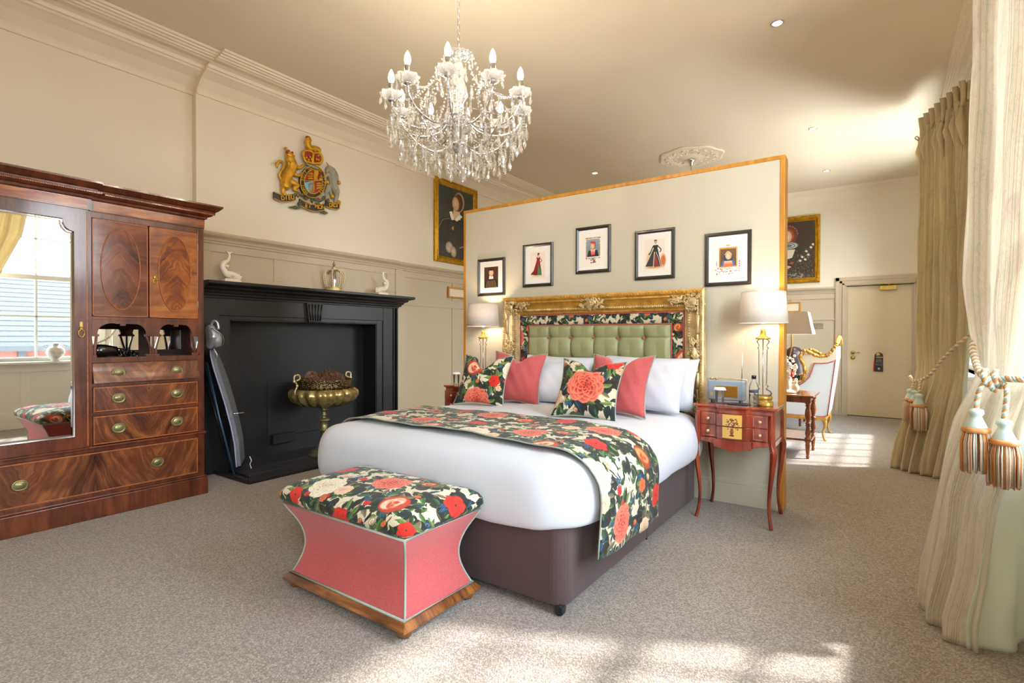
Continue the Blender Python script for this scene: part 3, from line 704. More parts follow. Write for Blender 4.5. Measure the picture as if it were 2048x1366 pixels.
def prints():
    out = []; S = 300
    def base(): cv = Cv(S, int(S*1.26), 'F0EAE2'); return cv
    # 1 bust in dark striped dress on brown ground
    cv = base(); cv.poly([(.12, .14), (.88, .14), (.88, 1.14), (.12, 1.14)], '4E3028', '3A2420')
    cv.poly([(.14, 1.14), (.18, .82), (.40, .70), (.62, .70), (.86, .82), (.87, 1.14)], '1C1618')
    for i in range(7): cv.line([(.22+.09*i, 1.12), (.30+.065*i, .80)], .010, 'C89A3A')
    cv.poly([(.40, .56), (.60, .56), (.62, .72), (.38, .72)], 'F0E8DA'); head(cv, .5, .42, .26, -1, 'EBC8A4', '5A2E1C'); cv.ell(.5, .26, .15, .06, 0, '2A1A18', soft=.1); out.append(cv.grain(.03).a)
    # 2 full length figure, red gown with green front
    cv = base(); cv.poly([(.14, .1), (.86, .1), (.86, 1.16), (.14, 1.16)], 'E9DFD0')
    cv.ell(.5, 1.06, .34, .05, 0, 'D8C0A0', soft=.5); cv.poly([(.46, .42), (.60, .42), (.70, 1.04), (.40, 1.04), (.14, 1.0), (.30, .85)], 'A01C22', '7A1418')
    cv.poly([(.53, .60), (.70, 1.04), (.48, 1.04)], '3E9A58', '2E7A44'); cv.poly([(.44, .30), (.62, .30), (.60, .46), (.46, .46)], '8A2024'); cv.line([(.60, .36), (.70, .46), (.62, .52)], .02, 'B05038')
    cv.ell(.53, .31, .05, .04, 0, 'E8C8A8', soft=.2); cv.ell(.53, .22, .05, .065, 0, 'E8C8A8', '8A5A3A', soft=.2); cv.ell(.54, .18, .055, .04, 0, '2E2420', soft=.2); out.append(cv.grain(.02).a)
    # 3 bust in an ornate gilt border, blue ground
    cv = base()
    for i in range(260): a = RNG.uniform(0, 1); b = RNG.uniform(0, 1); x, y = ((.2+.6*a, .2 if b < .5 else .95) if RNG.rand() < .5 else (.22 if b < .5 else .78, .2+.75*a)); cv.ell(x, y, .03, .012, RNG.uniform(0, 3), ('A8742E', 'D0A050', '7E8A50', 'C86A30')[RNG.randint(4)], soft=.4)
    cv.poly([(.24, .24), (.76, .24), (.76, .90), (.24, .90)], '8AA0B0', '6A8298'); cv.poly([(.26, .88), (.32, .66), (.68, .66), (.74, .88)], '1E1E20')
    cv.poly([(.40, .62), (.60, .62), (.58, .84), (.42, .84)], 'F0D8C4', 'D83030'); head(cv, .48, .50, .20, -1, 'F0D2B4', 'C8502A'); cv.ell(.5, .37, .13, .05, .2, 'C04028', soft=.2)
    for i in range(14): cv.ell(.5+RNG.uniform(-.1, .1), 1.05+RNG.uniform(-.08, .08), .035, .03, 0, ('B83028', '3A5AA0', 'D8A040')[i % 3], soft=.2)
    out.append(cv.grain(.02).a)
    # 4 full length figure in a black gown
    cv = base(); cv.poly([(.12, .1), (.88, .1), (.88, 1.16), (.12, 1.16)], 'EBE0D4')
    cv.ell(.30, .72, .12, .30, .3, 'C8B478', soft=.6, op=.7); cv.ell(.82, .86, .12, .26, 0, 'C86A3C', soft=.5); cv.ell(.5, 1.08, .38, .05, 0, 'D09A6A', soft=.5)
    cv.poly([(.46, .44), (.62, .44), (.76, 1.06), (.16, 1.04), (.34, .70)], '2C2A30', '3C3A42'); cv.poly([(.52, .56), (.68, 1.06), (.50, 1.07)], 'A8402C', '8A2A20')
    cv.line([(.50, .56), (.48, .8), (.46, 1.06)], .02, 'E8DCC8'); cv.line([(.56, .56), (.66, .8), (.73, 1.05)], .016, 'E8DCC8'); cv.poly([(.44, .31), (.64, .31), (.60, .47), (.48, .47)], '22201E')
    cv.line([(.44, .36), (.36, .55), (.30, .62)], .025, '3A3436'); cv.line([(.64, .36), (.74, .48), (.70, .56)], .022, '3A3436')
    cv.ell(.54, .20, .05, .065, 0, 'E2C4A4', '9A7A58', soft=.2); cv.ell(.54, .15, .06, .03, 0, '4A4438', soft=.2); cv.ell(.54, .29, .05, .03, 0, 'E2C4A4', soft=.2); out.append(cv.grain(.02).a)
    # 5 bust with gable hood in a gold frame, sprigs below
    cv = base(); cv.poly([(.22, .26), (.80, .26), (.80, .90), (.22, .90)], 'C8923A', 'B47A28'); cv.poly([(.26, .31), (.76, .31), (.76, .86), (.26, .86)], '6A5038', '54402C')
    cv.ell(.5, .20, .08, .04, 0, 'C8A878', soft=.3); cv.poly([(.28, .86), (.34, .68), (.68, .68), (.74, .86)], '3A62A8'); cv.poly([(.36, .86), (.40, .66), (.62, .66), (.66, .86)], 'F0D4C0', 'D85030')
    cv.poly([(.36, .52), (.52, .34), (.66, .52), (.64, .70), (.38, .70)], '2E3850'); head(cv, .51, .54, .17, -1, 'F2DCC4', 'C88A48'); cv.line([(.40, .50), (.51, .39), (.62, .50)], .012, 'E8D8B0')
    for i in range(70):
        x = RNG.uniform(.12, .9); y = RNG.uniform(.92, 1.12) if RNG.rand() < .7 else RNG.uniform(.7, .95); x = x if y > .9 else (.15 if x < .5 else .87)
        cv.leaf(x, y, .06, .012, RNG.uniform(0, 6), .3, '8A7A40', '5A4A28') if i % 2 else cv.ell(x, y, .02, .02, 0, ('C8502A', 'E8B0A0', 'A83020')[i % 3], soft=.3)
    out.append(cv.grain(.02).a); return out
# marquetry bouquet for the bedside tables
def marquetry():
    cv = Cv(300, 400, 'D2A64E')
    for i in range(60): cv.line([(i/60, 0), (i/60+.01, 1.33)], .003, ('C89A44', 'DAB05C')[i % 2])
    cv.poly([(.40, .92), (.60, .92), (.56, 1.12), (.44, 1.12)], '8A3A1C'); cv.poly([(.36, 1.12), (.64, 1.12), (.60, 1.2), (.40, 1.2)], '4A2A1C'); cv.ell(.5, .88, .14, .05, 0, 'B0662A', soft=.2)
    for i in range(26): a = RNG.uniform(0, 6.3); d = RNG.uniform(.1, .36); cv.leaf(.5+d*cos(a), .55+d*sin(a), .14, .03, a, .3, ('4A5A34', '6A4A28', '8A6A3A')[i % 3], '3A3020')
    for i, (x, y, r_) in enumerate(((.5, .55, .13), (.74, .48, .09), (.28, .62, .08), (.48, .30, .10), (.30, .34, .06), (.70, .26, .06), (.76, .74, .08), (.5, .78, .08))): rose(cv, x, y, r_, (('E8C890', 'B05A28', '4A2818'), ('C86A4A', '8A2A1C', '3A1814'))[i % 2])
    return cv.grain(.02).a
MARQ = imgmat('marquetry_bouquet', marquetry(), 0.25, coat=.5)
# ============================================================ FIREPLACE
fp = thing('fireplace', (-4.9, 3.37, 0), 'wide black painted fireplace with a long moulded mantel shelf and fluted keystone', 'fireplace')
S = XL  # wall plane
SY0, SY1 = 2.245, 4.545
# surround: legs and frieze, stepped
MB().box(S, SY0, 0, S+.028, FB0-.0, 1.60).build('surround_leg', BLACK, fp, bevel=.003)
MB().box(S, FB1, 0, S+.028, SY1-.06, 1.60).build('surround_leg', BLACK, fp, bevel=.003)
MB().box(S, FB0, FBZ, S+.028, FB1, 1.60).build('frieze', BLACK, fp, bevel=.003)
MB().box(S+.028, FB1+.09, 0, S+.04, SY1-.06, 1.60).box(S+.028, SY0, 0, S+.04, FB0-.10, 1.60).box(S+.028, FB0-.1, FBZ+.035, S+.04, FB1+.09, 1.60).build('surround_facing', BLACK, fp, bevel=.004)
for k, (w0, w1, pr_) in enumerate(((0, .02, .055), (.02, .038, .03), (.038, .06, .07))):
    box('edge_moulding', BLACK, S, SY1-.06+w0, 0, S+pr_, SY1-.06+w1, 1.62-w0*.2, fp, bevel=.006)
    box('edge_moulding', BLACK, S, SY0-w0, 0, S+pr_, SY0-w1, 1.62, fp, bevel=.006) if k < 1 else None
# mantel shelf with cornice profile
MP = [(0, 1.60), (.06, 1.60), (.062, 1.615), (.085, 1.622), (.09, 1.64), (.105, 1.645), (.115, 1.665), (.15, 1.678), (.158, 1.695), (.195, 1.705), (.215, 1.708), (.222, 1.718), (.222, 1.735), (.215, 1.742), (0, 1.742)]
m = fixn(mould('mantel_shelf', BLACK, MP, 'y', S, 1, 2.226, SY1-.03, fp, (0, .78)))
# keystone
kc = 3.375
MB().prism([(kc-.10, 1.60), (kc+.10, 1.60), (kc+.075, FBZ), (kc-.075, FBZ)], 'x', S+.028, S+.075).build('keystone', BLACK, fp, bevel=.003)
for k in range(5):
    q = (k-2)/2
    MB().tube([(S+.076, kc+q*.078, 1.59), (S+.076, kc+q*.056, FBZ+.01)], .009, 8).build('flute', BLACK, fp)
# firebox lining
FIRE = pm('black_firebox_lining', '131214', 0.55, var=0.35, vs=4, bump=0.25, bs=12)
box('fire_back', FIRE, FBX, FB0, 0, FBX+.012, FB1, FBZ, fp)
box('firebox_side', FIRE, FBX, FB0, 0, S+.02, FB0+.01, FBZ, fp); box('firebox_side', FIRE, FBX, FB1-.01, 0, S+.02, FB1, FBZ, fp)
box('firebox_top', FIRE, FBX, FB0, FBZ-.01, S+.02, FB1, FBZ, fp)
# old stove hatch drawn as recessed frame + ash drawer
MB().box(FBX+.012, 3.00, .20, FBX+.026, 3.62, .77).build('hatch_panel', FIRE, fp, bevel=.004)
MB().box(FBX+.026, 3.03, .13, FBX+.075, 3.27, .23).build('vent_box', FIRE, fp, bevel=.006)
# hearth slab of slate flags
hs = thing('hearth', (-4.8, 3.37, 0), 'dark slate hearth slab in front of the black fireplace', 'hearth')
box('bed_slab', SLATE, FBX+.01, FB0+.01, 0, S+.02, FB1-.01, .022, hs)
HY0, HY1, HX1 = 2.37, 4.37, -4.37
nx, ny = 3, 5
for i in range(nx):
    for j in range(ny):
        a, b = S+.03+(HX1-.03-S)*i/nx, S+.03+(HX1-.03-S)*(i+1)/nx; c, d = HY0+(HY1-HY0)*j/ny, HY0+(HY1-HY0)*(j+1)/ny
        box('slate_flag', SLATE, a+.002, c+.002, .0, b-.002, d-.002, .028+.001*((i+j) % 2), hs, bevel=.003)
box('hearth_kerb', BLACK, HX1-.03, HY0-.02, 0, HX1+.01, HY1+.02, .034, hs, bevel=.006)
box('hearth_kerb', BLACK, S+.03, HY0-.025, 0, HX1-.03, HY0, .034, hs, bevel=.006)
# ============================================================ ornaments on the mantel
def dolphin(x, y, z, flip, label):
    m = MB(); f = flip
    m.limb([(x, y-.045*f, z+.075), (x, y-.01*f, z+.07), (x, y+.03*f, z+.062), (x, y+.07*f, z+.045)], [.030, .036, .034, .022])
    m.ell((x, y+.062*f, z+.062), (.026, .030, .026)); m.tube([(x, y+.07*f, z+.05), (x, y+.098*f, z+.062)], [.016, .008], 8); m.tube([(x, y+.068*f, z+.036), (x, y+.096*f, z+.034)], [.014, .007], 8)
    m.limb([(x, y-.045*f, z+.075), (x, y-.075*f, z+.12), (x, y-.07*f, z+.165), (x, y-.03*f, z+.195), (x, y-.018*f, z+.235), (x, y-.02*f, z+.262)], [.030, .028, .024, .018, .012, .010])
    m.prism([(y-.02*f, z+.250), (y-.055*f, z+.285), (y-.02*f, z+.272), (y+.02*f, z+.282)], 'x', x-.008, x+.008)
    m.prism([(y-.055*f, z+.15), (y-.02*f, z+.16), (y-.035*f, z+.125)], 'x', x-.012, x+.012); m.ell((x+.02, y+.0*f, z+.06), (.03, .02, .014)); m.ell((x-.02, y+.0*f, z+.06), (.03, .02, .014))
    e = thing('dolphin_ornament', (x, y, z), label, 'ornament', 'pair of dolphin ornaments on the mantel')
    m.build('dolphin', WHITEC, e, remesh=.004)
    MB().box(x-.038, y-.075, z, x+.038, y+.075, z+.022).box(x-.032, y-.066, z+.022, x+.032, y+.066, z+.032).build('plinth', WHITEC, e, bevel=.004)
    for q in (-1, 1): MB().ell((x+q*.024, y+.075*f, z+.072), .0045).build('eye', OLDBRASS, e)
dolphin(-4.88, 2.47, 1.742, 1, 'cream dolphin ornament on the mantel nearest the wardrobe')
dolphin(-4.88, 4.24, 1.742, -1, 'cream dolphin ornament at the right end of the mantel')
cx_, cy_, cz_ = -4.89, 3.58, 1.742
cr = thing('crown_ornament', (cx_, cy_, cz_), 'open gilt crown ornament with beaded arches standing on the mantel', 'ornament')
MB().lathe([(.082, 0), (.084, .006), (.080, .012), (.080, .030), (.084, .036), (.082, .042), (.074, .042), (.074, .0)], 28, (cx_, cy_, cz_)).build('band', PGOLD, cr)
for k in range(8):
    a = k*PI/4; pts = [(.080, .035), (.098, .09), (.112, .15), (.105, .195), (.07, .222), (.03, .222), (.006, .205)]
    P = catmull([(cx_+r_*cos(a), cy_+r_*sin(a), cz_+z_) for r_, z_ in pts], 5)
    MB().tube(P, .0065, 6).build('arch', PGOLD, cr)
    m = MB()
    for q in P[1:26:2]: m.ell((q.x+.006*cos(a), q.y+.006*sin(a), q.z+.002), .0052, 6, 5)
    m.build('pearl_row', WHITEC, cr)
MB().ell((cx_, cy_, cz_+.245), .024).tube([(cx_, cy_, cz_+.2), (cx_, cy_, cz_+.225)], .01).build('orb', PGOLD, cr)
MB().lathe([(.004, .265), (.016, .285), (.012, .30), (.006, .318), (.0, .335)], 12, (cx_, cy_, cz_)).build('finial', OLDBRASS, cr)
MB().lathe([(.04, 0), (.03, .05), (.022, .12), (.026, .17), (0, .17)], 16, (cx_, cy_, cz_)).build('candle_holder', CHROME, cr)
# ============================================================ brass footed urn with pine cones
ux, uy, uz = -4.74, 3.345, .030
ur = thing('brass_urn', (ux, uy, uz), 'large fluted brass bowl on a tall stem standing on the hearth', 'urn')
gad = lambda a, r_, z_: 1+.11*abs(sin(a*10+z_*4)) if .50 < z_ < .70 else 1
MB().lathe([(.03, .475), (.07, .485), (.16, .50), (.24, .525), (.295, .57), (.315, .62), (.312, .66), (.285, .685), (.272, .692), (.272, .675), (.20, .56), (.0, .50)], 120, (ux, uy, uz), gad).build('bowl', gilt('lobed_brass', 'B8A468', .2, .10, 60, .4), ur)
t = NT('pierced_brass'); co = t.coord('Object'); v = t.n('TexVoronoi'); t.l(co, v.inputs['Vector']); v.inputs['Scale'].default_value = 95
t.base(t.ramp(v.outputs['Distance'], [(.25, sr('C8B070')), (.55, sr('3A3020'))])); t.set(Metallic=.8, Roughness=.35); t.l(t.bump(v.outputs['Distance'], .8, .006), t.b.inputs['Normal']); PIERCED = t.m
MB().lathe([(.272, .69), (.268, .72), (.275, .765), (.282, .775), (.278, .78), (.27, .775), (.262, .72), (.265, .69)], 60, (ux, uy, uz)).build('pierced_gallery', PIERCED, ur)
MB().lathe([(.150, 0), (.152, .012), (.135, .02), (.125, .035), (.13, .045), (.10, .06), (.055, .085), (.038, .13), (.032, .19), (.034, .24), (.052, .25), (.052, .262), (.036, .27), (.036, .33), (.040, .345), (.06, .352), (.06, .362), (.028, .375), (.022, .40), (.034, .41), (.022, .42), (.02, .45), (.034, .46), (.03, .48), (0, .48)], 36, (ux, uy, uz)).build('stem', OLDBRASS, ur)
for s_ in (-1, 1):
    hy = uy+s_*.275; P = catmull([(ux, hy, uz+.61), (ux, hy+s_*.055, uz+.66), (ux, hy+s_*.03, uz+.73), (ux, hy+s_*.06, uz+.79), (ux, hy+s_*.055, uz+.83), (ux, hy+s_*.01, uz+.835), (ux, hy+s_*.0, uz+.80), (ux, hy+s_*.035, uz+.78)], 6)
    MB().tube(P, .009, 8).ell((ux, hy+s_*.06, uz+.775), .016).ell((ux, hy+s_*.03, uz+.73), .014).build('handle', PGOLD, ur)
PINE = pm('pine_cone_scales', '7E5844', .8, var=.4, vs=40)
def cone(c, ax, L, r_):
    m = MB(); ax = Vector(ax).normalized(); p = ax.orthogonal().normalized(); q = ax.cross(p); c = Vector(c)
    m.ell(c, (r_*.55, r_*.55, L*.45), rot=ax.to_track_quat('Z', 'Y').to_euler())
    for i in range(60):
        t_ = i/60; a = i*2.39996; rr = r_*sin(PI*(.12+.82*t_))**.7
        d = p*cos(a)+q*sin(a); o_ = c+ax*(L*(t_-.5))+d*rr*.55; tip = o_+d*rr*.6+ax*L*.06; sd_ = ax.cross(d)*r_*.22
        m.add([o_-sd_, o_+sd_, tip+sd_*.6, tip-sd_*.6, o_-sd_-ax*.006, o_+sd_-ax*.006, tip+sd_*.6+ax*.004, tip-sd_*.6+ax*.004], [(0, 1, 2, 3), (7, 6, 5, 4), (3, 2, 6, 7), (0, 3, 7, 4), (1, 5, 6, 2)])
    o = m.build('pine_cone', PINE); return o
spots = [((.03, .02, .80), (.2, .8, .35), .15, .055, 'biggest pine cone at the centre of the pile in the brass bowl'), ((-.05, -.10, .79), (.5, -.5, .4), .12, .05, 'upright pine cone left of the biggest one in the brass bowl'), ((.0, .15, .775), (0, 1, -.2), .13, .048, 'long pine cone lying to the right in the brass bowl'),
         ((.08, -.17, .76), (1, .4, .1), .10, .04, 'small pine cone by the left rim of the brass bowl'), ((-.10, .05, .77), (.3, -1, .1), .12, .045, 'pine cone lying behind the others in the brass bowl'), ((.13, .06, .755), (.4, 1, 0), .10, .04, 'low pine cone at the front rim of the brass bowl'), ((.12, -.06, .755), (.6, -1, .1), .11, .042, 'reddish pine cone resting at the front left of the brass bowl')]
for (p_, ax, L, r_, lb) in spots: tag(cone((ux+p_[0], uy+p_[1], uz+p_[2]+.0), ax, L*1.35, r_*1.35), lb, 'pine cone', 'pine cones in the brass bowl')
tag(MB().lathe([(.262, .66), (.20, .70), (.08, .715), (0, .72)], 40, (ux, uy, uz)).build('dried_bark_filling', PINE), 'layer of brown bark pieces filling the brass bowl', 'potpourri', kind='stuff')
# ============================================================ wardrobe (compactum)
WX, WB = -4.42, -5.05
WY0, WY1, WM = .56, 2.02, 1.283
MAH = wood('mahogany', '3E1A10', '5E2C18', '7A3E22', streak=22); MAHF = wood('flame_mahogany_drawers', '3C1A10', '6E3A20', 'A0622F', chev=(1.632, .36), ang=.85, streak=17)
MAHB = wood('flame_mahogany_long_drawer', '36180E', '66361E', '96592C', chev=(.94, .37), ang=.8, streak=15)
CROSS = wood('crossbanded_mahogany', '60301A', '9A5228', 'C47C3C', axis=(0, 2, 1), streak=30)
FL1 = wood('flame_veneer_reddish', '34120C', '6A2E1A', '96502C', chev=(1.463, .5), ang=-.75, streak=20, rough=.15); FL2 = wood('flame_veneer_golden', '3E1608', '8A4418', 'BE702A', chev=(1.827, .5), ang=-.75, streak=20, rough=.2)
DR1 = wood('door_veneer_reddish', '50241A', '743C26', '8E5434', axis=(0, 2, 1), streak=18, rough=.15); DR2 = wood('door_veneer_golden', '63300F', '9A5620', 'B87030', axis=(0, 2, 1), streak=18)
INL = pm('satinwood_stringing', 'B0622C', .35, var=.25, vs=60)
wd_ = thing('wardrobe', (-4.7, 1.3, 0), 'tall antique mahogany wardrobe with a mirrored door, oval inlaid cupboard doors and drawers', 'wardrobe')
w = wd_
box('plinth', MAH, WB, WY0-.02, 0, WX+.025, WY1+.02, .135, w, bevel=.006); box('plinth_moulding', MAH, WB, WY0-.015, .135, WX+.015, WY1+.012, .15, w, bevel=.005)
box('side_panel', MAH, WB, WY1-.02, .15, WX-.0, WY1, 2.10, w, bevel=.003); box('side_panel', MAH, WB, WY0, .15, WX, WY0+.02, 2.10, w, bevel=.003)
box('back_panel', MAH, WB, WY0+.02, .15, WB+.015, WY1-.02, 2.10, w)
# carcase: rails
for nm, z0, z1, y0, y1, x1 in (('rail', .15, .172, WY0+.02, WY1-.02, WX), ('rail', .455, .478, WY0+.02, WY1-.02, WX), ('rail', .70, .722, WM, WY1-.02, WX), ('rail', .90, .925, WM, WY1-.02, WX), ('rail', 1.064, 1.10, WM, WY1-.02, WX+.0), ('rail', 1.362, 1.385, WM, WY1-.02, WX), ('rail', 2.058, 2.10, WM, WY1-.02, WX)):
    box(nm, MAH, WB+.02, y0, z0, x1, y1, z1, w, bevel=.002)
box('waist_moulding', MAH, WX-.02, WY0-.012, .478, WX+.016, WY1+.012, .496, w, bevel=.006)
box('stile', MAH, WX-.03, WM-.012, .496, WX+.003, WM+.012, 2.10, w, bevel=.002)
box('stile', MAH, WX-.03, WY1-.045, .15, WX+.002, WY1-.0, 2.10, w, bevel=.002)
box('carcase_partition', MAH, WB+.02, WM-.01, .49, WX-.03, WM+.01, 2.1, w)
def drawer(y0, y1, z0, z1, mat, hs, bow=0, keyh=None):
    if bow:
        n = 10; pts = [(WX-.03, z0), ]
        prof = [(WX+.028*math.exp(-((k/n)*2.2)**2)+.002, z0+(z1-z0)*k/n) for k in range(n+1)]
        d_ = MB().prism([(WX-.03, z0)]+prof+[(WX-.03, z1)], 'y', y0, y1, smooth=False).build('drawer', mat, w)
        # prism for axis y takes (x,z)
    else: d_ = box('drawer', mat, WX-.4, y0, z0, WX+.004, y1, z1, w, bevel=.002)
    m = MB(); x0, x1 = (WX+.003, WX+.0055)
    if not bow:
        t_ = .006
        m.box(x0, y0+.004, z0+.004, x1, y1-.004, z0+.004+t_).box(x0, y0+.004, z1-.004-t_, x1, y1-.004, z1-.004).box(x0, y0+.004, z0+.014, x1, y0+.004+t_, z1-.014).box(x0, y1-.004-t_, z0+.014, x1, y1-.004, z1-.014)
        m.build('inlay_banding', INL, d_)
    for hy, hz in hs:
        X = WX+(.012 if bow else .005)
        h_ = MB().lathe([(.033, 0), (.034, .003), (.029, .006), (.026, .004), (.019, .005), (.017, .008), (.008, .009), (0, .010)], 24, (X, hy, hz), lambda a, r_, z_: 1.0+.28*abs(cos(a))-.0, axis='x').build('handle', OLDBRASS, d_)
        MB().tube([(X+.008, hy+.030*cos(a), hz-.004+.021*sin(a)) for a in [PI+PI*k/12 for k in range(13)]], .0032, 6).ell((X+.008, hy-.03, hz-.004), .005, 8, 6).ell((X+.008, hy+.03, hz-.004), .005, 8, 6)
        # bail (separate sub-part is beyond the level limit, so it is joined to the handle)
    if keyh: MB().lathe([(.005, 0), (.005, .003)], 10, (WX+.004, keyh[0], keyh[1]), axis='x').box(WX+.004, keyh[0]-.0018, keyh[1]-.012, WX+.0065, keyh[0]+.0018, keyh[1]).build('keyhole', BLACKP, d_)
    return d_
YA, YZ = WM+.014, WY1-.047
drawer(YA, YZ, .926, 1.062, MAHF, [(1.445, .99), (1.822, .99)], bow=1)
drawer(YA, YZ, .724, .898, MAHF, [(1.447, .812), (1.822, .812)], keyh=(1.634, .868))
drawer(YA, YZ, .50, .698, MAHF, [(1.447, .60), (1.822, .60)], keyh=(1.634, .668))
drawer(WY0+.022, WY1-.047, .174, .453, MAHB, [(.923, .312), (1.689, .312)], keyh=(1.306, .42))
# cupboard doors with oval inlays
def odoor(y0, y1, mat, vm, cy, ry, swing=0):
    z0, z1 = 1.387, 2.056
    d_ = box('door', mat, WX-.022, y0, z0, WX+.004, y1, z1, w, bevel=.002)
    cz = (z0+z1)/2-.0; rz = .285
    MB().lathe([(1, 0), (1, .0025), (.0, .0026)], 64, (0, 0, 0), axis='x', smooth=False).build('veneer_oval', vm, d_)
    o = d_.children[0]; me = o.data
    for v_ in me.vertices: v_.co = (WX+.0035+v_.co.x, cy+v_.co.y*ry, cz+v_.co.z*rz)
    P = [(WX+.006, cy+ry*cos(a), cz+rz*sin(a)) for a in [2*PI*k/64 for k in range(64)]]
    MB().tube(P, .0042, 5, closed=True).build('oval_stringing', INL, d_)
    m = MB(); t_ = .006
    m.box(WX+.003, y0, z0, WX+.0055, y1, z0+t_).box(WX+.003, y0, z1-t_, WX+.0055, y1, z1).box(WX+.003, y0, z0, WX+.0055, y0+t_, z1).box(WX+.003, y1-t_, z0, WX+.0055, y1, z1)
    m.build('edge_stringing', INL, d_); return d_
odoor(YA, 1.630, DR1, FL1, 1.463, .118)
d2 = odoor(1.640, YZ, DR2, FL2, 1.812, .112)
MB().box(WX+.005, 1.667, 1.665, WX+.008, 1.682, 1.70).lathe([(.012, 0), (.012, .004), (.004, .006)], 12, (WX+.005, 1.674, 1.685), axis='x').tube([(WX+.012, 1.674+.014*cos(a), 1.655+.018*sin(a)) for a in [2*PI*k/14 for k in range(14)]], .003, 6, closed=True).build('pull', BRASS, d2)
MB().tube([(WX+.005, 1.675, 1.662), (WX+.03, 1.70, 1.660)], .002, 6).build('key', BRASS, d2)
for z in (1.50, 1.95): box('hinge', OLDBRASS, WX+.002, YZ-.004, z-.025, WX+.008, YZ+.004, z+.025, w)
# gap between the doors is the dark inside; niche
INS = pm('dark_cupboard_inside', '2A1610', .8)
box('niche_back', INS, WB+.05, WM+.01, 1.385, WB+.06, WY1-.02, 2.058, w)
box('niche_floor', MAH, WB+.2, WM+.01, 1.085, WX+.004, WY1-.02, 1.101, w)
NB = WX-.26
box('niche_back_panel', INS, NB-.01, WM+.01, 1.10, NB, WY1-.02, 1.362, w)
nm_ = box('niche_mirror', MIRROR, NB, 1.31, 1.145, NB+.004, 1.66, 1.30, w); box('niche_mirror', MIRROR, NB, 1.74, 1.145, NB+.004, 1.96, 1.30, w)
# fretwork arcade
def arch_poly(ya, yb):
    P = []; c = (ya+yb)/2; r_ = (c-.016-ya)/1.5
    for k in range(10): a = PI-PI*.62*k/9; P.append((ya+r_+r_*cos(a), 1.270+.070*sin(a)))
    P += [(c-.016, 1.338), (c-.016, 1.322), (c+.016, 1.322), (c+.016, 1.338)]
    for k in range(10): a = PI*.38-PI*.38*k/9 if False else PI*.38*(1-k/9); P.append((yb-r_+r_*cos(a), 1.270+.070*sin(a)))
    return P
A1, A2 = (1.325, 1.625), (1.705, 1.935)
low = [(YA-.005, 1.362), (YA-.005, 1.262), (1.325, 1.262), (1.325, 1.27)]+arch_poly(*A1)[1:-1]+[(1.625, 1.27), (1.617, 1.262), (1.713, 1.262), (1.705, 1.27)]+arch_poly(*A2)[1:-1]+[(1.935, 1.27), (1.93, 1.262), (YZ+.005, 1.262), (YZ+.005, 1.362)]
fr = MB().prism(low, 'x', WX-.02, WX+.002).build('fretwork_arcade', MAH, w)
for c, hw in ((YA+.008, .018), (1.665, .042), (YZ-.01, .026)):
    m = MB(); m.box(WX-.02, c-hw-.012, 1.248, WX+.004, c+hw+.012, 1.262); m.box(WX-.02, c-hw, 1.10, WX+.002, c+hw, 1.118)
    for q in ((-1, 0, 1) if hw > .03 else (-1, 1)):
        m.prism([(c+q*hw*.95-.006, 1.248), (c+q*hw*.95+.006, 1.248), (c+q*hw*.42+.007, 1.16), (c+q*hw*.42+.007, 1.118), (c+q*hw*.42-.007, 1.118), (c+q*hw*.42-.007, 1.16)], 'x', WX-.018, WX)
    m.build('fretwork_support', MAH, w, bevel=.002)
# cornice with breakfront
def crown(y0, y1, dx, endr, endl):
    PR = [(0, 2.10), (.004, 2.10), (.006, 2.172), (.018, 2.178), (.022, 2.192), (.045, 2.20), (.05, 2.208), (.062, 2.222), (.064, 2.232), (.078, 2.24), (.098, 2.262), (.104, 2.268), (.104, 2.280), (0, 2.280)]
    return fixn(mould('cornice', MAH, [(o, z) for o, z in PR], 'y', WX+dx, 1, y0, y1, w, (endl, endr)))
crown(WM, WY1, 0, 1, 0); crown(WY0, WM, .028, 0.35, 1)
box('cornice_core', MAH, WB, WY0, 2.10, WX, WY1, 2.278, w); box('cornice_core', MAH, WX, WY0, 2.10, WX+.028, WM, 2.278, w)
MB().box(WX+.004, WM+.02, 2.106, WX+.0075, WY1, 2.168).build('frieze_crossbanding', CROSS, w); MB().box(WX+.032, WY0, 2.106, WX+.0355, WM-.02, 2.168).build('frieze_crossbanding', CROSS, w)
m = MB()
for k in range(86): y = WM+.072+k*.0085; m.box(WX+.05, y, 2.210, WX+.060, y+.0052, 2.220)
for k in range(91): y = WY0+k*.0085; m.box(WX+.078, y, 2.210, WX+.088, y+.0052, 2.220)
tag(m.build('dentil_moulding', CROSS, w), kind='stuff')
# mirrored door, notched corners, proud of the carcase
box('door_case', MAH, WX-.03, WY0, .496, WX, WM-.012, 2.10, w)
MY0, MY1, MZ0, MZ1, NT_ = .655, 1.193, .578, 2.02, .055
outer = [(WY0+.03, .50), (WM-.014, .50), (WM-.014, 2.098), (WY0+.03, 2.098)]
def notch(y0, y1, z0, z1, n_, k=7):
    P = [(y0, z0), (y1, z0), (y1, z1-n_*1.35), (y1-.008, z1-n_*1.35)]
    P += [(y1-.004-n_*sin(a)*1.0, z1-.004-n_*1.3*cos(a)) for a in [PI/2*i/k for i in range(0, k+1)]]+[(y1-n_-.004, z1)]
    P += [(y0+n_+.004, z1)]+[(y0+.004+n_*sin(a), z1-.004-n_*1.3*cos(a)) for a in [PI/2*i/k for i in range(k, -1, -1)]]+[(y0+.008, z1-n_*1.35), (y0, z1-n_*1.35)]
    return P
hole = notch(MY0, MY1, MZ0, MZ1, NT_)
cu = bpy.data.curves.new('door_frame', 'CURVE'); cu.dimensions = '2D'; cu.fill_mode = 'BOTH'; cu.extrude = .012; cu.bevel_depth = .002
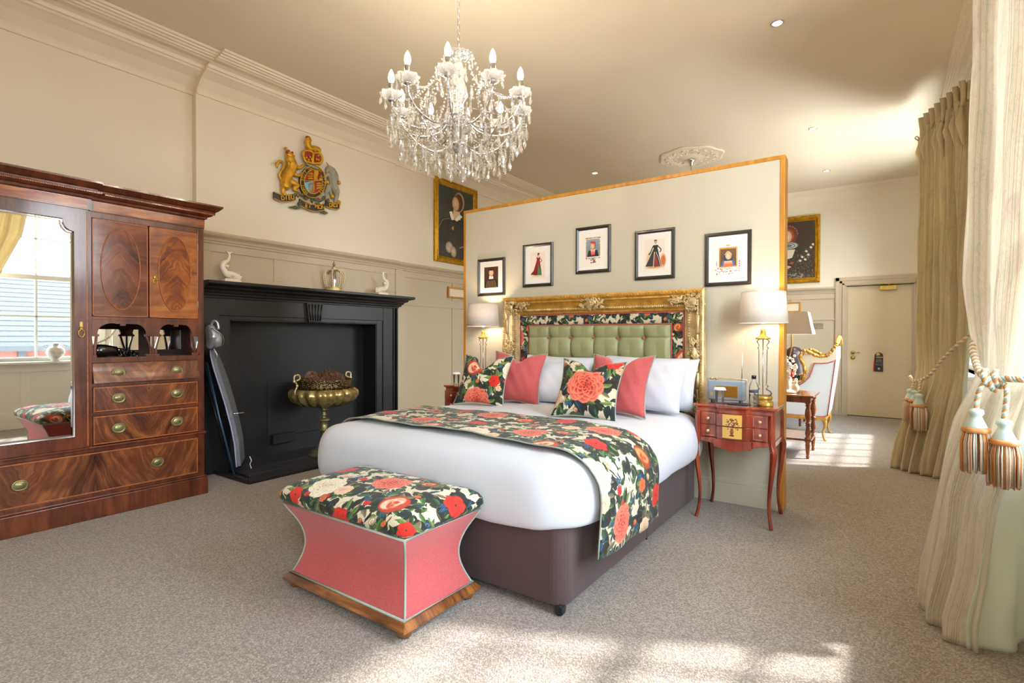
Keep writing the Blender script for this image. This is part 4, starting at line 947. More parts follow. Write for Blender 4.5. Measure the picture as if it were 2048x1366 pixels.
for pts in (outer, hole):
    sp = cu.splines.new('POLY'); sp.points.add(len(pts)-1); sp.use_cyclic_u = True
    for q, (a, b) in zip(sp.points, pts): q.co = (a, b, 0, 1)
cu.materials.append(MAH)

df = bpy.data.objects.new('door_frame', cu); COL.objects.link(df)
df.matrix_world = Matrix(((0, 0, 1, WX+.014), (1, 0, 0, 0), (0, 1, 0, 0), (0, 0, 0, 1)))
dg = bpy.context.evaluated_depsgraph_get(); dg.update(); me = bpy.data.meshes.new_from_object(df.evaluated_get(dg)); me.transform(df.matrix_world)
bpy.data.objects.remove(df)
df = bpy.data.objects.new('mirrored_door', me); link(df, w)
MB().prism(hole, 'x', WX+.001, WX+.009).build('mirror_glass', MIRROR, df)
inn = notch(MY0+.018, MY1-.018, MZ0+.018, MZ1-.018, NT_)
P = [(WX+.010, a, b) for a, b in inn]; Q = [(WX+.0085, a, b) for a, b in hole]
MB().add(P+Q, [(i, (i+1) % len(P), len(P)+(i+1) % len(P), len(P)+i) for i in range(len(P))]).build('bevelled_edge', MIRROR, df)
MB().add(P, [tuple(range(len(P)))]).build('mirror_face', MIRROR, df)
MB().box(WX+.0262, WM-.024, .51, WX+.0285, WM-.018, 2.09).build('edge_stringing', INL, df)
MB().lathe([(.010, 0), (.013, .004), (.006, .012)], 14, (WX+.026, 1.228, 1.30), axis='x').tube([(WX+.034, 1.228+.016*cos(a), 1.268+.026*sin(a)) for a in [2*PI*k/18 for k in range(18)]], .0042, 6, closed=True).box(WX+.026, 1.220, 1.30, WX+.031, 1.236, 1.345).build('pull', BRASS, df)
# ---- hair dryer bundle on the niche shelf
hd = thing('hair_dryer', (-4.50, 1.40, 1.101), 'glossy black hair dryer with coiled cord lying in the wardrobe niche', 'hair dryer')
GB = pm('glossy_black', '0E0E10', .15, coat=.6)
MB().lathe([(.012, -.07), (.040, -.066), (.046, -.03), (.044, .01), (.034, .05), (.028, .08), (.0, .08)], 22, (-4.475, 1.375, 1.147), axis='y').build('barrel', GB, hd)
MB().limb([(-4.475, 1.38, 1.14), (-4.49, 1.46, 1.125), (-4.50, 1.53, 1.118)], [.022, .018, .015]).build('grip', GB, hd)
m = MB()
for k in range(6):
    P = [(-4.47+.014*cos(a*1.3+k), 1.47+.018*k+.014*cos(a), 1.136-.004*k+.026*sin(a)) for a in [2*PI*i/20 for i in range(21)]]
    m.tube(P, .0055, 6)
m.tube(catmull([(-4.47, 1.58, 1.12), (-4.44, 1.62, 1.108), (-4.45, 1.65, 1.108)], 5), .005, 6).ell((-4.45, 1.655, 1.112), (.01, .014, .01))
m.build('coiled_cord', GB, hd)
# ---- ironing board with iron leaning beside the wardrobe
ib = thing('ironing_board', (-4.72, 2.46, .03), 'folded grey ironing board with blue legs leaning on the fireplace beside the wardrobe', 'ironing board')
CLOTH = pm('grey_board_cover', '6E7278', .8, var=.1, vs=20, bump=.2); BLUE = pm('blue_grey_tube', '3E5C74', .35, .5); LIL = pm('lilac_cover_edge', 'A8A4C4', .7)
def ibp(t_): # board centre line, leaning
    return Vector((float(np.interp(t_, (0, 1), (-4.79, -4.86))), float(np.interp(t_, (0, .2, .35, .55, .7, .85, 1), (2.51, 2.50, 2.475, 2.43, 2.39, 2.345, 2.30))), .10+1.03*t_))
P0 = [ibp(k/20) for k in range(21)]
m = MB(); vs = []
for k, p_ in enumerate(P0):
    t_ = k/20; hw = .17*min(1, math.sqrt(max(0, 1-(max(0, t_-.72)/.285)**2))) if t_ > .72 else .17
    vs.append((p_, hw))
bw = Vector((.80, -.56, -.06)).normalized()*.8  # board width direction, seen nearly edge on
bn = Vector((.25, .95, .1)).normalized()
VV = []; FF = []
for p_, hw in vs:
    for s_, o_ in ((-1, -1), (1, -1), (1, 1), (-1, 1)): VV.append(p_+bw*hw*s_+bn*.016*o_)
for k in range(20):
    for q in range(4): FF.append((k*4+q, k*4+(q+1) % 4, (k+1)*4+(q+1) % 4, (k+1)*4+q))
FF += [(3, 2, 1, 0), (80, 81, 82, 83)]
m.add(VV, FF, smooth=False).build('padded_board', CLOTH, ib, bevel=.008)
MB().tube([VV[k*4+1]+bw*.004-bn*.004 for k in range(21)], .007, 6).build('cover_edge', LIL, ib)
for dx_, dy_ in ((-.02, -.045), (.05, -.075)):
    MB().tube([(-4.93+dx_, 2.28+dy_*.3, 1.02), (-4.80+dx_, 2.37+dy_, .55), (-4.70+dx_, 2.45+dy_, .036)], .0095, 8).build('leg', BLUE, ib)
MB().tube([(-4.92, 2.27, .85), (-4.74, 2.33, .30)], .010, 8).build('leg', pm('dark_tube', '26282E', .35, .4), ib)
MB().tube([(-4.80, 2.36, .55), (-4.72, 2.50, .56)], .006, 6).build('crossbar', CHROME, ib)
MB().tube([(-4.80, 2.41, .035), (-4.48, 2.42, .035)], .011, 8).ell((-4.80, 2.41, .038), .015, 8, 6).ell((-4.48, 2.42, .038), .015, 8, 6).build('foot_bar', BLACKP, ib)
MB().tube(catmull([(-4.70, 2.54, .16), (-4.69, 2.55, .12), (-4.705, 2.545, .09), (-4.69, 2.55, .05)], 5), .004, 6).build('drawstring', WHITEC, ib)
irn = thing('iron_on_rest', (-4.86, 2.27, 1.16), 'silver steam iron in a wire rest hooked on top of the ironing board', 'iron')
SIL = pm('silver_plastic', 'B8BCC4', .25, .6, coat=.3)
MB().limb([(-4.83, 2.262, 1.17), (-4.81, 2.275, 1.24), (-4.83, 2.265, 1.31)], [.035, .055, .045]).ell((-4.80, 2.30, 1.22), (.045, .045, .07)).build('body', SIL, irn, remesh=.006)
MB().tube(catmull([(-4.84, 2.262, 1.30), (-4.82, 2.28, 1.38), (-4.80, 2.305, 1.37), (-4.79, 2.315, 1.31)], 6), .012, 8).build('handle', SIL, irn)
m = MB()
for k in range(5): m.tube(catmull([(-4.84+.018*k, 2.235+.004*k, 1.32), (-4.80+.012*k, 2.275+.012*k, 1.30-.01*k), (-4.79+.006*k, 2.29+.012*k, 1.18), (-4.83, 2.25, 1.13)], 5), .0035, 5)
m.build('wire_rest', CHROME, irn)
MB().tube(catmull([(-4.79, 2.27, 1.14), (-4.77, 2.29, 1.08), (-4.80, 2.28, 1.02), (-4.78, 2.30, .97)], 6), .005, 6).build('cable', SIL, irn)
# ============================================================ BED
LINEN = weave('white_cotton', 'CCD0DA', 600, .02, .12, .8, sheen=.1)
BROWN = weave('brown_divan_fabric', '4E3A3A', 420, .15, .35, .9)
PINK = weave('coral_pink_linen', 'C65E5D', 420, .10, .35, .85, 'A44244')
PIPE = pm('sage_piping', '9AA89C', .7, var=.1); GREEN = pm('sage_green_faux_leather', '96996E', .42, var=.05, vs=6, bump=.1, bs=300)
BX0, BX1, BY0, BY1 = -2.96, -1.160, 2.045, 4.09
bcx, bcy = (BX0+BX1)/2, (BY0+BY1)/2
bd = thing('double_bed', (bcx, bcy, 0), 'large divan double bed with brown fabric base under white bedding', 'bed')
hx, hy = (BX1-BX0)/2, (BY1-BY0)/2
MB().loft([(bcx, bcy, hx-.02, hy-.02, .06, .034), (bcx, bcy, hx, hy, .07, .042), (bcx, bcy, hx, hy, .07, .38), (bcx, bcy, hx-.01, hy-.01, .08, .40)], smooth=False).build('divan_base', BROWN, bd)
MB().box(BX0+.2, 3.06, .03, BX1+.0015, 3.066, .38).build('base_joint', BLACKP, bd)
MB().loft([(bcx, bcy, hx-.02, hy-.02, .1, .40), (bcx, bcy, hx, hy, .1, .42), (bcx, bcy, hx, hy, .1, .60), (bcx, bcy, hx-.04, hy-.04, .08, .63)]).build('mattress', LINEN, bd)
for x, y in ((BX1-.022, BY0+.012), (BX0+.05, BY0+.05), (BX1-.05, 3.02), (BX1-.05, 3.12), (BX1-.06, BY1-.1), (BX0+.06, BY1-.1), (BX0+.06, 3.05)):
    MB().lathe([(.018, -.016), (.023, -.012), (.023, .012), (.018, .016)], 16, (x+.0, y, .0231), axis='y').box(x-.02, y-.018, .022, x+.02, y+.018, .042).build('castor', pm('castor_black', '202226', .4) if 'castor_black' not in bpy.data.materials else bpy.data.materials['castor_black'], bd)
# duvet: lofted rounded rings with slight puffiness
def wob(x, y, s=1.0): return s*(.006*sin(x*9+y*3)+.005*sin(y*11-x*4)+.004*sin(x*23+y*17))
dc = (bcx, (2.06+4.02)/2); dh = (hx, (4.02-2.06)/2)
rings = []
for o, z in ((.055, .375), (.075, .372), (.095, .385), (.11, .43), (.115, .49), (.108, .55), (.088, .605), (.055, .645), (.01, .672), (-.06, .688), (-.16, .695), (-.32, .700), (-.52, .703), (-.75, .703)):
    h1, h2 = dh[0]+o*.95, dh[1]+o*.72
    rings.append((dc[0], dc[1], max(.05, h1), max(.1, h2), max(.05, .16+o), (lambda z_, oo: (lambda x, y: z_+wob(x, y, .5 if oo > 0 else .9)+(.010*sin(x*5.2+1)+.008*sin(y*6.1) if oo > .05 and z_ < .45 else 0)))(z, o)))
dv = MB().loft(rings).build('duvet', LINEN, None, uvbox=1); tag(dv, 'plump white duvet spread over the bed', 'duvet')
dt = bpy.data.textures.new('duvet_creases', 'CLOUDS'); dt.noise_scale = .35; dt.noise_depth = 2
md = dv.modifiers.new('s', 'SUBSURF'); md.levels = 1; md.render_levels = 1
md = dv.modifiers.new('d', 'DISPLACE'); md.texture = dt; md.strength = .022; md.mid_level = .5; md.texture_coords = 'GLOBAL'
# runner across the bed
def prof_x(s):   # s arc parameter across the bed from left hem to right hem -> (x, z)
    pts = [(-3.062, .46), (-3.072, .52), (-3.060, .58), (-3.035, .625), (-2.99, .665), (-2.93, .690), (-2.84, .704), (-2.6, .713), (-2.06, .716), (-1.52, .713), (-1.27, .704), (-1.185, .690), (-1.125, .662), (-1.075, .620), (-1.045, .57), (-1.033, .50), (-1.036, .42), (-1.040, .33), (-1.044, .235)]
    c = catmull([(a, 0, b) for a, b in pts], 6); d = [0]
    for i in range(1, len(c)): d.append(d[-1]+(c[i]-c[i-1]).length)
    t = s*d[-1]; xs = np.interp(t, d, [p.x for p in c]); zs = np.interp(t, d, [p.z for p in c]); return float(xs), float(zs), d[-1]
LX = prof_x(0)[2]
def runner(u, v):
    x, z, _ = prof_x(u); y0 = 2.165+.10*(1-u)+.012*sin(u*14)+(.0 if u < .8 else .0); y1 = 2.875+.06*(1-u)+.01*sin(u*11+1)
    hang = max(0, (u-.80)/.2); y1 += .05*hang; y0 -= .012*hang
    y = y0+(y1-y0)*v; w_ = wob(x, y, .6)
    nx = 1 if z < .62 and x > -1.3 else 0
    return (x+(.008*sin(v*13+u*5)*hang)+.004*nx, y, z+(.010*(1-nx))+w_*(1-hang)-.018*hang*(v-.3)*(1-v)*2+(.03*hang*hang*(v-.2)*.0))
gm = MB().grid(runner, 120, 34, uvs=(LX/.80, .71/.80), uvo=(.13, .52)); ru = gm.build('bed_runner', FLORAL)
md = ru.modifiers.new('so', 'SOLIDIFY'); md.thickness = .006; md.offset = 1
tag(ru, 'floral print runner with red flowers draped across the foot of the bed', 'bed runner')
P = [Vector(runner(1, 0))]+[]
edge = [runner(u/60, 0) for u in range(61)]+[runner(1, v/12) for v in range(1, 13)]+[runner(1-u/60, 1) for u in range(1, 61)]
MB().tube([(a, b, c+.004) for a, b, c in edge], .0042, 6).build('piping', PIPE, ru)
# ---- pillows and cushions: (centre, width, height, depth, tilt back, yaw, roll)
def pillow(name, c, W, H, D, tilt, yw, rl, mat, label, cat, group, pipe=None, uvo=(0, 0), uvs=1.0, ear=.10, back=None, sag=.0, seed=0):
    rr = random.Random(seed)
    M_ = Matrix.Translation(c) @ Euler((0, 0, yw)).to_matrix().to_4x4() @ Euler((-tilt, 0, 0)).to_matrix().to_4x4() @ Euler((0, rl, 0)).to_matrix().to_4x4()
    ph = [rr.uniform(0, 6) for _ in range(6)]
    def f(side):
        def g(u, v):
            a, b = 2*u-1, 2*v-1
            pinch = 1-ear*(1-a*a)*abs(b)**2*1.0; pinch2 = 1-ear*(1-b*b)*abs(a)**2
            x = a*W/2*pinch2; z = b*H/2*pinch
            if sag and b > 0: z -= sag*H*math.exp(-(a/.28)**2)*b*b
            d = (max(0, 1-abs(a)**2.6)*max(0, 1-abs(b)**2.6))**.55
            y = side*D/2*d*(1-.12*b)+.006*sin(a*7+ph[0])*sin(b*6+ph[1])*d*side+.004*sin(a*15+b*9+ph[2])*d
            return tuple(M_ @ Vector((x, y, z)))
        return g
    m = MB().grid(f(-1), 26, 26, uvs=(W*uvs, H*uvs), uvo=uvo)
    n0 = len(m.f)
    m.grid(lambda u, v: f(1)(1-u, v), 26, 26, uvs=(W*uvs, H*uvs), uvo=uvo)
    o = m.build(name, mat)
    bm = bmesh.new(); bm.from_mesh(o.data); bmesh.ops.remove_doubles(bm, verts=bm.verts, dist=.0004); bm.to_mesh(o.data); bm.free()
    for p_ in o.data.polygons: p_.use_smooth = True
    tag(o, label, cat, group)
    if pipe is not None:
        g = f(-1); E_ = [g(k/16, 0) for k in range(16)]+[g(1, k/16) for k in range(16)]+[g(1-k/16, 1) for k in range(16)]+[g(0, 1-k/16) for k in range(16)]
        MB().tube(E_, .0045, 6, closed=True).build('piping', pipe, o)
    return o
ZB = .705
WP = 'white pillows against the headboard'; CP_ = 'scatter cushions on the bed'
pillow('pillow', (-2.36, 4.00, ZB+.185), .70, .42, .16, .42, 0, .02, LINEN, 'white pillow at the back left of the bed, against the green headboard', 'pillow', WP, seed=1, ear=.05)
pillow('pillow', (-2.42, 3.84, ZB+.165), .66, .40, .19, .62, .05, -.03, LINEN, 'rumpled white pillow leaning in front of the back left pillow', 'pillow', WP, seed=2, ear=.05)
pillow('pillow', (-1.50, 4.01, ZB+.185), .72, .42, .15, .40, 0, 0, LINEN, 'white pillow at the back right of the bed, its corner nearest the gilt frame', 'pillow', WP, seed=3, ear=.05)
pillow('pillow', (-1.51, 3.82, ZB+.20), .68, .44, .19, .48, 0, .02, LINEN, 'white pillow on the right, between the pink cushion and the back pillow', 'pillow', WP, seed=4, ear=.05)
pillow('cushion', (-2.53, 3.66, ZB+.20), .48, .46, .16, .38, .22, .04, PINK, 'plain coral pink cushion on the left side of the bed', 'cushion', CP_, pipe=PIPE, seed=5, ear=.13, sag=.16)
pillow('cushion', (-2.68, 3.40, ZB+.19), .45, .45, .16, .45, .20, .02, FLORAL, 'floral print cushion in front of the left pink cushion', 'cushion', CP_, pipe=PIPE, uvo=(.30, .20), uvs=1.1, seed=6, ear=.13, sag=.36)
pillow('cushion', (-1.55, 3.52, ZB+.205), .48, .46, .16, .40, -.02, .0, PINK, 'plain coral pink cushion on the right side of the bed', 'cushion', CP_, pipe=PIPE, seed=7, ear=.13, sag=.26)
pillow('cushion', (-1.66, 3.27, ZB+.185), .46, .45, .17, .50, .18, .05, FLORAL, 'floral print cushion with one big red bloom in front of the right pink cushion', 'cushion', CP_, pipe=PIPE, uvo=(.33, .01), uvs=.95, seed=8, ear=.13, sag=.16)
# ============================================================ HEADBOARD
hb = thing('headboard', (-2.06, 4.15, .62), 'green buttoned headboard with floral border inside a carved gilt frame', 'headboard')
HX0, HX1, HZ0, HZ1, HY = -3.005, -1.115, .52, 1.622, 4.10
fw = .172
# frame profile, distance from outer edge -> protrusion
FP = [(0, .02), (0, .088), (.012, .094), (.03, .092), (.036, .082), (.045, .076), (.055, .080), (.062, .066), (.085, .050), (.105, .044), (.112, .056), (.135, .054), (.14, .040), (.160, .036), (.172, .026), (.172, .0)]
def frame_side(nm, a0, a1, fixed, inward, horiz, parent, mat, profile=FP, ybase=4.195, mit=(1, 1), jit=0):
    m = MB(); n = len(profile); N_ = 40; vs = []
    for k in range(N_+1):
        t = k/N_
        for (d, p_) in profile:
            s0 = a0+d*mit[0]; s1 = a1-d*mit[1]; s = s0+(s1-s0)*t; q = fixed+inward*d
            p2 = p_+(jit*RNG.uniform(-1, 1) if 0 < p_ else 0)
            vs.append((s, ybase-p2, q) if horiz else (q, ybase-p2, s))
    fs = [(k*n+i, (k+1)*n+i, (k+1)*n+i+1, k*n+i+1) for k in range(N_) for i in range(n-1)]+[tuple(range(n)), tuple(range((N_+1)*n-1, N_*n-1, -1))]
    m.add(vs, fs); return fixn(m.build(nm, mat, parent))
frame_side('gilt_rail', HX0, HX1, HZ1, -1, True, hb, GOLD, jit=.0012)
frame_side('gilt_stile', HZ0, HZ1, HX0, 1, False, hb, PGOLD, mit=(0, 1), jit=.0012)
frame_side('gilt_stile', HZ0, HZ1, HX1, -1, False, hb, PGOLD, mit=(0, 1), jit=.0012)
# carved work: scroll clusters made of many curls
def carving(cx, cz, rx, rz, n, parent, seed, mat=PGOLD, y=4.125, flip=1):
    rr = random.Random(seed); m = MB()
    for i in range(n):
        a = rr.uniform(0, 2*PI); d = math.sqrt(rr.random()); x = cx+rx*d*cos(a); z = cz+rz*d*sin(a); s_ = rr.uniform(.012, .026)*(1.25-d*.5)
        b = rr.uniform(0, 6.3); dr = rr.choice((-1, 1)); P = []
        for k in range(9):
            t = k/8; rr_ = s_*(1-.75*t); P.append((x+rr_*cos(b+dr*t*5.2), y-.012*t-(1-d)*.022, z+rr_*sin(b+dr*t*5.2)))
        m.tube(P, [s_*.34*(1-.5*k/8)+.001 for k in range(9)], 6)
        if i % 2 == 0: m.ell((x, y-.004-(1-d)*.02, z), (s_*.6, s_*.35, s_*.45), 8, 5, rot=(0, b, 0))
    m.ell((cx, y-.02, cz), (rx*.38, .014, rz*.38), 14, 8)
    o = m.build('carved_scrolls', mat, parent); return o
carving(HX0+.085, HZ1-.095, .085, .082, 46, hb, 1); carving(HX1-.085, HZ1-.095, .085, .082, 46, hb, 2)
carving(-2.06, HZ1-.075, .125, .058, 46, hb, 3)
carving(HX0+.07, 1.13, .055, .125, 44, hb, 4); carving(HX1-.075, 1.13, .055, .125, 44, hb, 5)
carving(HX1-.085, .72, .080, .080, 44, hb, 6); carving(HX0+.085, .72, .080, .080, 36, hb, 7)
carving(HX0+.23, HZ1-.08, .07, .028, 16, hb, 8); carving(HX1-.23, HZ1-.08, .07, .028, 16, hb, 9)
for sx_ in (HX0+.048, HX1-.048):
    for za, zb in ((.86, .98), (1.28, 1.42)):
        MB().tube([(sx_, 4.125, za), (sx_, 4.115, za+.01), (sx_, 4.112, (za+zb)/2), (sx_, 4.115, zb-.01), (sx_, 4.125, zb)], [.012, .018, .017, .018, .012], 12).build('reeded_baton', PGOLD, hb)
# beading along inner and outer edges
m = MB()
for k in range(96): m.ell((HX0+.17+(HX1-HX0-.34)*k/95, 4.140, HZ1-.124+.002*(k % 2)), (.0085, .008, .010), 7, 5)
for sx_ in (HX0+.124, HX1-.124):
    for k in range(44): m.ell((sx_, 4.140, .56+k*.0205), (.010, .008, .0085), 7, 5)
tag(m.build('leaf_beading', PGOLD, hb), kind='stuff')
m = MB()
for k in range(70): m.ell((HX0+.02+(HX1-HX0-.04)*k/69, 4.106, HZ1-.02), (.012, .008, .007), 6, 5, rot=(0, .5*(-1)**k, 0))
for sx_ in (HX0+.02, HX1-.02):
    for k in range(48): m.ell((sx_, 4.106, .53+k*.0225), (.007, .008, .012), 6, 5, rot=(0, .5*(-1)**k, 0))
tag(m.build('outer_beading', GOLD, hb), kind='stuff')
# floral border
IX0, IX1, IZ1 = HX0+fw, HX1-fw, HZ1-fw
def fb(x0, x1, z0, z1):
    def f(u, v):
        return (x0+(x1-x0)*u, 4.165-.014*math.sin(PI*min(max(u if (x1-x0) < (z1-z0) else v, 0), 1))**.5, z0+(z1-z0)*v)
    return MB().grid(f, 24, 24, uvs=((x1-x0)/.7, (z1-z0)/.7), uvo=(x0/.7+.3, z0/.7))
fb(IX0, IX1, IZ1-.092, IZ1).build('floral_border', FLORAL, hb); fb(IX0, IX0+.092, .52, IZ1-.092).build('floral_border', FLORAL, hb); fb(IX1-.092, IX1, .52, IZ1-.092).build('floral_border', FLORAL, hb)
for a in (0, .092):
    MB().tube([(IX0+a, 4.158, .52), (IX0+a, 4.158, IZ1-a), (IX1-a, 4.158, IZ1-a), (IX1-a, 4.158, .52)], .0055, 6).build('pink_piping', PINK, hb)
# tufted panel
TX0, TX1, TZ0, TZ1 = IX0+.094, IX1-.094, .52, IZ1-.094
nc, cw = 6, (TX1-TX0)/6; bz = [1.245, 1.065, .885, .705]; bxs = [TX0+cw*(k+1) for k in range(5)]
rowz = [TZ1+.0]+bz
def tuft(u, v):
    x = TX0+(TX1-TX0)*u; z = TZ0+(TZ1-TZ0)*v
    gx = (x-TX0)/cw; fx = abs(gx-round(gx)); fz = min(abs(z-b) for b in bz)/.18
    sx_ = 1-math.exp(-(fx/.055)) if 0 < round(gx) < 6 else 1; sz_ = 1-.75*math.exp(-(fz/.05))
    db = min(math.hypot((x-bx)/1.0, z-b) for bx in bxs for b in bz)
    e = min(u, 1-u, (1-v)*.8)/.03; e = min(1, e)**.5
    d = .040*(.55+.45*min(1, sx_*1.0))*(.7+.3*sz_)-.030*math.exp(-(db/.020)**1.2)-.010*math.exp(-(db/.06))+.008*sin(PI*min(1, fx*2))*sin(PI*min(1, fz))
    return (x, 4.170-max(0, d)*e, z)
MB().grid(tuft, 220, 150).build('buttoned_panel', GREEN, hb)
for bx in bxs:
    for b in bz: MB().ell((bx, 4.148, b), (.0115, .007, .0115), 12, 7).build('button', PINK, hb)
box('backing_board', BROWN, HX0+.03, 4.172, .45, HX1-.03, 4.197, HZ1-.03, hb)
for x in (-2.75, -1.37): box('bracket_leg', BROWN, x-.04, 4.15, 0.0, x+.04, 4.175, .5, hb)
# ============================================================ OTTOMAN
OX0, OX1, OY0, OY1 = -2.415, -1.605, 1.515, 1.955
oc = ((OX0+OX1)/2, (OY0+OY1)/2); oh = ((OX1-OX0)/2, (OY1-OY0)/2)
ot = thing('ottoman', (oc[0], oc[1], 0), 'pink waisted ottoman with a floral cushioned lid at the foot of the bed', 'ottoman', rz=0)
OTW = wood('ottoman_plinth_wood', '4A2612', '7C4A22', 'A46C36', axis=(2, 1, 0), streak=30)
MB().loft([(*oc, oh[0]+.025, oh[1]+.025, .006, .038), (*oc, oh[0]+.032, oh[1]+.032, .006, .045), (*oc, oh[0]+.030, oh[1]+.030, .006, .052), (*oc, oh[0]+.008, oh[1]+.008, .004, .072), (*oc, oh[0]-.01, oh[1]-.01, .004, .074)], smooth=False).build('plinth', OTW, ot)
for sx_ in (-1, 1):
    for sy_ in (-1, 1): MB().lathe([(.014, 0), (.028, .006), (.034, .018), (.028, .032), (.02, .038)], 18, (oc[0]+sx_*(oh[0]-.02), oc[1]+sy_*(oh[1]-.02), 0)).build('bun_foot', OTW, ot)
def waist(z):
    t = (z-.074)/(.425-.074); return -.052*sin(PI*min(1, t*1.02))**1.0*(1.0)+.030*t*t-.002
rs = []
for k in range(15):
    z = .074+(.425-.074)*k/14; o = waist(z); rs.append((*oc, oh[0]+o, oh[1]+o, .006, z))
body = MB().loft(rs, smooth=True).build('upholstered_body', PINK, ot, angle=40)
bm = bmesh.new(); bm.from_mesh(body.data)
for e_ in bm.edges:
    if len(e_.link_faces) == 2 and e_.calc_face_angle(0) > .6: e_.smooth = False
bm.to_mesh(body.data); bm.free()
for sx_ in (-1, 1):
    for sy_ in (-1, 1):
        MB().tube([(oc[0]+sx_*(oh[0]+waist(r_[5])-.001), oc[1]+sy_*(oh[1]+waist(r_[5])-.001), r_[5]) for r_ in rs], .0052, 6).build('corner_piping', PIPE, ot)
for z, o in ((.077, .0), (.425, waist(.425))):
    h1, h2 = oh[0]+o, oh[1]+o
    MB().tube([(oc[0]-h1, oc[1]-h2, z), (oc[0]+h1, oc[1]-h2, z), (oc[0]+h1, oc[1]+h2, z), (oc[0]-h1, oc[1]+h2, z), (oc[0]-h1, oc[1]-h2, z)], .0052, 6).build('edge_piping', PIPE, ot)
L0 = oh[0]+.03; L1 = oh[1]+.03; pr_ = []
for o, z in ((-.005, .430), (.014, .438), (.024, .455), (.022, .478), (.004, .500), (-.03, .520), (-.08, .534), (-.14, .542), (-.20, .546), (-.24, .547)):
    pr_.append((oc[0], oc[1], L0+o, L1+o, .028+max(0, .02+o*.2), z))
lid = MB().loft(pr_, uvscale=1.28, uvo=(2.67, -1.45)).build('floral_lid', FLORAL, ot)
# ============================================================ BEDSIDE TABLES
CHR = wood('cherry_red_wood', '5A1C12', '8A3420', 'A84E30', axis=(1, 0, 2), streak=16, rough=.18, coat=.8); CHT = wood('cherry_top', '5A1C10', '90381C', 'B0562C', axis=(2, 1, 0), streak=16, rough=.12, coat=1)
def bedside(loc, label):
    b = thing('bedside_table', loc, label, 'bedside table', 'pair of bedside tables')
    L = dict(local=True)
    # local: x -.25...25 , y 0 (front) .. .40 (back), z 0...79
    def outline(g, n=1):
        P = [(-.25-g, .40+g*.3), (-.25-g, .035-g*.5), (-.235-g*.6, .012-g), (-.20, .022-g), (-.155, .030-g), (-.115, .028-g), (-.105, .004-g), (-.085, -.012-g), (-.04, -.022-g), (0, -.026-g), (.04, -.022-g), (.085, -.012-g), (.105, .004-g), (.115, .028-g), (.155, .030-g), (.20, .022-g), (.235+g*.6, .012-g), (.25+g, .035-g*.5), (.25+g, .40+g*.3)]
        return P
    MB().prism(outline(0), 'z', .760, .772).prism(outline(.016), 'z', .772, .790).build('top', CHT, b, bevel=.005, **L)
    MB().prism(outline(-.002), 'z', .738, .760).build('frieze', CHR, b, bevel=.002, **L)
    MB().prism(outline(-.008), 'z', .560, .738).build('carcase', CHR, b, **L)
    for z0, z1 in ((.652, .735), (.565, .648)):
        O = outline(-.006)[1:-1]; poly = [(-.212, .06)]+[p_ for p_ in outline(.0) if abs(p_[0]) <= .21 and p_[1] < .1]+[(.212, .06)]
        poly = [(-.212, .06), (-.212, .017)]+poly[1:-1]+[(.212, .017), (.212, .06)]
        d = MB().prism([(p_[0], p_[1]-.003) for p_ in poly], 'z', z0, z1).build('drawer', CHR, b, bevel=.0025, **L)
        for s_ in (-1, 1):
            kx = s_*.165
            MB().lathe([(.006, 0), (.006, -.008), (.011, -.014), (.012, -.020), (.006, -.026), (0, -.026)], 14, (kx, .028, (z0+z1)/2), axis='y').build('knob', PGOLD, d, **L)
            x0, x1, yy = kx-.042, kx+.042, .0225
            MB().box(x0, yy, z0+.010, x0+.0015, yy+.003, z1-.010).box(x1, yy, z0+.010, x1+.0015, yy+.003, z1-.010).box(x0, yy, (z1-.010 if z0 > .6 else z0+.009), x1, yy+.003, (z1-.0085 if z0 > .6 else z0+.0105)).build('stringing', PGOLD, d, **L)
        v0, v1 = (0, .5) if z0 < .6 else (.5, 1)
        MB().grid(lambda u, v: (-.062+.124*u, -.0262-.003-(.0035*(1-(2*u-1)**2)-.0035)*1.0-.0012+.004*(2*u-1)**2, z0+.004+(z1-z0-.006)*v if z0 > .6 else z0+.010+(z1-z0-.010)*v), 10, 1, uvs=(1, .5), uvo=(0, v0)).build('marquetry_panel', MARQ, d, **L)
    # shaped apron
    ap = [(-.215, .562), (-.215, .532), (-.16, .527), (-.118, .512)]; apr = [(-a, b_) for a, b_ in reversed(ap)]
    MB().prism(ap+[(-.118, .562)], 'y', .014, .032).prism([(.118, .562)]+apr, 'y', .014, .032).prism([(-.118, .562), (-.118, .508), (-.06, .500), (-.03, .488), (0, .484), (.03, .488), (.06, .500), (.118, .508), (.118, .562)], 'y', -.022, .02).build('apron', CHR, b, bevel=.003, **L)
    for s_ in (-1, 1): box('side_apron', CHR, s_*.238, .03, .53, s_*.248, .37, .562, b, local=True)
    for sx_ in (-1, 1):
        for sy_, y in ((-1, .022), (1, .385)):
            pts = [(.236, .0, .74), (.236, 0, .56), (.247, -.012*1, .50), (.240, -.004, .40), (.222, .004, .22), (.222, -.002, .10), (.238, -.018, .0)]
            P = catmull([(sx_*a, y+(c_ if sy_ < 0 else -c_), z) for a, c_, z in pts], 5)
            rr_ = [.019, .021, .024, .019, .013, .0115, .0135]; k = len(P); R_ = [float(np.interp(i/(k-1)*6, range(7), rr_)) for i in range(k)]
            m = MB(); m.tube(P, R_, 4, twist=0, smooth=False); lg = m.build('leg', CHR, b, bevel=.003, **L)
    return b
bs1 = bedside((-.825, 3.742, 0), 'cherry wood bedside table with a flower inlay, on the right of the bed')
bs2 = bedside((-3.185, 3.742, 0), 'bedside table half hidden behind the cushions, on the left of the bed')
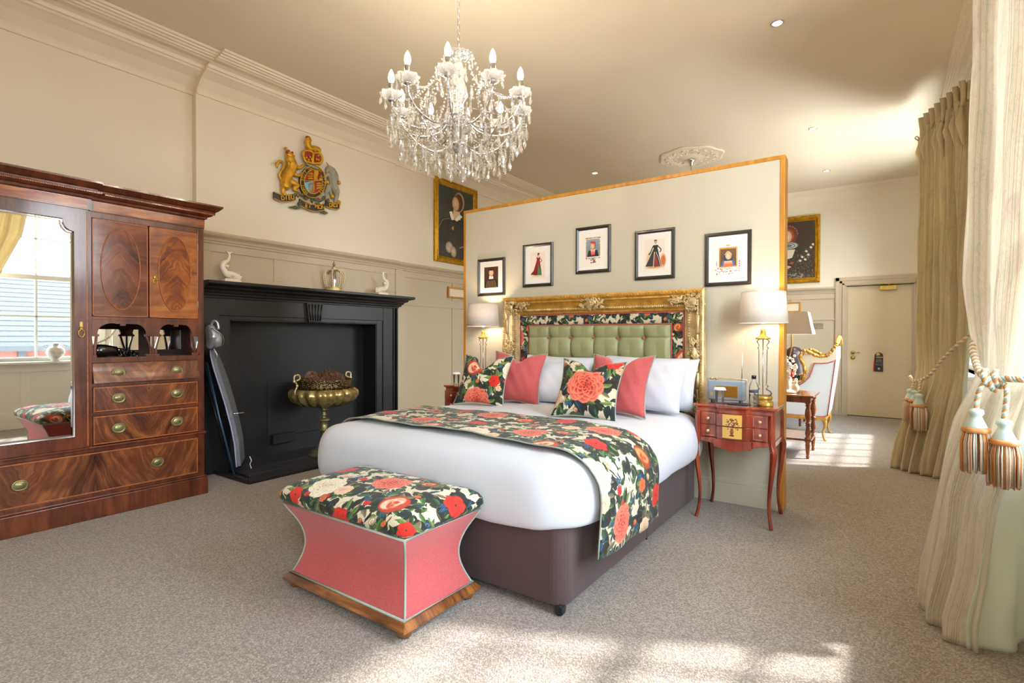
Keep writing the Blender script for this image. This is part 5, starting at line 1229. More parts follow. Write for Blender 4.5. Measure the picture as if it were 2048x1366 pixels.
# ============================================================ TABLE LAMPS WITH GLASS COLUMNS
SHADE = NT('cream_lamp_shade'); SHADE.base(SHADE.ramp(SHADE.noise(SHADE.coord('Object'), 300, 2), [(.3, sr('E0D6CC')), (.7, sr('EAE2DA'))])); SHADE.set(Roughness=.8)
tl = SHADE.n('BsdfTranslucent'); tl.inputs[0].default_value = (.9, .78, .62, 1); mx = SHADE.n('MixShader'); mx.inputs[0].default_value = .07
SHADE.l(SHADE.b.outputs[0], mx.inputs[1]); SHADE.l(tl.outputs[0], mx.inputs[2]); SHADE.l(mx.outputs[0], SHADE.t.nodes['Material Output'].inputs[0]); SHADE = SHADE.m
BULB = NT('lit_bulb'); BULB.b.inputs['Emission Color'].default_value = (1, .86, .62, 1); BULB.b.inputs['Emission Strength'].default_value = 30; BULB = BULB.m
LGLASS = glass('lamp_glass', (1, 1, 1), .06, .16)
def lamp(loc, label, energy=6.5):
    b = thing('table_lamp', loc, label, 'table lamp', 'pair of glass column lamps'); L = dict(local=True)
    MB().lathe([(.062, 0), (.062, .012), (.058, .014), (.058, .030), (.063, .033), (.063, .048), (.055, .056), (0, .056)], 36).build('brass_foot', BRASS, b, **L)
    MB().lathe([(.056, .056), (.060, .072), (.050, .088), (.030, .10), (.026, .108), (.036, .115), (.036, .122), (.028, .128), (.026, .13), (.029, .375), (.036, .382), (.034, .390), (.026, .398), (.030, .410), (.040, .425), (.040, .438), (.028, .448)], 36).build('glass_column', LGLASS, b, **L)
    MB().tube([(0, 0, .06), (0, 0, .45)], .004, 8).build('inner_rod', CHROME, b, **L)
    MB().lathe([(.045, .446), (.050, .450), (.048, .456), (.02, .470), (.016, .50), (.016, .52)], 30).build('brass_cap', BRASS, b, **L)
    MB().ell((0, 0, .60), (.028, .028, .045)).build('bulb', BULB, b, **L)
    sh = MB().lathe([(.158, .560), (.142, .775)], 64); sh.f = [f for f in sh.f if len(f) == 4]; sh.uv = sh.uv[:len(sh.f)]; sh.sm = sh.sm[:len(sh.f)]
    so_ = sh.build('lamp_shade', SHADE, b, **L); m_ = so_.modifiers.new('so', 'SOLIDIFY'); m_.thickness = .002
    for z, r_ in ((.561, .158), (.774, .142)): MB().tube([(r_*cos(a), r_*sin(a), z) for a in [2*PI*k/48 for k in range(48)]], .002, 5, closed=True).build('shade_rim', SHADE, b, **L)
    l_ = bpy.data.lights.new('lamp_light', 'POINT'); l_.energy = energy; l_.color = (1, .76, .50); l_.shadow_soft_size = .04; lo = bpy.data.objects.new('lamp_light', l_); COL.objects.link(lo); lo.parent = b; lo.location = (0, 0, .66)
    return b
lamp((-.690, 4.02, .79), 'tall glass column lamp with cream shade on the right bedside table')
lamp((-3.175, 4.02, .79), 'tall glass column lamp with cream shade on the left bedside table')
# ---- things on the bedside tables
def bottle(loc, label):
    b = thing('water_bottle', loc, label, 'bottle', 'bedside water bottles'); L = dict(local=True)
    MB().lathe([(0, 0), (.026, 0), (.029, .006), (.029, .020), (.027, .028), (.030, .040), (.030, .085), (.027, .092), (.030, .10), (.030, .125), (.022, .15), (.012, .172), (.012, .185)], 26).build('bottle_body', glass('bottle_plastic', (.98, .99, .99), .06, .16) if 'bottle_plastic' not in bpy.data.materials else bpy.data.materials['bottle_plastic'], b, **L)
    MB().lathe([(0, .002), (.027, .002), (.028, .02), (.028, .075), (0, .076)], 24).build('water', glass('water', (.90, .93, .93), 0.02, .12) if 'water' not in bpy.data.materials else bpy.data.materials['water'], b, **L)
    MB().lathe([(.0305, .088), (.0308, .090), (.0308, .102), (.0305, .104)], 24).build('label_band', pm('navy_label', '3A4458', .5) if 'navy_label' not in bpy.data.materials else bpy.data.materials['navy_label'], b, **L)
    MB().lathe([(.0145, .180), (.0145, .202), (.013, .204), (0, .204)], 20).build('cap', BLACKP, b, **L); return b
bottle((-.715, 3.845, .79), 'clear water bottle with black cap beside the radio'); bottle((-3.31, 3.93, .79), 'clear water bottle with black cap on the left bedside table')
def tumbler(loc, label):
    b = thing('drinking_glass', loc, label, 'glass', 'bedside glasses with paper lids'); L = dict(local=True)
    MB().lathe([(0, .0), (.026, .0), (.028, .01), (.031, .098), (.0295, .098), (.026, .012), (0, .010)], 26).build('glass_body', LGLASS, b, **L)
    MB().lathe([(.044, .094), (.034, .112), (0, .113)], 26).build('paper_lid', pm('white_paper', 'F2EEEA', .8) if 'white_paper' not in bpy.data.materials else bpy.data.materials['white_paper'], b, **L); return b
tumbler((-.932, 3.83, .79), 'drinking glass with white paper lid in front of the radio'); tumbler((-3.395, 3.88, .79), 'drinking glass with white paper lid on the left bedside table')
rd = thing('radio', (-.855, 3.98, .79), 'grey leather retro radio with gold grille on the right bedside table', 'radio')
RG = pm('grey_blue_leather', '8A98A4', .45, var=.05, bump=.2, bs=300)
MB().box(-.985, 3.93, .800, -.735, 4.02, .945).build('case', RG, rd, bevel=.014, seg=3)
MB().box(-.965, 3.927, .835, -.945, 3.931, .86).build('badge', PGOLD, rd)
GR = pm('gold_grille', 'B8842C', .4, .6); gr_ = MB().box(-.925, 3.926, .825, -.775, 3.932, .905).build('grille', GR, rd, bevel=.003)
m = MB()
for k in range(24): m.box(-.921+k*.0061, 3.924, .828, -.919+k*.0061, 3.927, .902)
tag(m.build('grille_slats', pm('dark_gold', '7E5A1C', .4, .5), rd), kind='stuff')
for x in (-.965, -.93): MB().lathe([(.010, 0), (.010, .012), (.008, .014), (0, .014)], 16, (x, 3.97, .944)).build('knob', BRASS, rd)
MB().tube([(-.765, 4.0, .944), (-.765, 4.0, 1.05), (-.763, 4.0, 1.055), (-.758, 4.0, 1.24)], [.004, .004, .0025, .0018], 8).build('aerial', CHROME, rd)
MB().tube([(-.99, 3.975, .93), (-.995, 3.975, .95), (-.86, 3.975, .957), (-.725, 3.975, .95), (-.73, 3.975, .93)], .004, 6).build('strap', PGOLD, rd)
MB().box(-.96, 3.935, .79, -.95, 4.01, .80).box(-.77, 3.935, .79, -.76, 4.01, .80).build('feet', BLACKP, rd)
rd.location.x -= .058
tag(MB().box(-.875, 3.80, .790, -.745, 3.905, .796).build('notebook', pm('navy_cover', '1C2A3C', .3), None, bevel=.002), 'thin navy notebook lying in front of the radio', 'notebook')
tag(MB().lathe([(.0, .0), (.045, 0), (.047, .006), (.047, .03), (.044, .03), (.044, .006), (0, .006)], 30, (-.645, 3.865, .79)).build('trinket_dish', BRASS), 'small round brass dish in front of the right lamp', 'dish')
# ============================================================ PICTURES
BF = pm('black_picture_frame', '2A2622', .35, var=.1, coat=.3); MOUNT = pm('white_mount_card', 'F2EFEC', .8, var=.01); PGL = glass('picture_glass', gl=.08)
def pic(cx, cz, w, h, arr, label, name='framed_print', fwid=.028, group='five framed prints above the bed'):
    b = thing(name, (cx, PY0, cz-h/2), label, 'picture', group)
    m = MB(); x0, x1, z0, z1 = cx-w/2, cx+w/2, cz-h/2, cz+h/2; yb = PY0
    prof = [(0, 0), (0, .014), (.006, .02), (.016, .021), (.024, .014), (fwid, .010), (fwid, 0)]
    loop = [(x0, z0, 1, 1), (x1, z0, -1, 1), (x1, z1, -1, -1), (x0, z1, 1, -1)]
    vs = []; fs = []; n = len(prof)
    for (x, z, sx_, sz_) in loop:
        for (d, p_) in prof: vs.append((x+sx_*d, yb-p_, z+sz_*d))
    for i in range(4):
        for k in range(n-1): fs.append((i*n+k, ((i+1) % 4)*n+k, ((i+1) % 4)*n+k+1, i*n+k+1))
    fixn(m.add(vs, fs).build('frame', BF, b))
    box('mount', MOUNT, x0+fwid-.004, yb-.007, z0+fwid-.004, x1-fwid+.004, yb-.003, z1-fwid+.004, b)
    iw, ih = w-2*fwid-.05, h-2*fwid-.055
    MB().add([(cx-iw/2, yb-.0078, cz-ih/2), (cx+iw/2, yb-.0078, cz-ih/2), (cx+iw/2, yb-.0078, cz+ih/2), (cx-iw/2, yb-.0078, cz+ih/2)], [(0, 1, 2, 3)], [[(0, 0), (1, 0), (1, 1), (0, 1)]]).build('print', imgmat('print_art', arr, .6), b)
PR_ = prints()
for (cx, cz, w, h), a, lb in zip([(-3.21, 1.846, .335, .372), (-2.661, 1.924, .332, .402), (-2.089, 2.016, .335, .408), (-1.535, 1.925, .333, .405), (-.967, 1.842, .333, .405)], PR_,
    ['black framed bust print on brown ground, above the left lamp', 'black framed print of a figure in red and green gown', 'highest black framed print, a bust in ornate border over the headboard', 'black framed print of a figure in a wide black gown', 'black framed print of a blue hooded bust in gold border, nearest the right lamp']): pic(cx, cz, w, h, a, lb)
def gilt_picture(axis, wall, sgn, a0, a1, z0, z1, arr, label):
    c = ((wall, (a0+a1)/2, z0) if axis == 'y' else ((a0+a1)/2, wall, z0))
    b = thing('gilt_framed_portrait', c, label, 'picture'); fwd = .085
    prof = [(0, 0), (0, .032), (.010, .040), (.024, .042), (.030, .030), (.05, .024), (.062, .034), (.072, .030), (.085, .014), (.085, 0)]
    loop = [(a0, z0, 1, 1), (a1, z0, -1, 1), (a1, z1, -1, -1), (a0, z1, 1, -1)]; vs = []; fs = []; n = len(prof)
    def P(a, o, z): return (wall+sgn*o, a, z) if axis == 'y' else (a, wall+sgn*o, z)
    for (x, z, sx_, sz_) in loop:
        for (d, p_) in prof: vs.append(P(x+sx_*d, p_, z+sz_*d))
    for i in range(4):
        for k in range(n-1): fs.append((i*n+k, ((i+1) % 4)*n+k, ((i+1) % 4)*n+k+1, i*n+k+1))
    YG = bpy.data.materials.get('bright_gold_frame') or gilt('bright_gold_frame', 'D09A1E', .3, .4, 60, .3)
    fixn(MB().add(vs, fs).build('frame', YG, b))
    for (x, z, sx_, sz_) in loop:
        m = MB(); m.ell(P(x+sx_*.04, .038, z+sz_*.04), .022, 8, 6)
        for k in range(5):
            t = .03+.025*k; m.ell(P(x+sx_*(.035+t), .038, z+sz_*.03), (.014, .014, .011), 7, 5); m.ell(P(x+sx_*.03, .038, z+sz_*(.035+t)), (.014, .011, .014), 7, 5)
        m.build('corner_ornament', YG, b)
    for q in (z0+.028, z1-.028):
        m = MB()
        for k in range(-2, 3): m.ell(P((a0+a1)/2+k*.028, .040, q), (.013, .013, .010), 7, 5)
        m.build('centre_ornament', YG, b)
    u = [(0, 0), (1, 0), (1, 1), (0, 1)]
    vs = [P(a0+.08, .012, z0+.08), P(a1-.08, .012, z0+.08), P(a1-.08, .012, z1-.08), P(a0+.08, .012, z1-.08)]
    MB().add(vs, [(0, 1, 2, 3)], [u]).build('canvas', imgmat('painted_canvas', arr, .35, coat=.3), b)
gilt_picture('y', XLR, 1, 5.275, 6.19, 2.285, 3.44, portrait_a(), 'gilt framed portrait of a lady in black, left of the partition')
gilt_picture('x', YF, -1, -1.77, -.866, 2.16, 3.27, portrait_b(), 'gilt framed portrait of a lady with ruff on the far wall')
PAPER = pm('cream_certificate_paper', 'EBDCC0', .8, var=.03)
def cert(axis, wall, sgn, a0, a1, z0, z1, label):
    c = ((wall, (a0+a1)/2, z0) if axis == 'y' else ((a0+a1)/2, wall, z0)); b = thing('framed_notice', c, label, 'picture')
    B = (lambda nm, mt, p0, p1, q0, q1, o0, o1, bv=0: box(nm, mt, wall+sgn*o0, p0, q0, wall+sgn*o1, p1, q1, b, bevel=bv)) if axis == 'y' else (lambda nm, mt, p0, p1, q0, q1, o0, o1, bv=0: box(nm, mt, p0, wall+sgn*o0, q0, p1, wall+sgn*o1, q1, b, bevel=bv))
    for s_ in ((a0, a1, z0, z0+.022), (a0, a1, z1-.022, z1), (a0, a0+.022, z0+.022, z1-.022), (a1-.022, a1, z0+.022, z1-.022)): B('frame_bar', OAK, *s_, .012, .032, .003)
    B('paper', PAPER, a0+.02, a1-.02, z0+.02, z1-.02, .014, .018)
cert('y', XLR+.004, 1, 5.545, 6.0, 1.80, 1.955, 'small oak framed notice on the left wall beside the partition')
cert('x', YF-.004, -1, -1.62, -1.138, 1.675, 1.842, 'small oak framed notice on the far wall beneath the portrait')
sw = thing('light_switch', (-.89, YF-.004, 1.39), 'patterned light switch plate left of the far door', 'switch')
box('plate', pm('pearl_plate', 'A99A88', .25, .4, var=.3, vs=60), -.975, YF-.012, 1.39, -.81, YF-.004, 1.485, sw, bevel=.003)
for x in (-.93, -.855): box('toggle', CHROME, x-.008, YF-.02, 1.43, x+.008, YF-.012, 1.447, sw)
# door hanger sign
hg = thing('door_hanger', (-.065, YF+.01, .72), 'black door hanger sign with red edge on the far door', 'sign')
RED = pm('red_card', 'C01418', .5); HB = pm('black_card', '1A1214', .45); GW = pm('grey_print', 'B8AEA8', .7)
ring = [( -.065+.055*cos(a), .965+.055*sin(a)) for a in [PI*k/12 for k in range(13)]]
MB().prism(ring+[(-.12, .72), (-.01, .72)], 'y', YF+.008, YF+.012).build('card', HB, hg)
MB().prism([(-.12, .945), (-.12, .72), (-.138, .72), (-.133, .84)], 'y', YF+.0085, YF+.0125).build('red_card', RED, hg)
MB().lathe([(.026, -.03), (.028, -.02), (.012, -.012), (.012, .0)], 20, (-.075, YF+.02, .985), axis='y').build('door_knob', BRASS, hg)
box('slot', DOORP, -.098, YF+.0065, .938, -.014, YF+.008, .950, hg)
for s_, sz, z in (('PLEASE', .018, .912), ('DO NOT', .020, .892), ('DISTURB', .020, .872), ('PRIVACY PLEASE', .0135, .838), ('THANK YOU', .015, .820)): text('lettering', s_, sz, (-.062, YF+.007, z), (PI/2, 0, 0), GW, hg, .0004)
MB().lathe([(.017, 0), (.017, .002), (0, .002)], 20, (-.063, YF+.006, .765), axis='y').build('emblem', GW, hg)
# ============================================================ ROYAL COAT OF ARMS (carved and painted relief)
def Z(zx, zy, d=0):
    px, py = 520+zx/6.83, 250+zy/6.83
    return Vector((XL+.020+d, 3.33+(px-617)*.00593, 3.35-((py-.30*(px-617))-275)*.00505))
ca = thing('coat_of_arms', (XL, 3.33, 2.5), 'gold painted royal coat of arms with lion and unicorn high on the chimney breast', 'coat of arms')
AG = gilt('heraldic_gold', 'DDA62A', .45, .3, 60, .25); AGR = pm('heraldic_grey', '9A9688', .6, var=.1, vs=30); ARED = pm('heraldic_red', '98281C', .5); ABL = pm('heraldic_blue', '6FB4D8', .5); ABK = pm('heraldic_black', '2C2C2A', .5); AGN = pm('heraldic_green', '5E6240', .6, var=.2, vs=40)
S6 = .00593/6.83
def zl(m, pts, rs, d=.02): m.limb([Z(a, b, d+(c if len(q_) > 2 else 0)) for q_ in pts for a, b, c in [(q_+(0,))[:3]]], [r_*S6 for r_ in rs]); return m
m = MB(); zl(m, [(345, 850), (360, 740), (410, 640), (425, 560), (400, 480), (385, 430)], [62, 58, 60, 66, 52, 40]); zl(m, [(345, 850), (315, 900), (320, 960), (355, 985)], [50, 28, 20, 16])
zl(m, [(400, 800), (500, 855), (450, 905), (490, 930), (525, 950)], [48, 30, 18, 15, 13]); zl(m, [(460, 590), (520, 610), (580, 575)], [34, 22, 18]); zl(m, [(450, 690), (510, 720), (560, 690)], [28, 20, 16])
zl(m, [(300, 780), (275, 700), (320, 610), (330, 550), (280, 520), (245, 560), (245, 600)], [14, 13, 14, 14, 16, 18, 12], .012); zl(m, [(385, 430), (425, 445), (445, 450)], [38, 26, 18], .03); zl(m, [(360, 420), (350, 405)], [14, 8], .03)
m.build('lion', AG, ca, remesh=.005)
m = MB()
for k in range(26):
    a = k*2.4; r_ = 20+22*((k*7) % 5)/5; m.ell(Z(405+r_*1.3*cos(a), 520+r_*2.0*sin(a), .045), (.010, .010, .016), 6, 5, rot=(.3*k, 0, 0))
m.build('lion_mane', AG, ca)
MB().tube([Z(345, 395, .03), Z(370, 425, .045), (Z(400, 430, .045)), Z(430, 400, .03)], .012, 6).ell(Z(385, 405, .03), (.018, .03, .02)).build('lion_crown', ARED, ca); MB().ell(Z(352, 350, .02), .018).ell(Z(385, 380, .03), .012).build('crown_finial', AG, ca)
m = MB(); zl(m, [(945, 640), (985, 720), (985, 800), (1010, 880), (1040, 960)], [56, 62, 58, 56, 50]); zl(m, [(1040, 960), (1050, 1040), (1020, 1110)], [46, 26, 20]); zl(m, [(930, 880), (900, 960), (890, 1020)], [34, 22, 16]); zl(m, [(950, 700), (890, 720), (870, 780)], [34, 22, 18]); zl(m, [(985, 640), (1040, 700), (1065, 790), (1070, 830)], [40, 26, 18, 15]); zl(m, [(940, 640), (930, 600), (900, 660)], [40, 30, 22], .03); zl(m, [(930, 900), (960, 980), (970, 1040)], [30, 20, 18])
m.build('unicorn', AGR, ca, remesh=.005)
MB().tube([Z(960, 650, .03), Z(925, 580, .03), Z(890, 515, .02)], [.014, .010, .002], 8).build('unicorn_horn', AG, ca); MB().tube([Z(895, 640, .03), Z(925, 680, .05), Z(960, 700, .05), Z(1030, 790, .04)], .010, 6).ell(Z(975, 1030, .03), .026).ell(Z(1075, 830, .03), .02).ell(Z(915, 820, .02), .022).ell(Z(1060, 1110, .02), (.02, .05, .02)).build('chain_and_hooves', AG, ca)
# garter and quarters
gc = (705, 810)
def ov(rx, ry, n=48): return [(gc[0]+rx*cos(2*PI*k/n), gc[1]+ry*sin(2*PI*k/n)) for k in range(n)]
def slab(nm, pts, d0, d1, mt): 
    A = [Z(a, b, d0) for a, b in pts]; B = [Z(a, b, d1) for a, b in pts]; n = len(pts)
    return MB().add(A+B, [tuple(range(n)), tuple(range(2*n-1, n-1, -1))]+[(i, (i+1) % n, n+(i+1) % n, n+i) for i in range(n)]).build(nm, mt, ca)
fixn(slab('garter', ov(178, 232), 0, .030, ABK)); MB().tube([Z(a, b, .032) for a, b in ov(174, 228)], .006, 6, closed=True).build('garter_rim', AG, ca); MB().tube([Z(a, b, .034) for a, b in ov(124, 172)], .006, 6, closed=True).build('garter_rim', AG, ca)
def quarter(a0, a1): return [(gc[0]+6*(1 if cos((a0+a1)/2) > 0 else -1), gc[1]-14+6*(1 if sin((a0+a1)/2) > 0 else -1))]+[(gc[0]+120*cos(a0+(a1-a0)*k/12), gc[1]+168*sin(a0+(a1-a0)*k/12)) for k in range(13)]
for nm, a0, mt in (('quarter', PI, ARED), ('quarter', 1.5*PI, AG), ('quarter', .5*PI, ABL), ('quarter', 0, ARED)): fixn(slab(nm, quarter(a0+.05, a0+PI/2-.05), .030, .038, mt))
m = MB(); zl(m, [(gc[0]+4, gc[1]-165), (gc[0]+4, gc[1]+165)], [5, 5], .038); zl(m, [(gc[0]-118, gc[1]-12), (gc[0]+118, gc[1]-12)], [5, 5], .038); m.build('cross_lines', AG, ca)
for (qx, qy) in ((645, 0), (765, 1)):
    for k in range(3):
        yy = (700 if not qy else 840)+k*32; xx = (655 if not qy else 775)
        m = MB(); zl(m, [(xx-28, yy), (xx, yy-4), (xx+28, yy)], [8, 12, 9], .042); zl(m, [(xx-20, yy), (xx-24, yy+14)], [5, 3], .042); zl(m, [(xx+20, yy), (xx+22, yy+14)], [5, 3], .042); m.build('passant_lion', AG, ca)
m = MB(); zl(m, [(770, 770), (785, 720), (800, 690), (780, 675)], [12, 16, 12, 9], .042); zl(m, [(785, 740), (815, 760)], [7, 5], .042); zl(m, [(790, 705), (820, 700)], [6, 4], .042); m.build('rampant_lion', ARED, ca)
m = MB(); zl(m, [(640, 850), (650, 930), (690, 960), (700, 850)], [6, 10, 8, 5], .042); zl(m, [(640, 850), (675, 825), (700, 850)], [6, 7, 5], .042); zl(m, [(665, 840), (668, 935)], [2.5, 2.5], .042); zl(m, [(682, 838), (684, 945)], [2.5, 2.5], .042); m.build('harp', AG, ca)
RY = (PI/2, 0, PI/2)
def ttext(s_, pts, size, mat=AG, d=.034):
    n = len(s_)
    for k, ch in enumerate(s_):
        if ch == ' ': continue
        a, b, ang = pts(k/(n-1)); p_ = Z(a, b, d)
        cu_ = bpy.data.curves.new('letter', 'FONT'); cu_.body = ch; cu_.size = size; cu_.extrude = .002; cu_.align_x = 'CENTER'; cu_.align_y = 'CENTER'; cu_.offset = .0012; cu_.materials.append(mat)
        o = bpy.data.objects.new('letter', cu_); o.matrix_basis = Matrix.Translation(p_) @ Euler(RY).to_matrix().to_4x4() @ Matrix.Rotation(ang, 4, 'Z'); link(o, ca)
ttext('HONI SOIT QUI MAL Y PENSE', lambda t: (lambda a: (gc[0]+150*cos(a), gc[1]+200*sin(a), -(a+PI/2)-PI*0))(PI*.72+t*PI*1.56), .036)
def ribbon(pts, h_, nm):
    m = MB(); P = catmull([(a, b, 0) for a, b in pts], 6); n = len(P)
    for sgn_, mt in ((0, ABK),):
        A = []
        for i, q in enumerate(P):
            d = .012+.020*sin(PI*i/(n-1)); A += [Z(q.x, q.y-h_/2, d), Z(q.x, q.y+h_/2, d), Z(q.x, q.y+h_/2, d-.01), Z(q.x, q.y-h_/2, d-.01)]
        F = []
        for i in range(n-1):
            for k in range(4): F.append((i*4+k, i*4+(k+1) % 4, (i+1)*4+(k+1) % 4, (i+1)*4+k))
        F += [(0, 1, 2, 3), (4*n-1, 4*n-2, 4*n-3, 4*n-4)]; fixn(m.add(A, F).build(nm, ABK, ca))
    for s_ in (-1, 1): MB().tube([Z(q.x, q.y+s_*h_/2, .014+.020*sin(PI*i/(n-1))) for i, q in enumerate(P)], .0055, 6).build('ribbon_edge', AG, ca)
ribbon([(205, 975), (280, 1020), (370, 1030), (480, 1010)], 88, 'motto_ribbon'); ribbon([(530, 1085), (620, 1150), (730, 1190), (880, 1175)], 92, 'motto_ribbon'); ribbon([(895, 1130), (960, 1160), (1030, 1180), (1100, 1165)], 88, 'motto_ribbon')
ttext('DIEU', lambda t: (300+t*125, 1027+t*-2, 0), .058, d=.036); ttext('ET MON', lambda t: (605+t*235, 1145+t*42, -.05), .058, d=.036); ttext('DROIT', lambda t: (945+t*135, 1160+t*16, 0), .056, d=.036)
for (a, b, L, an) in ((560, 990, 90, .3), (470, 985, 80, 2.8), (610, 1040, 80, .5), (740, 1050, 80, -.9), (800, 1080, 110, .1), (860, 1040, 90, -.5), (780, 1130, 90, .5), (470, 1160, 160, .15), (870, 1262, 120, .12), (690, 1080, 70, 1.2), (920, 1080, 70, .3), (520, 1110, 60, 2)):
    c_, s_ = cos(an)*L/2, sin(an)*L/2; MB().limb([Z(a-c_, b-s_, .012), Z(a, b, .022), Z(a+c_, b+s_, .012)], [.003, .020, .003], 8).build('leaf', AGN, ca)
for a, b in ((500, 1015), (610, 1045), (775, 1055), (890, 1090), (700, 1140)): MB().ell(Z(a, b, .03), .010, 8, 6).build('berry', ARED, ca)
# crown with lion on top
m = MB(); m.tube([Z(600+15*k, 548+7*k, .03) for k in range(12)], .012, 8); m.build('crown_base', AGR, ca)
fixn(slab('crown_cap', [(585, 400), (640, 380), (720, 400), (800, 440), (810, 520), (770, 545), (600, 520)], .012, .035, ARED))
m = MB()
for pts in ([(600, 540), (565, 450), (575, 380), (640, 370), (700, 400)], [(780, 560), (820, 500), (815, 440), (770, 400), (710, 400)], [(690, 550), (690, 480), (700, 400)], [(600, 520), (690, 550), (785, 545)]): zl(m, pts, [16]*len(pts), .04)
for a, b in ((650, 460), (670, 490), (740, 490), (770, 500), (630, 500), (600, 470)): m.ell(Z(a, b, .042), .014, 8, 6)
m.build('crown_arches', AG, ca)
m = MB(); zl(m, [(640, 210), (635, 270), (660, 330), (730, 330), (785, 350)], [40, 38, 40, 34, 32], .025); zl(m, [(650, 330), (650, 380)], [22, 16], .03); zl(m, [(785, 350), (790, 410), (770, 440)], [26, 16, 12], .03); zl(m, [(720, 340), (735, 400)], [20, 14], .03); zl(m, [(640, 215), (665, 225)], [30, 16], .035)
m.build('crest_lion', AG, ca, remesh=.005)
MB().ell(Z(635, 185, .03), (.02, .03, .018)).build('crest_lion_crown', ARED, ca)
# ============================================================ CEILING: rose, downlights, chandelier
mr = thing('ceiling_rose', (-2.10, 7.08, ZC), 'ornate plaster ceiling rose with a chrome pendant fitting beyond the partition', 'ceiling rose')
rc = (-2.10, 7.08, ZC)
MB().lathe([(.40, 0), (.405, -.012), (.385, -.025), (.37, -.018), (.30, -.022), (.27, -.034), (.25, -.022), (.14, -.024), (.12, -.04), (.09, -.045), (0, -.045)], 96, rc, lambda a, r_, z_: 1+(.035*cos(a*8) if r_ > .36 else 0)).build('plaster_disc', CORN, mr)
for k in range(16):
    a = 2*PI*k/16; m = MB()
    for q in range(6): b = a+q*.06-.15; r_ = .33-.02*abs(q-2.5); m.ell((rc[0]+r_*cos(b), rc[1]+r_*sin(b), ZC-.028), (.018, .012, .012), 6, 5, rot=(0, 0, b+.6*(-1)**q))
    m.ell((rc[0]+.20*cos(a), rc[1]+.20*sin(a), ZC-.028), (.028, .010, .010), 6, 5, rot=(0, 0, a)); m.build('acanthus_leaf', CORN, mr)
MB().lathe([(.055, -.045), (.058, -.055), (.05, -.07), (.028, -.09), (.022, -.12), (.010, -.13), (.0, -.13)], 24, rc).tube([(rc[0], rc[1], ZC-.12), (rc[0], rc[1], ZC-.62)], .006, 8).build('pendant_fitting', CHROME, mr)
sg = MB().lathe([(.02, -.60), (.05, -.64), (.11, -.70), (.13, -.76), (.10, -.80), (0, -.81)], 24, rc).build('pendant_shade', CHROME, mr)
SPE = NT('lit_downlight'); SPE.b.inputs['Emission Color'].default_value = (1, .93, .82, 1); SPE.b.inputs['Emission Strength'].default_value = 14; SPE = SPE.m
for (x, y, lb) in ((-.68, 4.46, 'round recessed downlight in the ceiling nearest the camera on the right'), (-.68, 6.93, 'round recessed downlight in the ceiling, middle of the right hand row'), (-.69, 8.80, 'round recessed downlight in the ceiling nearest the far wall'), (-3.46, 7.0, 'round recessed downlight in the ceiling above the left of the partition')):
    b = thing('downlight', (x, y, ZC), lb, 'downlight', 'recessed ceiling downlights')
    MB().lathe([(.048, 0), (.048, -.004), (.040, -.007), (.034, -.004), (.034, .0)], 28, (x, y, ZC)).build('bezel', CHROME, b); MB().lathe([(.034, -.003), (0, -.005)], 24, (x, y, ZC)).build('lamp_face', SPE, b)
    l_ = bpy.data.lights.new('spot_light', 'SPOT'); l_.energy = 60; l_.color = (1, .86, .68); l_.spot_size = math.radians(105); l_.spot_blend = .8; l_.shadow_soft_size = .035; lo = bpy.data.objects.new('spot_light', l_); lo.location = (x, y, ZC-.02); link(lo, b)
CX, CY = -2.05, 2.36
ch = thing('chandelier', (CX, CY, ZC), 'large crystal chandelier with lit candle bulbs hanging on a chain', 'chandelier')
CRY = glass('cut_crystal', (1, 1, 1), .2, .5, .02); 
MB().lathe([(.06, 0), (.062, -.01), (.05, -.025), (.02, -.045), (.008, -.06), (0, -.06)], 28, (CX, CY, ZC)).build('ceiling_cup', CHROME, ch)
z = ZC-.055; k = 0
while z > 2.93:
    pts = [((.008*cos(a), 0) if k % 2 == 0 else (0, .008*cos(a)), .020*sin(a)) for a in [2*PI*q/12 for q in range(12)]]
    MB().tube([(CX+p_[0][0], CY+p_[0][1], z-.015+p_[1]) for p_ in pts], .0022, 6, closed=True).build('chain_link', CHROME, ch); z -= .033; k += 1
def W(r_, a, z): return (CX+r_*cos(a), CY+r_*sin(a), z)
MB().tube([(CX, CY, 2.94), (CX, CY, 2.22)], .007, 8).build('centre_rod', CHROME, ch)
MB().lathe([(.008, 2.90), (.02, 2.88), (.085, 2.895), (.09, 2.90), (.02, 2.87), (.025, 2.84), (.04, 2.80), (.03, 2.76), (.05, 2.70), (.055, 2.66), (.03, 2.62), (.03, 2.56), (.06, 2.54), (.075, 2.50), (.06, 2.46), (.03, 2.44), (.03, 2.38), (.045, 2.36), (.02, 2.33), (0, 2.33)], 28, (CX, CY, 0)).build('glass_stem', CRY, ch)
MB().lathe([(.03, 2.56), (.07, 2.545), (.072, 2.53), (.03, 2.515)], 20, (CX, CY, 0)).lathe([(.02, 2.39), (.05, 2.38), (.05, 2.365), (.02, 2.36)], 20, (CX, CY, 0)).build('hub_plates', CHROME, ch)
me_d = {}
def drop_mesh(kind):
    if kind in me_d: return me_d[kind]
    if kind == 'pendalogue': pr_ = [(0, .004), (.0035, 0), (.0055, -.018), (.0105, -.034), (.009, -.046), (0, -.060)]
    elif kind == 'almond': pr_ = [(0, .003), (.004, -.004), (.0088, -.020), (.006, -.032), (0, -.040)]
    else: pr_ = [(0, .004), (.0075, -.004), (.0085, -.010), (.004, -.016), (0, -.018)]
    m = MB(); m.lathe([(r_ if r_ else 1e-5, z_) for r_, z_ in pr_], 6, smooth=False)
    m.lathe([(1e-5, .016), (.006, .010), (.006, .006), (1e-5, .001)], 6, smooth=False)
    me = bpy.data.meshes.new('crystal_drop'); me.from_pydata(m.v, [], m.f); me.materials.append(CRY); me.update(); me_d[kind] = me; return me
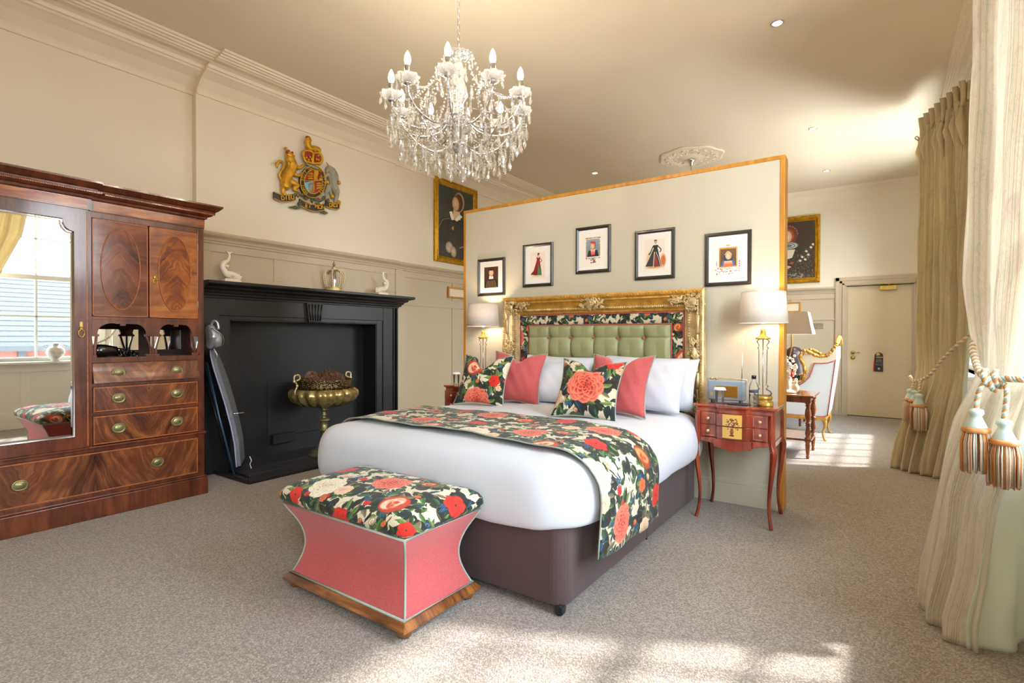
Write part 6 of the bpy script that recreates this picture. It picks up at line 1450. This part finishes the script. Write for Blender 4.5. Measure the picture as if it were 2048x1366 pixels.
nd = 0
def drop(p_, kind='pendalogue', s_=1.0, parent=None):
    global nd
    o = bpy.data.objects.new('crystal_drop', drop_mesh(kind)); COL.objects.link(o); pr_ = parent or ch
    o.parent = pr_; o.matrix_parent_inverse = parent_world(pr_).inverted(); o.location = p_; o.rotation_euler = (random.uniform(-.12, .12), random.uniform(-.12, .12), random.uniform(0, 6)); o.scale = (s_, s_, s_*1.05); nd += 1
def strand(p0, p1, sag, n, s_=.0068, parent=None):
    m = MB()
    for k in range(n+1):
        t = k/n; p_ = Vector(p0)*(1-t)+Vector(p1)*t; p_.z -= sag*4*t*(1-t); m.ell(p_, s_, 6, 4, smooth=False)
    m.build('bead_strand', CRY, parent or ch)
CTB = NT('lit_candle_bulb'); CTB.b.inputs['Emission Color'].default_value = (1, .90, .74, 1); CTB.b.inputs['Emission Strength'].default_value = 30; CTB = CTB.m
CND = pm('grey_chrome_candle', 'A8A49A', .18, .9, var=.02)
view_near = math.atan2(-CY, -CX)   # towards the camera
base_a = view_near+math.radians(-8.3)
AZ = []
for k in range(10):
    a = base_a+k*PI/5; AZ.append(a)
    P = catmull([W(.05, a, 2.53), W(.12, a, 2.465), W(.22, a, 2.45), W(.32, a, 2.48), W(.375, a, 2.54), W(.385, a, 2.595)], 6)
    ar = MB().tube(P, .0065, 8).build('arm', CHROME, ch)
    MB().lathe([(.010, 2.645), (.018, 2.650), (.042, 2.662), (.058, 2.680), (.062, 2.690), (.056, 2.688), (.040, 2.672), (.012, 2.662)], 48, (W(.385, a, -.06)), lambda b, r_, z_: 1+.09*cos(b*8)*(r_ > .03)).build('drip_pan', CRY, ar)
    MB().lathe([(.006, 2.64), (.022, 2.648), (.022, 2.655), (.008, 2.662)], 16, W(.385, a, -.06)).build('pan_holder', CHROME, ar)
    MB().lathe([(.0145, 2.662), (.0155, 2.68), (.0155, 2.742), (.0135, 2.748), (0, 2.748)], 18, W(.385, a, -.06)).build('candle_tube', CND, ar)
    MB().lathe([(.011, 2.748), (.0165, 2.765), (.0175, 2.778), (.014, 2.798), (.007, 2.815), (0, 2.826)], 16, W(.385, a, -.06)).build('bulb', CTB, ar)
    l_ = bpy.data.lights.new('candle_light', 'POINT'); l_.energy = 2.9; l_.color = (1, .87, .70); l_.shadow_soft_size = .02; lo = bpy.data.objects.new('candle_light', l_); lo.location = W(.385, a, 2.785); link(lo, ch)
    c0 = Vector(W(.385, a, -.06))
    for q in range(5):
        b = a+2*PI*q/5+.3; drop((c0.x+.060*cos(b), c0.y+.060*sin(b), 2.608), 'almond' if q % 2 else 'pendalogue', .95)
    strand(W(.085, a, 2.895), W(.36, a, 2.62), .03+.08, 22, .0062)
    strand(W(.05, a+.3, 2.54), W(.33, a+.15, 2.50), .06, 14, .0062)
    a2 = a+PI/5; strand(W(.385, a, 2.59), W(.385, a2, 2.59), .10, 14, .0062)
    am = a+PI/10; drop(W(.372, am, 2.47), 'pendalogue', 1.15)
    # long fall of crystals under each arm
    strand(W(.375, a, 2.54), W(.375, a, 2.44), 0, 7, .0064); drop(W(.375, a, 2.425), 'pendalogue', 1.2)
for k in range(8):
    a = base_a+.2+k*PI/4
    MB().tube(catmull([W(.04, a, 2.38), W(.12, a, 2.33), W(.22, a, 2.36), W(.30, a, 2.44)], 6), .005, 8).build('lower_arm', CHROME, ch)
for (r_, z_, n, kd, s_) in ((.40, 2.44, 26, 'pendalogue', 1.15), (.33, 2.36, 26, 'pendalogue', 1.2), (.36, 2.40, 20, 'almond', 1.2), (.27, 2.31, 20, 'pendalogue', 1.2), (.19, 2.30, 15, 'pendalogue', 1.15), (.12, 2.30, 10, 'pendalogue', 1.1), (.06, 2.29, 6, 'pendalogue', 1.2), (.28, 2.56, 18, 'almond', 1.1), (.20, 2.62, 14, 'almond', 1.0), (.12, 2.72, 12, 'almond', 1.0), (.09, 2.885, 12, 'almond', .9)):
    for k in range(n):
        a = 2*PI*k/n+r_*9; rj = r_+random.uniform(-.012, .012); zj = z_+random.uniform(-.02, .02)
        drop(W(rj, a, zj), kd, s_*random.uniform(.9, 1.1))
        if k % 2 == 0 and r_ < .41: MB_ = 0
for (r_, z0, z1, n) in ((.385, 2.54, 2.445, 20), (.34, 2.45, 2.36, 20), (.27, 2.42, 2.31, 16), (.18, 2.42, 2.30, 12)):
    m = MB()
    for k in range(n):
        a = 2*PI*k/n+r_*5
        for q in range(7): m.ell(W(r_, a, z0+(z1-z0)*q/6), .0062, 6, 4, smooth=False)
    tag(m.build('bead_curtain', CRY, ch), kind='stuff')
    MB().tube([W(r_, 2*PI*k/40, z0) for k in range(40)], .0016, 6, closed=True).build('ring_frame', CHROME, ch)
drop((CX, CY, 2.30), 'pendalogue', 1.5)
# ============================================================ CURTAINS
def curtain_mat(name, b0, b1, lines, transl=.22):
    t = NT(name); uv = t.coord('UV'); sp = t.n('SeparateXYZ'); t.l(uv, sp.inputs[0])
    cb = t.n('CombineXYZ'); t.l(sp.outputs[0], cb.inputs[0]); t.l(t.math('MULTIPLY', sp.outputs[1], .0), cb.inputs[1])
    n1 = t.noise(cb.outputs[0], 22, 1)
    k = t.ramp(n1, [(.35, sr(b0)), (.65, sr(b1))])
    sp2 = t.noise(cb.outputs[0], 160, 0)
    k = t.mix(t.ramp(sp2, [(.60, 0.0), (.68, .75)]), k, sr(lines[0]))
    k = t.mix(t.ramp(t.noise(cb.outputs[0], 113, 0), [(.62, 0.0), (.69, .7)]), k, sr(lines[1]))
    fo = t.noise(t.coord('UV', (5, 5, 5)), 2.2, 6, .62, 1.2)
    k = t.mix(t.ramp(fo, [(.48, 0.0), (.50, .28), (.52, 0.0)]), k, sr(lines[2]))
    k = t.mix(t.ramp(t.noise(t.coord('UV', (3, 2, 3)), 2.0, 5, .6, .8), [(.55, 0.0), (.68, .22)]), k, sr(lines[2]))
    t.base(k); t.set(Roughness=.6, Sheen_Weight=.3)
    t.l(t.bump(t.noise(t.coord('Object'), 14, 3), .2, .01), t.b.inputs['Normal'])
    tl = t.n('BsdfTranslucent'); t.l(k, tl.inputs[0]); mx = t.n('MixShader'); mx.inputs[0].default_value = transl
    t.l(t.b.outputs[0], mx.inputs[1]); t.l(tl.outputs[0], mx.inputs[2]); t.l(mx.outputs[0], t.t.nodes['Material Output'].inputs[0]); return t.m
CUR = curtain_mat('striped_figured_silk', 'DCCBA0', 'EADCB8', ('98A898', 'B88E70', 'A08A6A'), .3); CUR2 = curtain_mat('striped_figured_silk_sunlit', 'EAE3D2', 'F4EFE4', ('7EA49C', 'C89C98', 'A48C88'), .55)  # one silk twice; the second is paler, with sunlight put into its colour
LIN = pm('pale_mint_lining', 'F2F8F2', .45, var=.02, vs=3)
_t = LIN.node_tree; _b = _t.nodes['Principled BSDF']; _l = _t.nodes.new('ShaderNodeBsdfTranslucent'); _l.inputs[0].default_value = (.88, .94, .88, 1); _m = _t.nodes.new('ShaderNodeMixShader'); _m.inputs[0].default_value = .45
_t.links.new(_b.outputs[0], _m.inputs[1]); _t.links.new(_l.outputs[0], _m.inputs[2]); _t.links.new(_m.outputs[0], _t.nodes['Material Output'].inputs[0])
def sheet(name, L_, R_, mat, parent, folds, amp, bulge, zs=None, uvs=(2.2, 3.4), nu=150, nv=90, pinch=None, phase=0.0, thick=.004):
    """L_, R_: lists of (z, x, y) top to bottom; surface between with folds pushed along the room side normal"""
    zl_ = [p_[0] for p_ in L_]; zr_ = [p_[0] for p_ in R_]
    def at(P, z, i): zz = [p_[0] for p_ in P][::-1]; vv = [p_[i] for p_ in P][::-1]; return float(np.interp(z, zz, vv))
    ztop = L_[0][0]
    def f(u, v):
        z = ztop*(1-v)+.004*v
        a = Vector((at(L_, z, 1), at(L_, z, 2), z)); b = Vector((at(R_, z, 1), at(R_, z, 2), z)); d = b-a; n_ = Vector((-abs(d.y), -abs(d.x), 0)) if d.length < 1e-6 else Vector((d.y, -d.x, 0)).normalized()
        if n_.x > 0: n_ = -n_
        k = 1.0
        if pinch: k = 1-.65*math.exp(-((z-pinch)/.22)**2)
        ph = folds*u*2*PI+phase+.5*sin(z*1.3+u*3)+.25*sin(z*2.9)
        o = amp*k*(sin(ph)+.35*sin(ph*2.3+z))+bulge*sin(PI*u)*k
        o += .006*sin(z*9+u*17)*(1 if z < (pinch or 1) else .6)
        uu = u+.012*sin(ph+1.6)*k
        p_ = a+d*uu+n_*o; p_.z = z; return p_
    o = MB().grid(f, nu, nv, uvs=uvs).build(name, mat, parent)
    m_ = o.modifiers.new('so', 'SOLIDIFY'); m_.thickness = thick; return o, f
RC = [pm('rope_orange', 'D28E52', .6), pm('rope_teal', 'A8C4BC', .6), pm('rope_cream', 'F0E2D0', .6)]
def rope(pts, r_, parent, n=3, pitch=.03, name='rope_strand'):
    P = catmull(pts, 14); d = [0]
    for i in range(1, len(P)): d.append(d[-1]+(P[i]-P[i-1]).length)
    N_ = max(12, int(d[-1]/(pitch/7))); ds = np.linspace(0, d[-1], N_); X = [np.interp(ds, d, [p_[i] for p_ in P]) for i in range(3)]
    C_ = [Vector((X[0][i], X[1][i], X[2][i])) for i in range(N_)]
    for q in range(n):
        out = []; nrm = None
        for i in range(N_):
            t_ = (C_[min(i+1, N_-1)]-C_[max(i-1, 0)]).normalized()
            if nrm is None: nrm = t_.orthogonal()
            nrm = (nrm-t_*nrm.dot(t_)).normalized(); b_ = t_.cross(nrm); a = 2*PI*(ds[i]/pitch+q/n)
            out.append(C_[i]+nrm*(r_*.55*cos(a))+b_*(r_*.55*sin(a)))
        MB().tube(out, r_*.56, 6).build(name, RC[q % 3], parent)
def tassel(p_, parent, s_=1.0, seed=0):
    x, y, z = p_; rr = random.Random(seed)
    MB().lathe([(.006, 0), (.022, -.006), (.024, -.018), (.016, -.028), (.022, -.036), (.036, -.062), (.036, -.072), (0, -.074)] and [(a*s_, b*s_) for a, b in [(.004, 0), (.020, -.006), (.022, -.018), (.015, -.028), (.019, -.038), (.030, -.062), (.032, -.074), (.001, -.076)]], 24, p_).build('tassel_head', pm('tassel_mint', 'C4D8D2', .5) if 'tassel_mint' not in bpy.data.materials else bpy.data.materials['tassel_mint'], parent)
    MB().lathe([(a*s_, b*s_) for a, b in [(.031, -.066), (.038, -.070), (.039, -.082), (.033, -.086)]], 24, p_, lambda a, r_, z_: 1+.05*cos(a*18)).build('tassel_ruff', RC[0], parent)
    ms = [MB(), MB(), MB()]
    for k in range(190):
        a = rr.uniform(0, 2*PI); r0 = s_*.034*math.sqrt(rr.uniform(.3, 1)); r1 = r0*1.22; L = s_*rr.uniform(.125, .14)
        ms[(0, 2, 2, 0, 1, 2, 0)[k % 7]].tube([(x+r0*cos(a), y+r0*sin(a), z-.078*s_), (x+r1*1.04*cos(a), y+r1*1.04*sin(a), z-.12*s_), (x+r1*cos(a+.05), y+r1*sin(a+.05), z-.085*s_-L)], .0017*s_, 4)
    for k in range(3): tag(ms[k].build('tassel_fringe', RC[k], parent), kind='stuff')
# near curtain (far side of the first window)
c2 = thing('curtain', (.42, 3.0, 0), 'striped curtain coloured a sunlit cream, with pale lining at the right edge of the picture, nearest the camera', 'curtain', 'striped curtains')
L2 = [(3.42, .345, 3.22), (2.7, .333, 3.2), (1.9, .315, 3.17), (1.5, .300, 3.1), (1.18, .325, 3.06), (1.08, .332, 3.05), (.89, .273, 3.05), (.48, .207, 3.06), (.23, .176, 3.08), (.06, .168, 3.1), (0, .172, 3.1)]
R2 = [(3.42, .63, 2.70), (1.9, .60, 2.72), (1.5, .57, 2.74), (1.12, .48, 2.77), (1.0, .455, 2.78), (.80, .405, 2.79), (.586, .35, 2.79), (.30, .325, 2.79), (.09, .285, 2.77), (0, .285, 2.755)]
o_, f2 = sheet('curtain_panel', L2, R2, CUR2, c2, 2.6, .026, .030, pinch=1.09, phase=.6, nu=180, nv=120)
MB().tube([Vector(f2(1, v/60))+Vector((0, -.004, 0)) for v in range(34, 61)], .008, 6).build('fringed_edge', CUR2, c2)
LL = [(1.06, .47, 2.79), (.80, .41, 2.80), (.586, .355, 2.80), (.30, .33, 2.80), (.09, .29, 2.78), (0, .29, 2.765)]; LR = [(1.06, .62, 3.0), (.6, .64, 3.12), (0, .66, 3.2)]
sheet('lining', LL, LR, LIN, c2, 1.4, .022, -.02, nu=80, nv=60, phase=2.2)
tb = thing('curtain_tieback', (.36, 2.95, 1.1), 'thick orange and teal twisted rope tieback with two tassels on the nearest curtain', 'tieback')
rope([(.42, 3.16, 1.36), (.322, 3.05, 1.235), (.312, 2.93, 1.16), (.318, 2.80, 1.105), (.345, 2.735, 1.088), (.38, 2.705, 1.095), (.44, 2.68, 1.10), (.54, 2.70, 1.13), (.66, 2.78, 1.25)], .0125, tb)
for kx, kz in ((.330, 1.098), (.346, 1.082), (.362, 1.096)): rope([(kx-.008, 2.745, kz+.028), (kx-.014, 2.715, kz), (kx+.002, 2.725, kz-.032), (kx+.014, 2.745, kz)], .011, tb)
rope([(.330, 2.735, 1.085), (.308, 2.72, 1.055), (.300, 2.725, 1.02), (.295, 2.72, .975)], .009, tb); rope([(.365, 2.72, 1.085), (.378, 2.70, 1.06), (.378, 2.70, 1.00), (.372, 2.70, .945)], .009, tb)
tassel((.2945, 2.715, .977), tb, 1.12, 1); tassel((.372, 2.695, .945), tb, 1.16, 2)
box('hook_plate', BRASS, .645, 2.765, 1.23, .67, 2.80, 1.27, tb)
# far curtain (near side of the second window)
c1 = thing('curtain', (.42, 6.1, 0), 'olive striped curtain with rope trimmed pleated heading in front of the second window', 'curtain', 'striped curtains')
L1 = [(3.30, .318, 6.72), (2.5, .292, 6.45), (1.6, .268, 6.35), (.95, .258, 6.30), (.82, .250, 6.29), (.66, .215, 6.27), (.3, .125, 6.26), (.05, .078, 6.25), (0, .078, 6.25)]
R1 = [(3.30, .576, 5.92), (1.65, .580, 5.94), (.95, .56, 5.95), (.5, .50, 5.96), (0, .43, 5.98)]
o_, f1 = sheet('curtain_panel', L1, R1, CUR, c1, 4.6, .040, .02, pinch=.92, phase=.3, nu=180, nv=120, uvs=(2.6, 3.4))
sheet('lining', [(p_[0], p_[1]+.03, p_[2]+.03) for p_ in L1], [(p_[0], p_[1]+.03, p_[2]+.03) for p_ in R1], LIN, c1, 4.6, .040, .02, pinch=.92, phase=.3, nu=90, nv=60)
hpts = []
for k in range(8):
    t = .03+k*.135; x, y = .576+(.318-.576)*t, 5.92+(6.72-5.92)*t
    for q in (-1, 0, 1):
        MB().tube([(x+q*.006-.03, y+q*.018, 3.24), (x+q*.010-.02, y+q*.030, 3.32), (x+q*.016-.025, y+q*.045, 3.44)], [.012, .020, .026], 8, flat=.6).build('pleat', CUR, c1)
        MB().tube([(x+q*.004-.032, y+q*.012, 3.25), (x+q*.012-.045, y+q*.035, 3.10), (x+q*.012-.02, y+q*.05, 2.90)], [.010, .026, .006], 8).build('pleat', CUR, c1)
    hpts += [(x-.052, y, 3.25), (x-.045, y+.055, 3.17)]
MB().grid(lambda u, v: (.586+(.318-.586)*u-.012*sin(u*48), 5.90+(6.74-5.90)*u, 3.28+.15*v+.012*sin(u*60)*v), 120, 4, uvs=(2.6, .15)).build('heading_ruffle', CUR, c1)
rope(hpts, .008, c1, 2, .035, 'heading_rope')
rope([(.31, 6.80, 3.22), (.27, 6.9, 3.33), (.25, 6.85, 3.30), (.30, 6.74, 3.22)], .007, c1, 2, .035, 'heading_rope')
MB().tube([(.62, 5.84, 3.40), (.345, 6.72, 3.40)], .012, 10).ell((.625, 5.83, 3.40), .022).build('curtain_pole', OLDBRASS, c1)
MB().tube([(.62, 5.84, 3.40), (.70, 5.84, 3.40)], .008, 8).build('pole_bracket', OLDBRASS, c1)
tb2 = thing('curtain_tieback', (.3, 6.1, .9), 'twisted rope tieback with tassels around the far olive curtain', 'tieback')
rope([(.66, 5.93, 1.30), (.56, 5.88, 1.24), (.44, 5.94, 1.09), (.34, 6.02, .92), (.27, 6.14, .855), (.222, 6.24, .85), (.205, 6.32, .88)], .013, tb2, 3, .045)
rope([(.235, 6.20, .85), (.22, 6.17, .80), (.215, 6.15, .765)], .010, tb2); rope([(.27, 6.10, .85), (.265, 6.06, .79), (.265, 6.05, .735)], .010, tb2)
tassel((.205, 6.17, .775), tb2, 1.35, 3); tassel((.262, 6.05, .745), tb2, 1.5, 4); tassel((.238, 6.12, .765), tb2, 1.3, 5)
# curtain on the camera side of the first window (seen in the wardrobe mirror)
c3 = thing('curtain', (.5, 1.2, 0), 'striped curtain on the near side of the first window, seen only in the wardrobe mirror', 'curtain', 'striped curtains')
L3 = [(3.42, .50, 2.12), (2.6, .50, 1.98), (1.9, .50, 1.70), (1.3, .52, 1.22), (1.1, .52, 1.12), (.8, .50, 1.2), (0, .42, 1.35)]; R3 = [(3.42, .60, .95), (1.1, .62, .92), (0, .60, .85)]
sheet('curtain_panel', R3, L3, CUR, c3, 6, .035, .02, pinch=1.1, nu=110, nv=70)
# urn on the window sill
uv_ = thing('sill_vase', (.66, 2.36, .90), 'round grey patterned porcelain vase on the window sill, seen in the mirror', 'vase')
PV = pm('grey_patterned_porcelain', 'D8D6CE', .3, var=.2, vs=22, coat=.4)
MB().lathe([(.045, 0), (.05, .012), (.04, .03), (.085, .07), (.105, .12), (.095, .17), (.06, .20), (.035, .21), (.033, .225), (.042, .235), (.03, .25), (0, .262)], 32, (.665, 2.36, .90)).build('body', PV, uv_)
for s_ in (-1, 1): MB().tube(catmull([(.665, 2.36+s_*.09, 1.08), (.665, 2.36+s_*.125, 1.11), (.665, 2.36+s_*.07, 1.125)], 5), .006, 6).build('handle', PV, uv_)
# ============================================================ FAR END OF THE ROOM
TW = wood('turned_walnut', '4A2010', '7E4020', 'A8622E', axis=(1, 0, 2), streak=18, rough=.2, coat=.8); TWT = wood('table_top_walnut', '5A2A14', '8E5026', 'B87A42', axis=(2, 1, 0), streak=16, rough=.12, coat=1)
ct = thing('console_table', (-1.1, 6.45, 0), 'walnut console table with turned legs and lower shelf beyond the partition', 'table')
box('top', TWT, -1.55, 6.14, .632, -.575, 6.74, .655, ct, bevel=.008)
MB().box(-1.52, 6.18, .575, -.625, 6.20, .632).box(-1.52, 6.68, .575, -.625, 6.70, .632).box(-.645, 6.2, .575, -.625, 6.68, .632).build('apron', TW, ct, bevel=.003)
box('shelf', TWT, -1.53, 6.16, .185, -.60, 6.72, .205, ct, bevel=.004)
for x in (-.635, -1.49):
    for y in (6.19, 6.69):
        MB().box(x-.026, y-.026, .575, x+.026, y+.026, .634).lathe([(.024, .575), (.030, .568), (.016, .556), (.030, .546), (.016, .536), (.026, .50), (.030, .46), (.024, .42), (.016, .38), (.024, .372), (.028, .362), (.016, .352), (.028, .342), (.016, .332), (.022, .29), (.026, .26), (.018, .225), (.030, .215), (.030, .18), (.020, .165), (.024, .14), (.017, .06), (.012, .035), (.017, .02), (.012, 0), (0, 0)], 20, (x, y, 0)).build('leg', TW, ct)
l2 = thing('table_lamp', (-.86, 6.5, .655), 'small brass lamp with tapered white shade on the console table', 'table lamp')
MB().lathe([(.05, 0), (.052, .008), (.02, .016), (.01, .03), (0, .03)], 24, (-.86, 6.5, .655)).tube(catmull([(-.86, 6.5, .675), (-.89, 6.5, .80), (-.90, 6.5, .90), (-.845, 6.5, 1.05), (-.825, 6.5, 1.18), (-.83, 6.5, 1.31)], 6), .007, 8).build('brass_stem', BRASS, l2)
vs = []; 
for (h_, z_) in ((.215, 1.285), (.165, 1.525)):
    for sx_, sy_ in ((-1, -1), (1, -1), (1, 1), (-1, 1)): vs.append((-.83+sx_*h_, 6.5+sy_*h_*.75, z_))
s_ = MB().add(vs, [(0, 1, 5, 4), (1, 2, 6, 5), (2, 3, 7, 6), (3, 0, 4, 7)]).build('shade', SHADE, l2); m_ = s_.modifiers.new('so', 'SOLIDIFY'); m_.thickness = .003
MB().ell((-.83, 6.5, 1.37), (.025, .025, .04)).build('bulb', BULB, l2)
l_ = bpy.data.lights.new('lamp_light', 'POINT'); l_.energy = 7; l_.color = (1, .74, .45); l_.shadow_soft_size = .04; lo = bpy.data.objects.new('lamp_light', l_); lo.location = (-.83, 6.5, 1.44); link(lo, l2)
# white porcelain figure group with red accent
pg = thing('porcelain_figure', (-.82, 6.38, .655), 'white porcelain figure group with a red accent on the console table', 'ornament')
m = MB(); m.lathe([(.075, 0), (.08, .01), (.07, .03), (.05, .035), (0, .035)], 22, (-.84, 6.36, .655)); m.limb([(-.84, 6.36, .68), (-.85, 6.36, .80), (-.84, 6.36, .90)], [.06, .045, .03]); m.ell((-.84, 6.36, .955), .034); m.limb([(-.84, 6.36, .86), (-.80, 6.33, .84), (-.77, 6.33, .90)], [.02, .016, .012]); m.limb([(-.84, 6.36, .88), (-.90, 6.33, .87), (-.91, 6.33, .94)], [.02, .016, .012])
m.ell((-.77, 6.36, .71), (.035, .035, .05)); m.ell((-.77, 6.36, .775), .022); m.ell((-.88, 6.38, 1.0), (.04, .03, .03)); m.ell((-.78, 6.38, .93), (.03, .03, .03)); m.build('figures', WHITEC, pg, remesh=.006)
for k in range(22): 
    a = k*2.4; MB().ell((-.83+.07*cos(a)*random.uniform(.5, 1), 6.36+.05*sin(a), .80+.012*k), (.016, .014, .014), 7, 5).build('blossom', pm('white_bloom', 'F4F2EE', .5) if 'white_bloom' not in bpy.data.materials else bpy.data.materials['white_bloom'], pg)
MB().limb([(-.805, 6.30, .90), (-.80, 6.295, .86), (-.80, 6.30, .83)], [.006, .010, .007]).build('red_accent', RED, pg)
# gilt armchair seen from its side
AX = 0.0
ac = thing('gilt_armchair', (-.9, 7.7, 0), 'carved gilt armchair with pale blue outside panels and pink piping behind the console table', 'armchair')
PB = weave('pale_blue_upholstery', 'DDE6EC', 380, .03, .2, .8); CRM_ = weave('cream_upholstery', 'EADFC4', 380, .05, .2, .8)
side = [(-1.30, .29), (-.60, .29), (-.548, .31), (-.50, .70), (-.468, .985), (-.50, .965), (-.552, .945), (-.62, .938), (-.693, .940), (-.712, .86), (-.745, .765), (-.80, .70), (-.86, .66), (-1.30, .64)]
for y0, y1 in ((7.35, 7.42), (8.02, 8.09)):
    MB().prism(side, 'y', y0, y1).build('side_panel', PB, ac, bevel=.012)
    rim = catmull([(-1.32, y0+.03, .66), (-.88, y0+.03, .69), (-.80, y0+.02, .78), (-.80, y0+.01, .90), (-.845, y0+.0, 1.0), (-.80, y0+.0, 1.085), (-.73, y0+.02, 1.06), (-.66, y0+.03, 1.02), (-.56, y0+.03, 1.03), (-.50, y0+.03, 1.10), (-.462, y0+.03, 1.175)], 6)
    MB().tube(rim, [.020+.006*sin(k*1.3) for k in range(len(rim))], 8).build('gilt_rim', GOLD, ac)
    fill = [(-1.30, .645), (-.87, .665), (-.80, .72), (-.775, .80), (-.79, .92), (-.83, 1.0), (-.79, 1.06), (-.73, 1.04), (-.66, 1.0), (-.56, 1.01), (-.50, 1.07), (-.462, 1.15), (-.462, .98), (-.552, .945), (-.693, .94), (-.745, .765), (-.86, .655), (-1.3, .63)]
    MB().prism(fill, 'y', y0+.012, y1-.012).build('cream_inner_band', CRM_, ac)
    MB().tube([(a, y0-.002, b) for a, b in side[2:13]], .006, 6).tube([(a, y0-.002, b) for a, b in side[0:3]], .006, 6).build('pink_piping', PINK, ac)
    m = MB()
    for k in range(0, len(rim), 3): m.ell(rim[k]+Vector((0, -.012, .008)), (.020, .014, .014), 7, 5, rot=(0, k, 0))
    m.build('carved_leaves', GOLD, ac)
MB().prism([(-.60, .29), (-.548, .31), (-.465, .98), (-.462, 1.14), (-.52, 1.12), (-.60, .6)], 'y', 7.42, 8.02).build('backrest', CRM_, ac, bevel=.01)
MB().tube(catmull([(-.462, 7.38, 1.17), (-.455, 7.55, 1.22), (-.455, 7.72, 1.25), (-.455, 7.89, 1.22), (-.462, 8.06, 1.17)], 6), .026, 8).build('crest_rail', GOLD, ac)
MB().box(-1.28, 7.42, .30, -.60, 8.02, .44).build('seat', CRM_, ac, bevel=.03)
tag(MB().box(-1.3, 7.34, .25, -.56, 8.1, .29).build('seat_rail', GOLD, ac, bevel=.008), None)
for x, dx in ((-.60, .03), (-1.26, -.03)):
    for y in (7.38, 8.06): MB().tube(catmull([(x, y, .28), (x+dx*.9, y, .20), (x+dx*.1, y, .10), (x+dx*.6, y, .02), (x+dx*1.2, y, .0)], 6), [.028+(-.016)*min(1, k/10) + (.012 if k > 20 else 0) for k in range(25)], 8).build('leg', GOLD, ac)
tag(pillow('cushion', (-.83, 7.66, .62), .42, .38, .14, .3, PI/2, 0, FLORAL, 'red floral cushion sitting in the gilt armchair', 'cushion', None, seed=12), None)
# dark leather chair back glimpsed behind the flowers
dk = thing('dark_chair', (-1.25, 8.7, 0), 'dark brown leather chair behind the gilt armchair', 'chair')
LB = pm('dark_leather', '3A2A2A', .4, var=.15, coat=.3)
MB().limb([(-1.35, 8.9, .60), (-1.35, 8.9, .98)], [.16, .14]).limb([(-1.05, 8.9, .60), (-1.10, 8.9, .98)], [.16, .14]).build('backrest', LB, dk, remesh=.02)
MB().box(-1.5, 8.35, .34, -.92, 8.95, .48).build('seat', LB, dk, bevel=.04)
for x in (-1.46, -.96):
    for y in (8.4, 8.9): MB().tube([(x, y, .36), (x, y, 0)], [.022, .014], 8).build('leg', TW, dk)

# ---- lettering becomes plain meshes
bpy.context.view_layer.update(); _dg = bpy.context.evaluated_depsgraph_get()
for o in [o for o in SC.objects if o.type == 'FONT']:
    me = bpy.data.meshes.new_from_object(o.evaluated_get(_dg)); n_ = bpy.data.objects.new(o.name.split('.')[0], me)
    n_.matrix_basis = o.matrix_basis.copy(); COL.objects.link(n_); n_.parent = o.parent; n_.matrix_parent_inverse = o.matrix_parent_inverse.copy(); bpy.data.objects.remove(o)
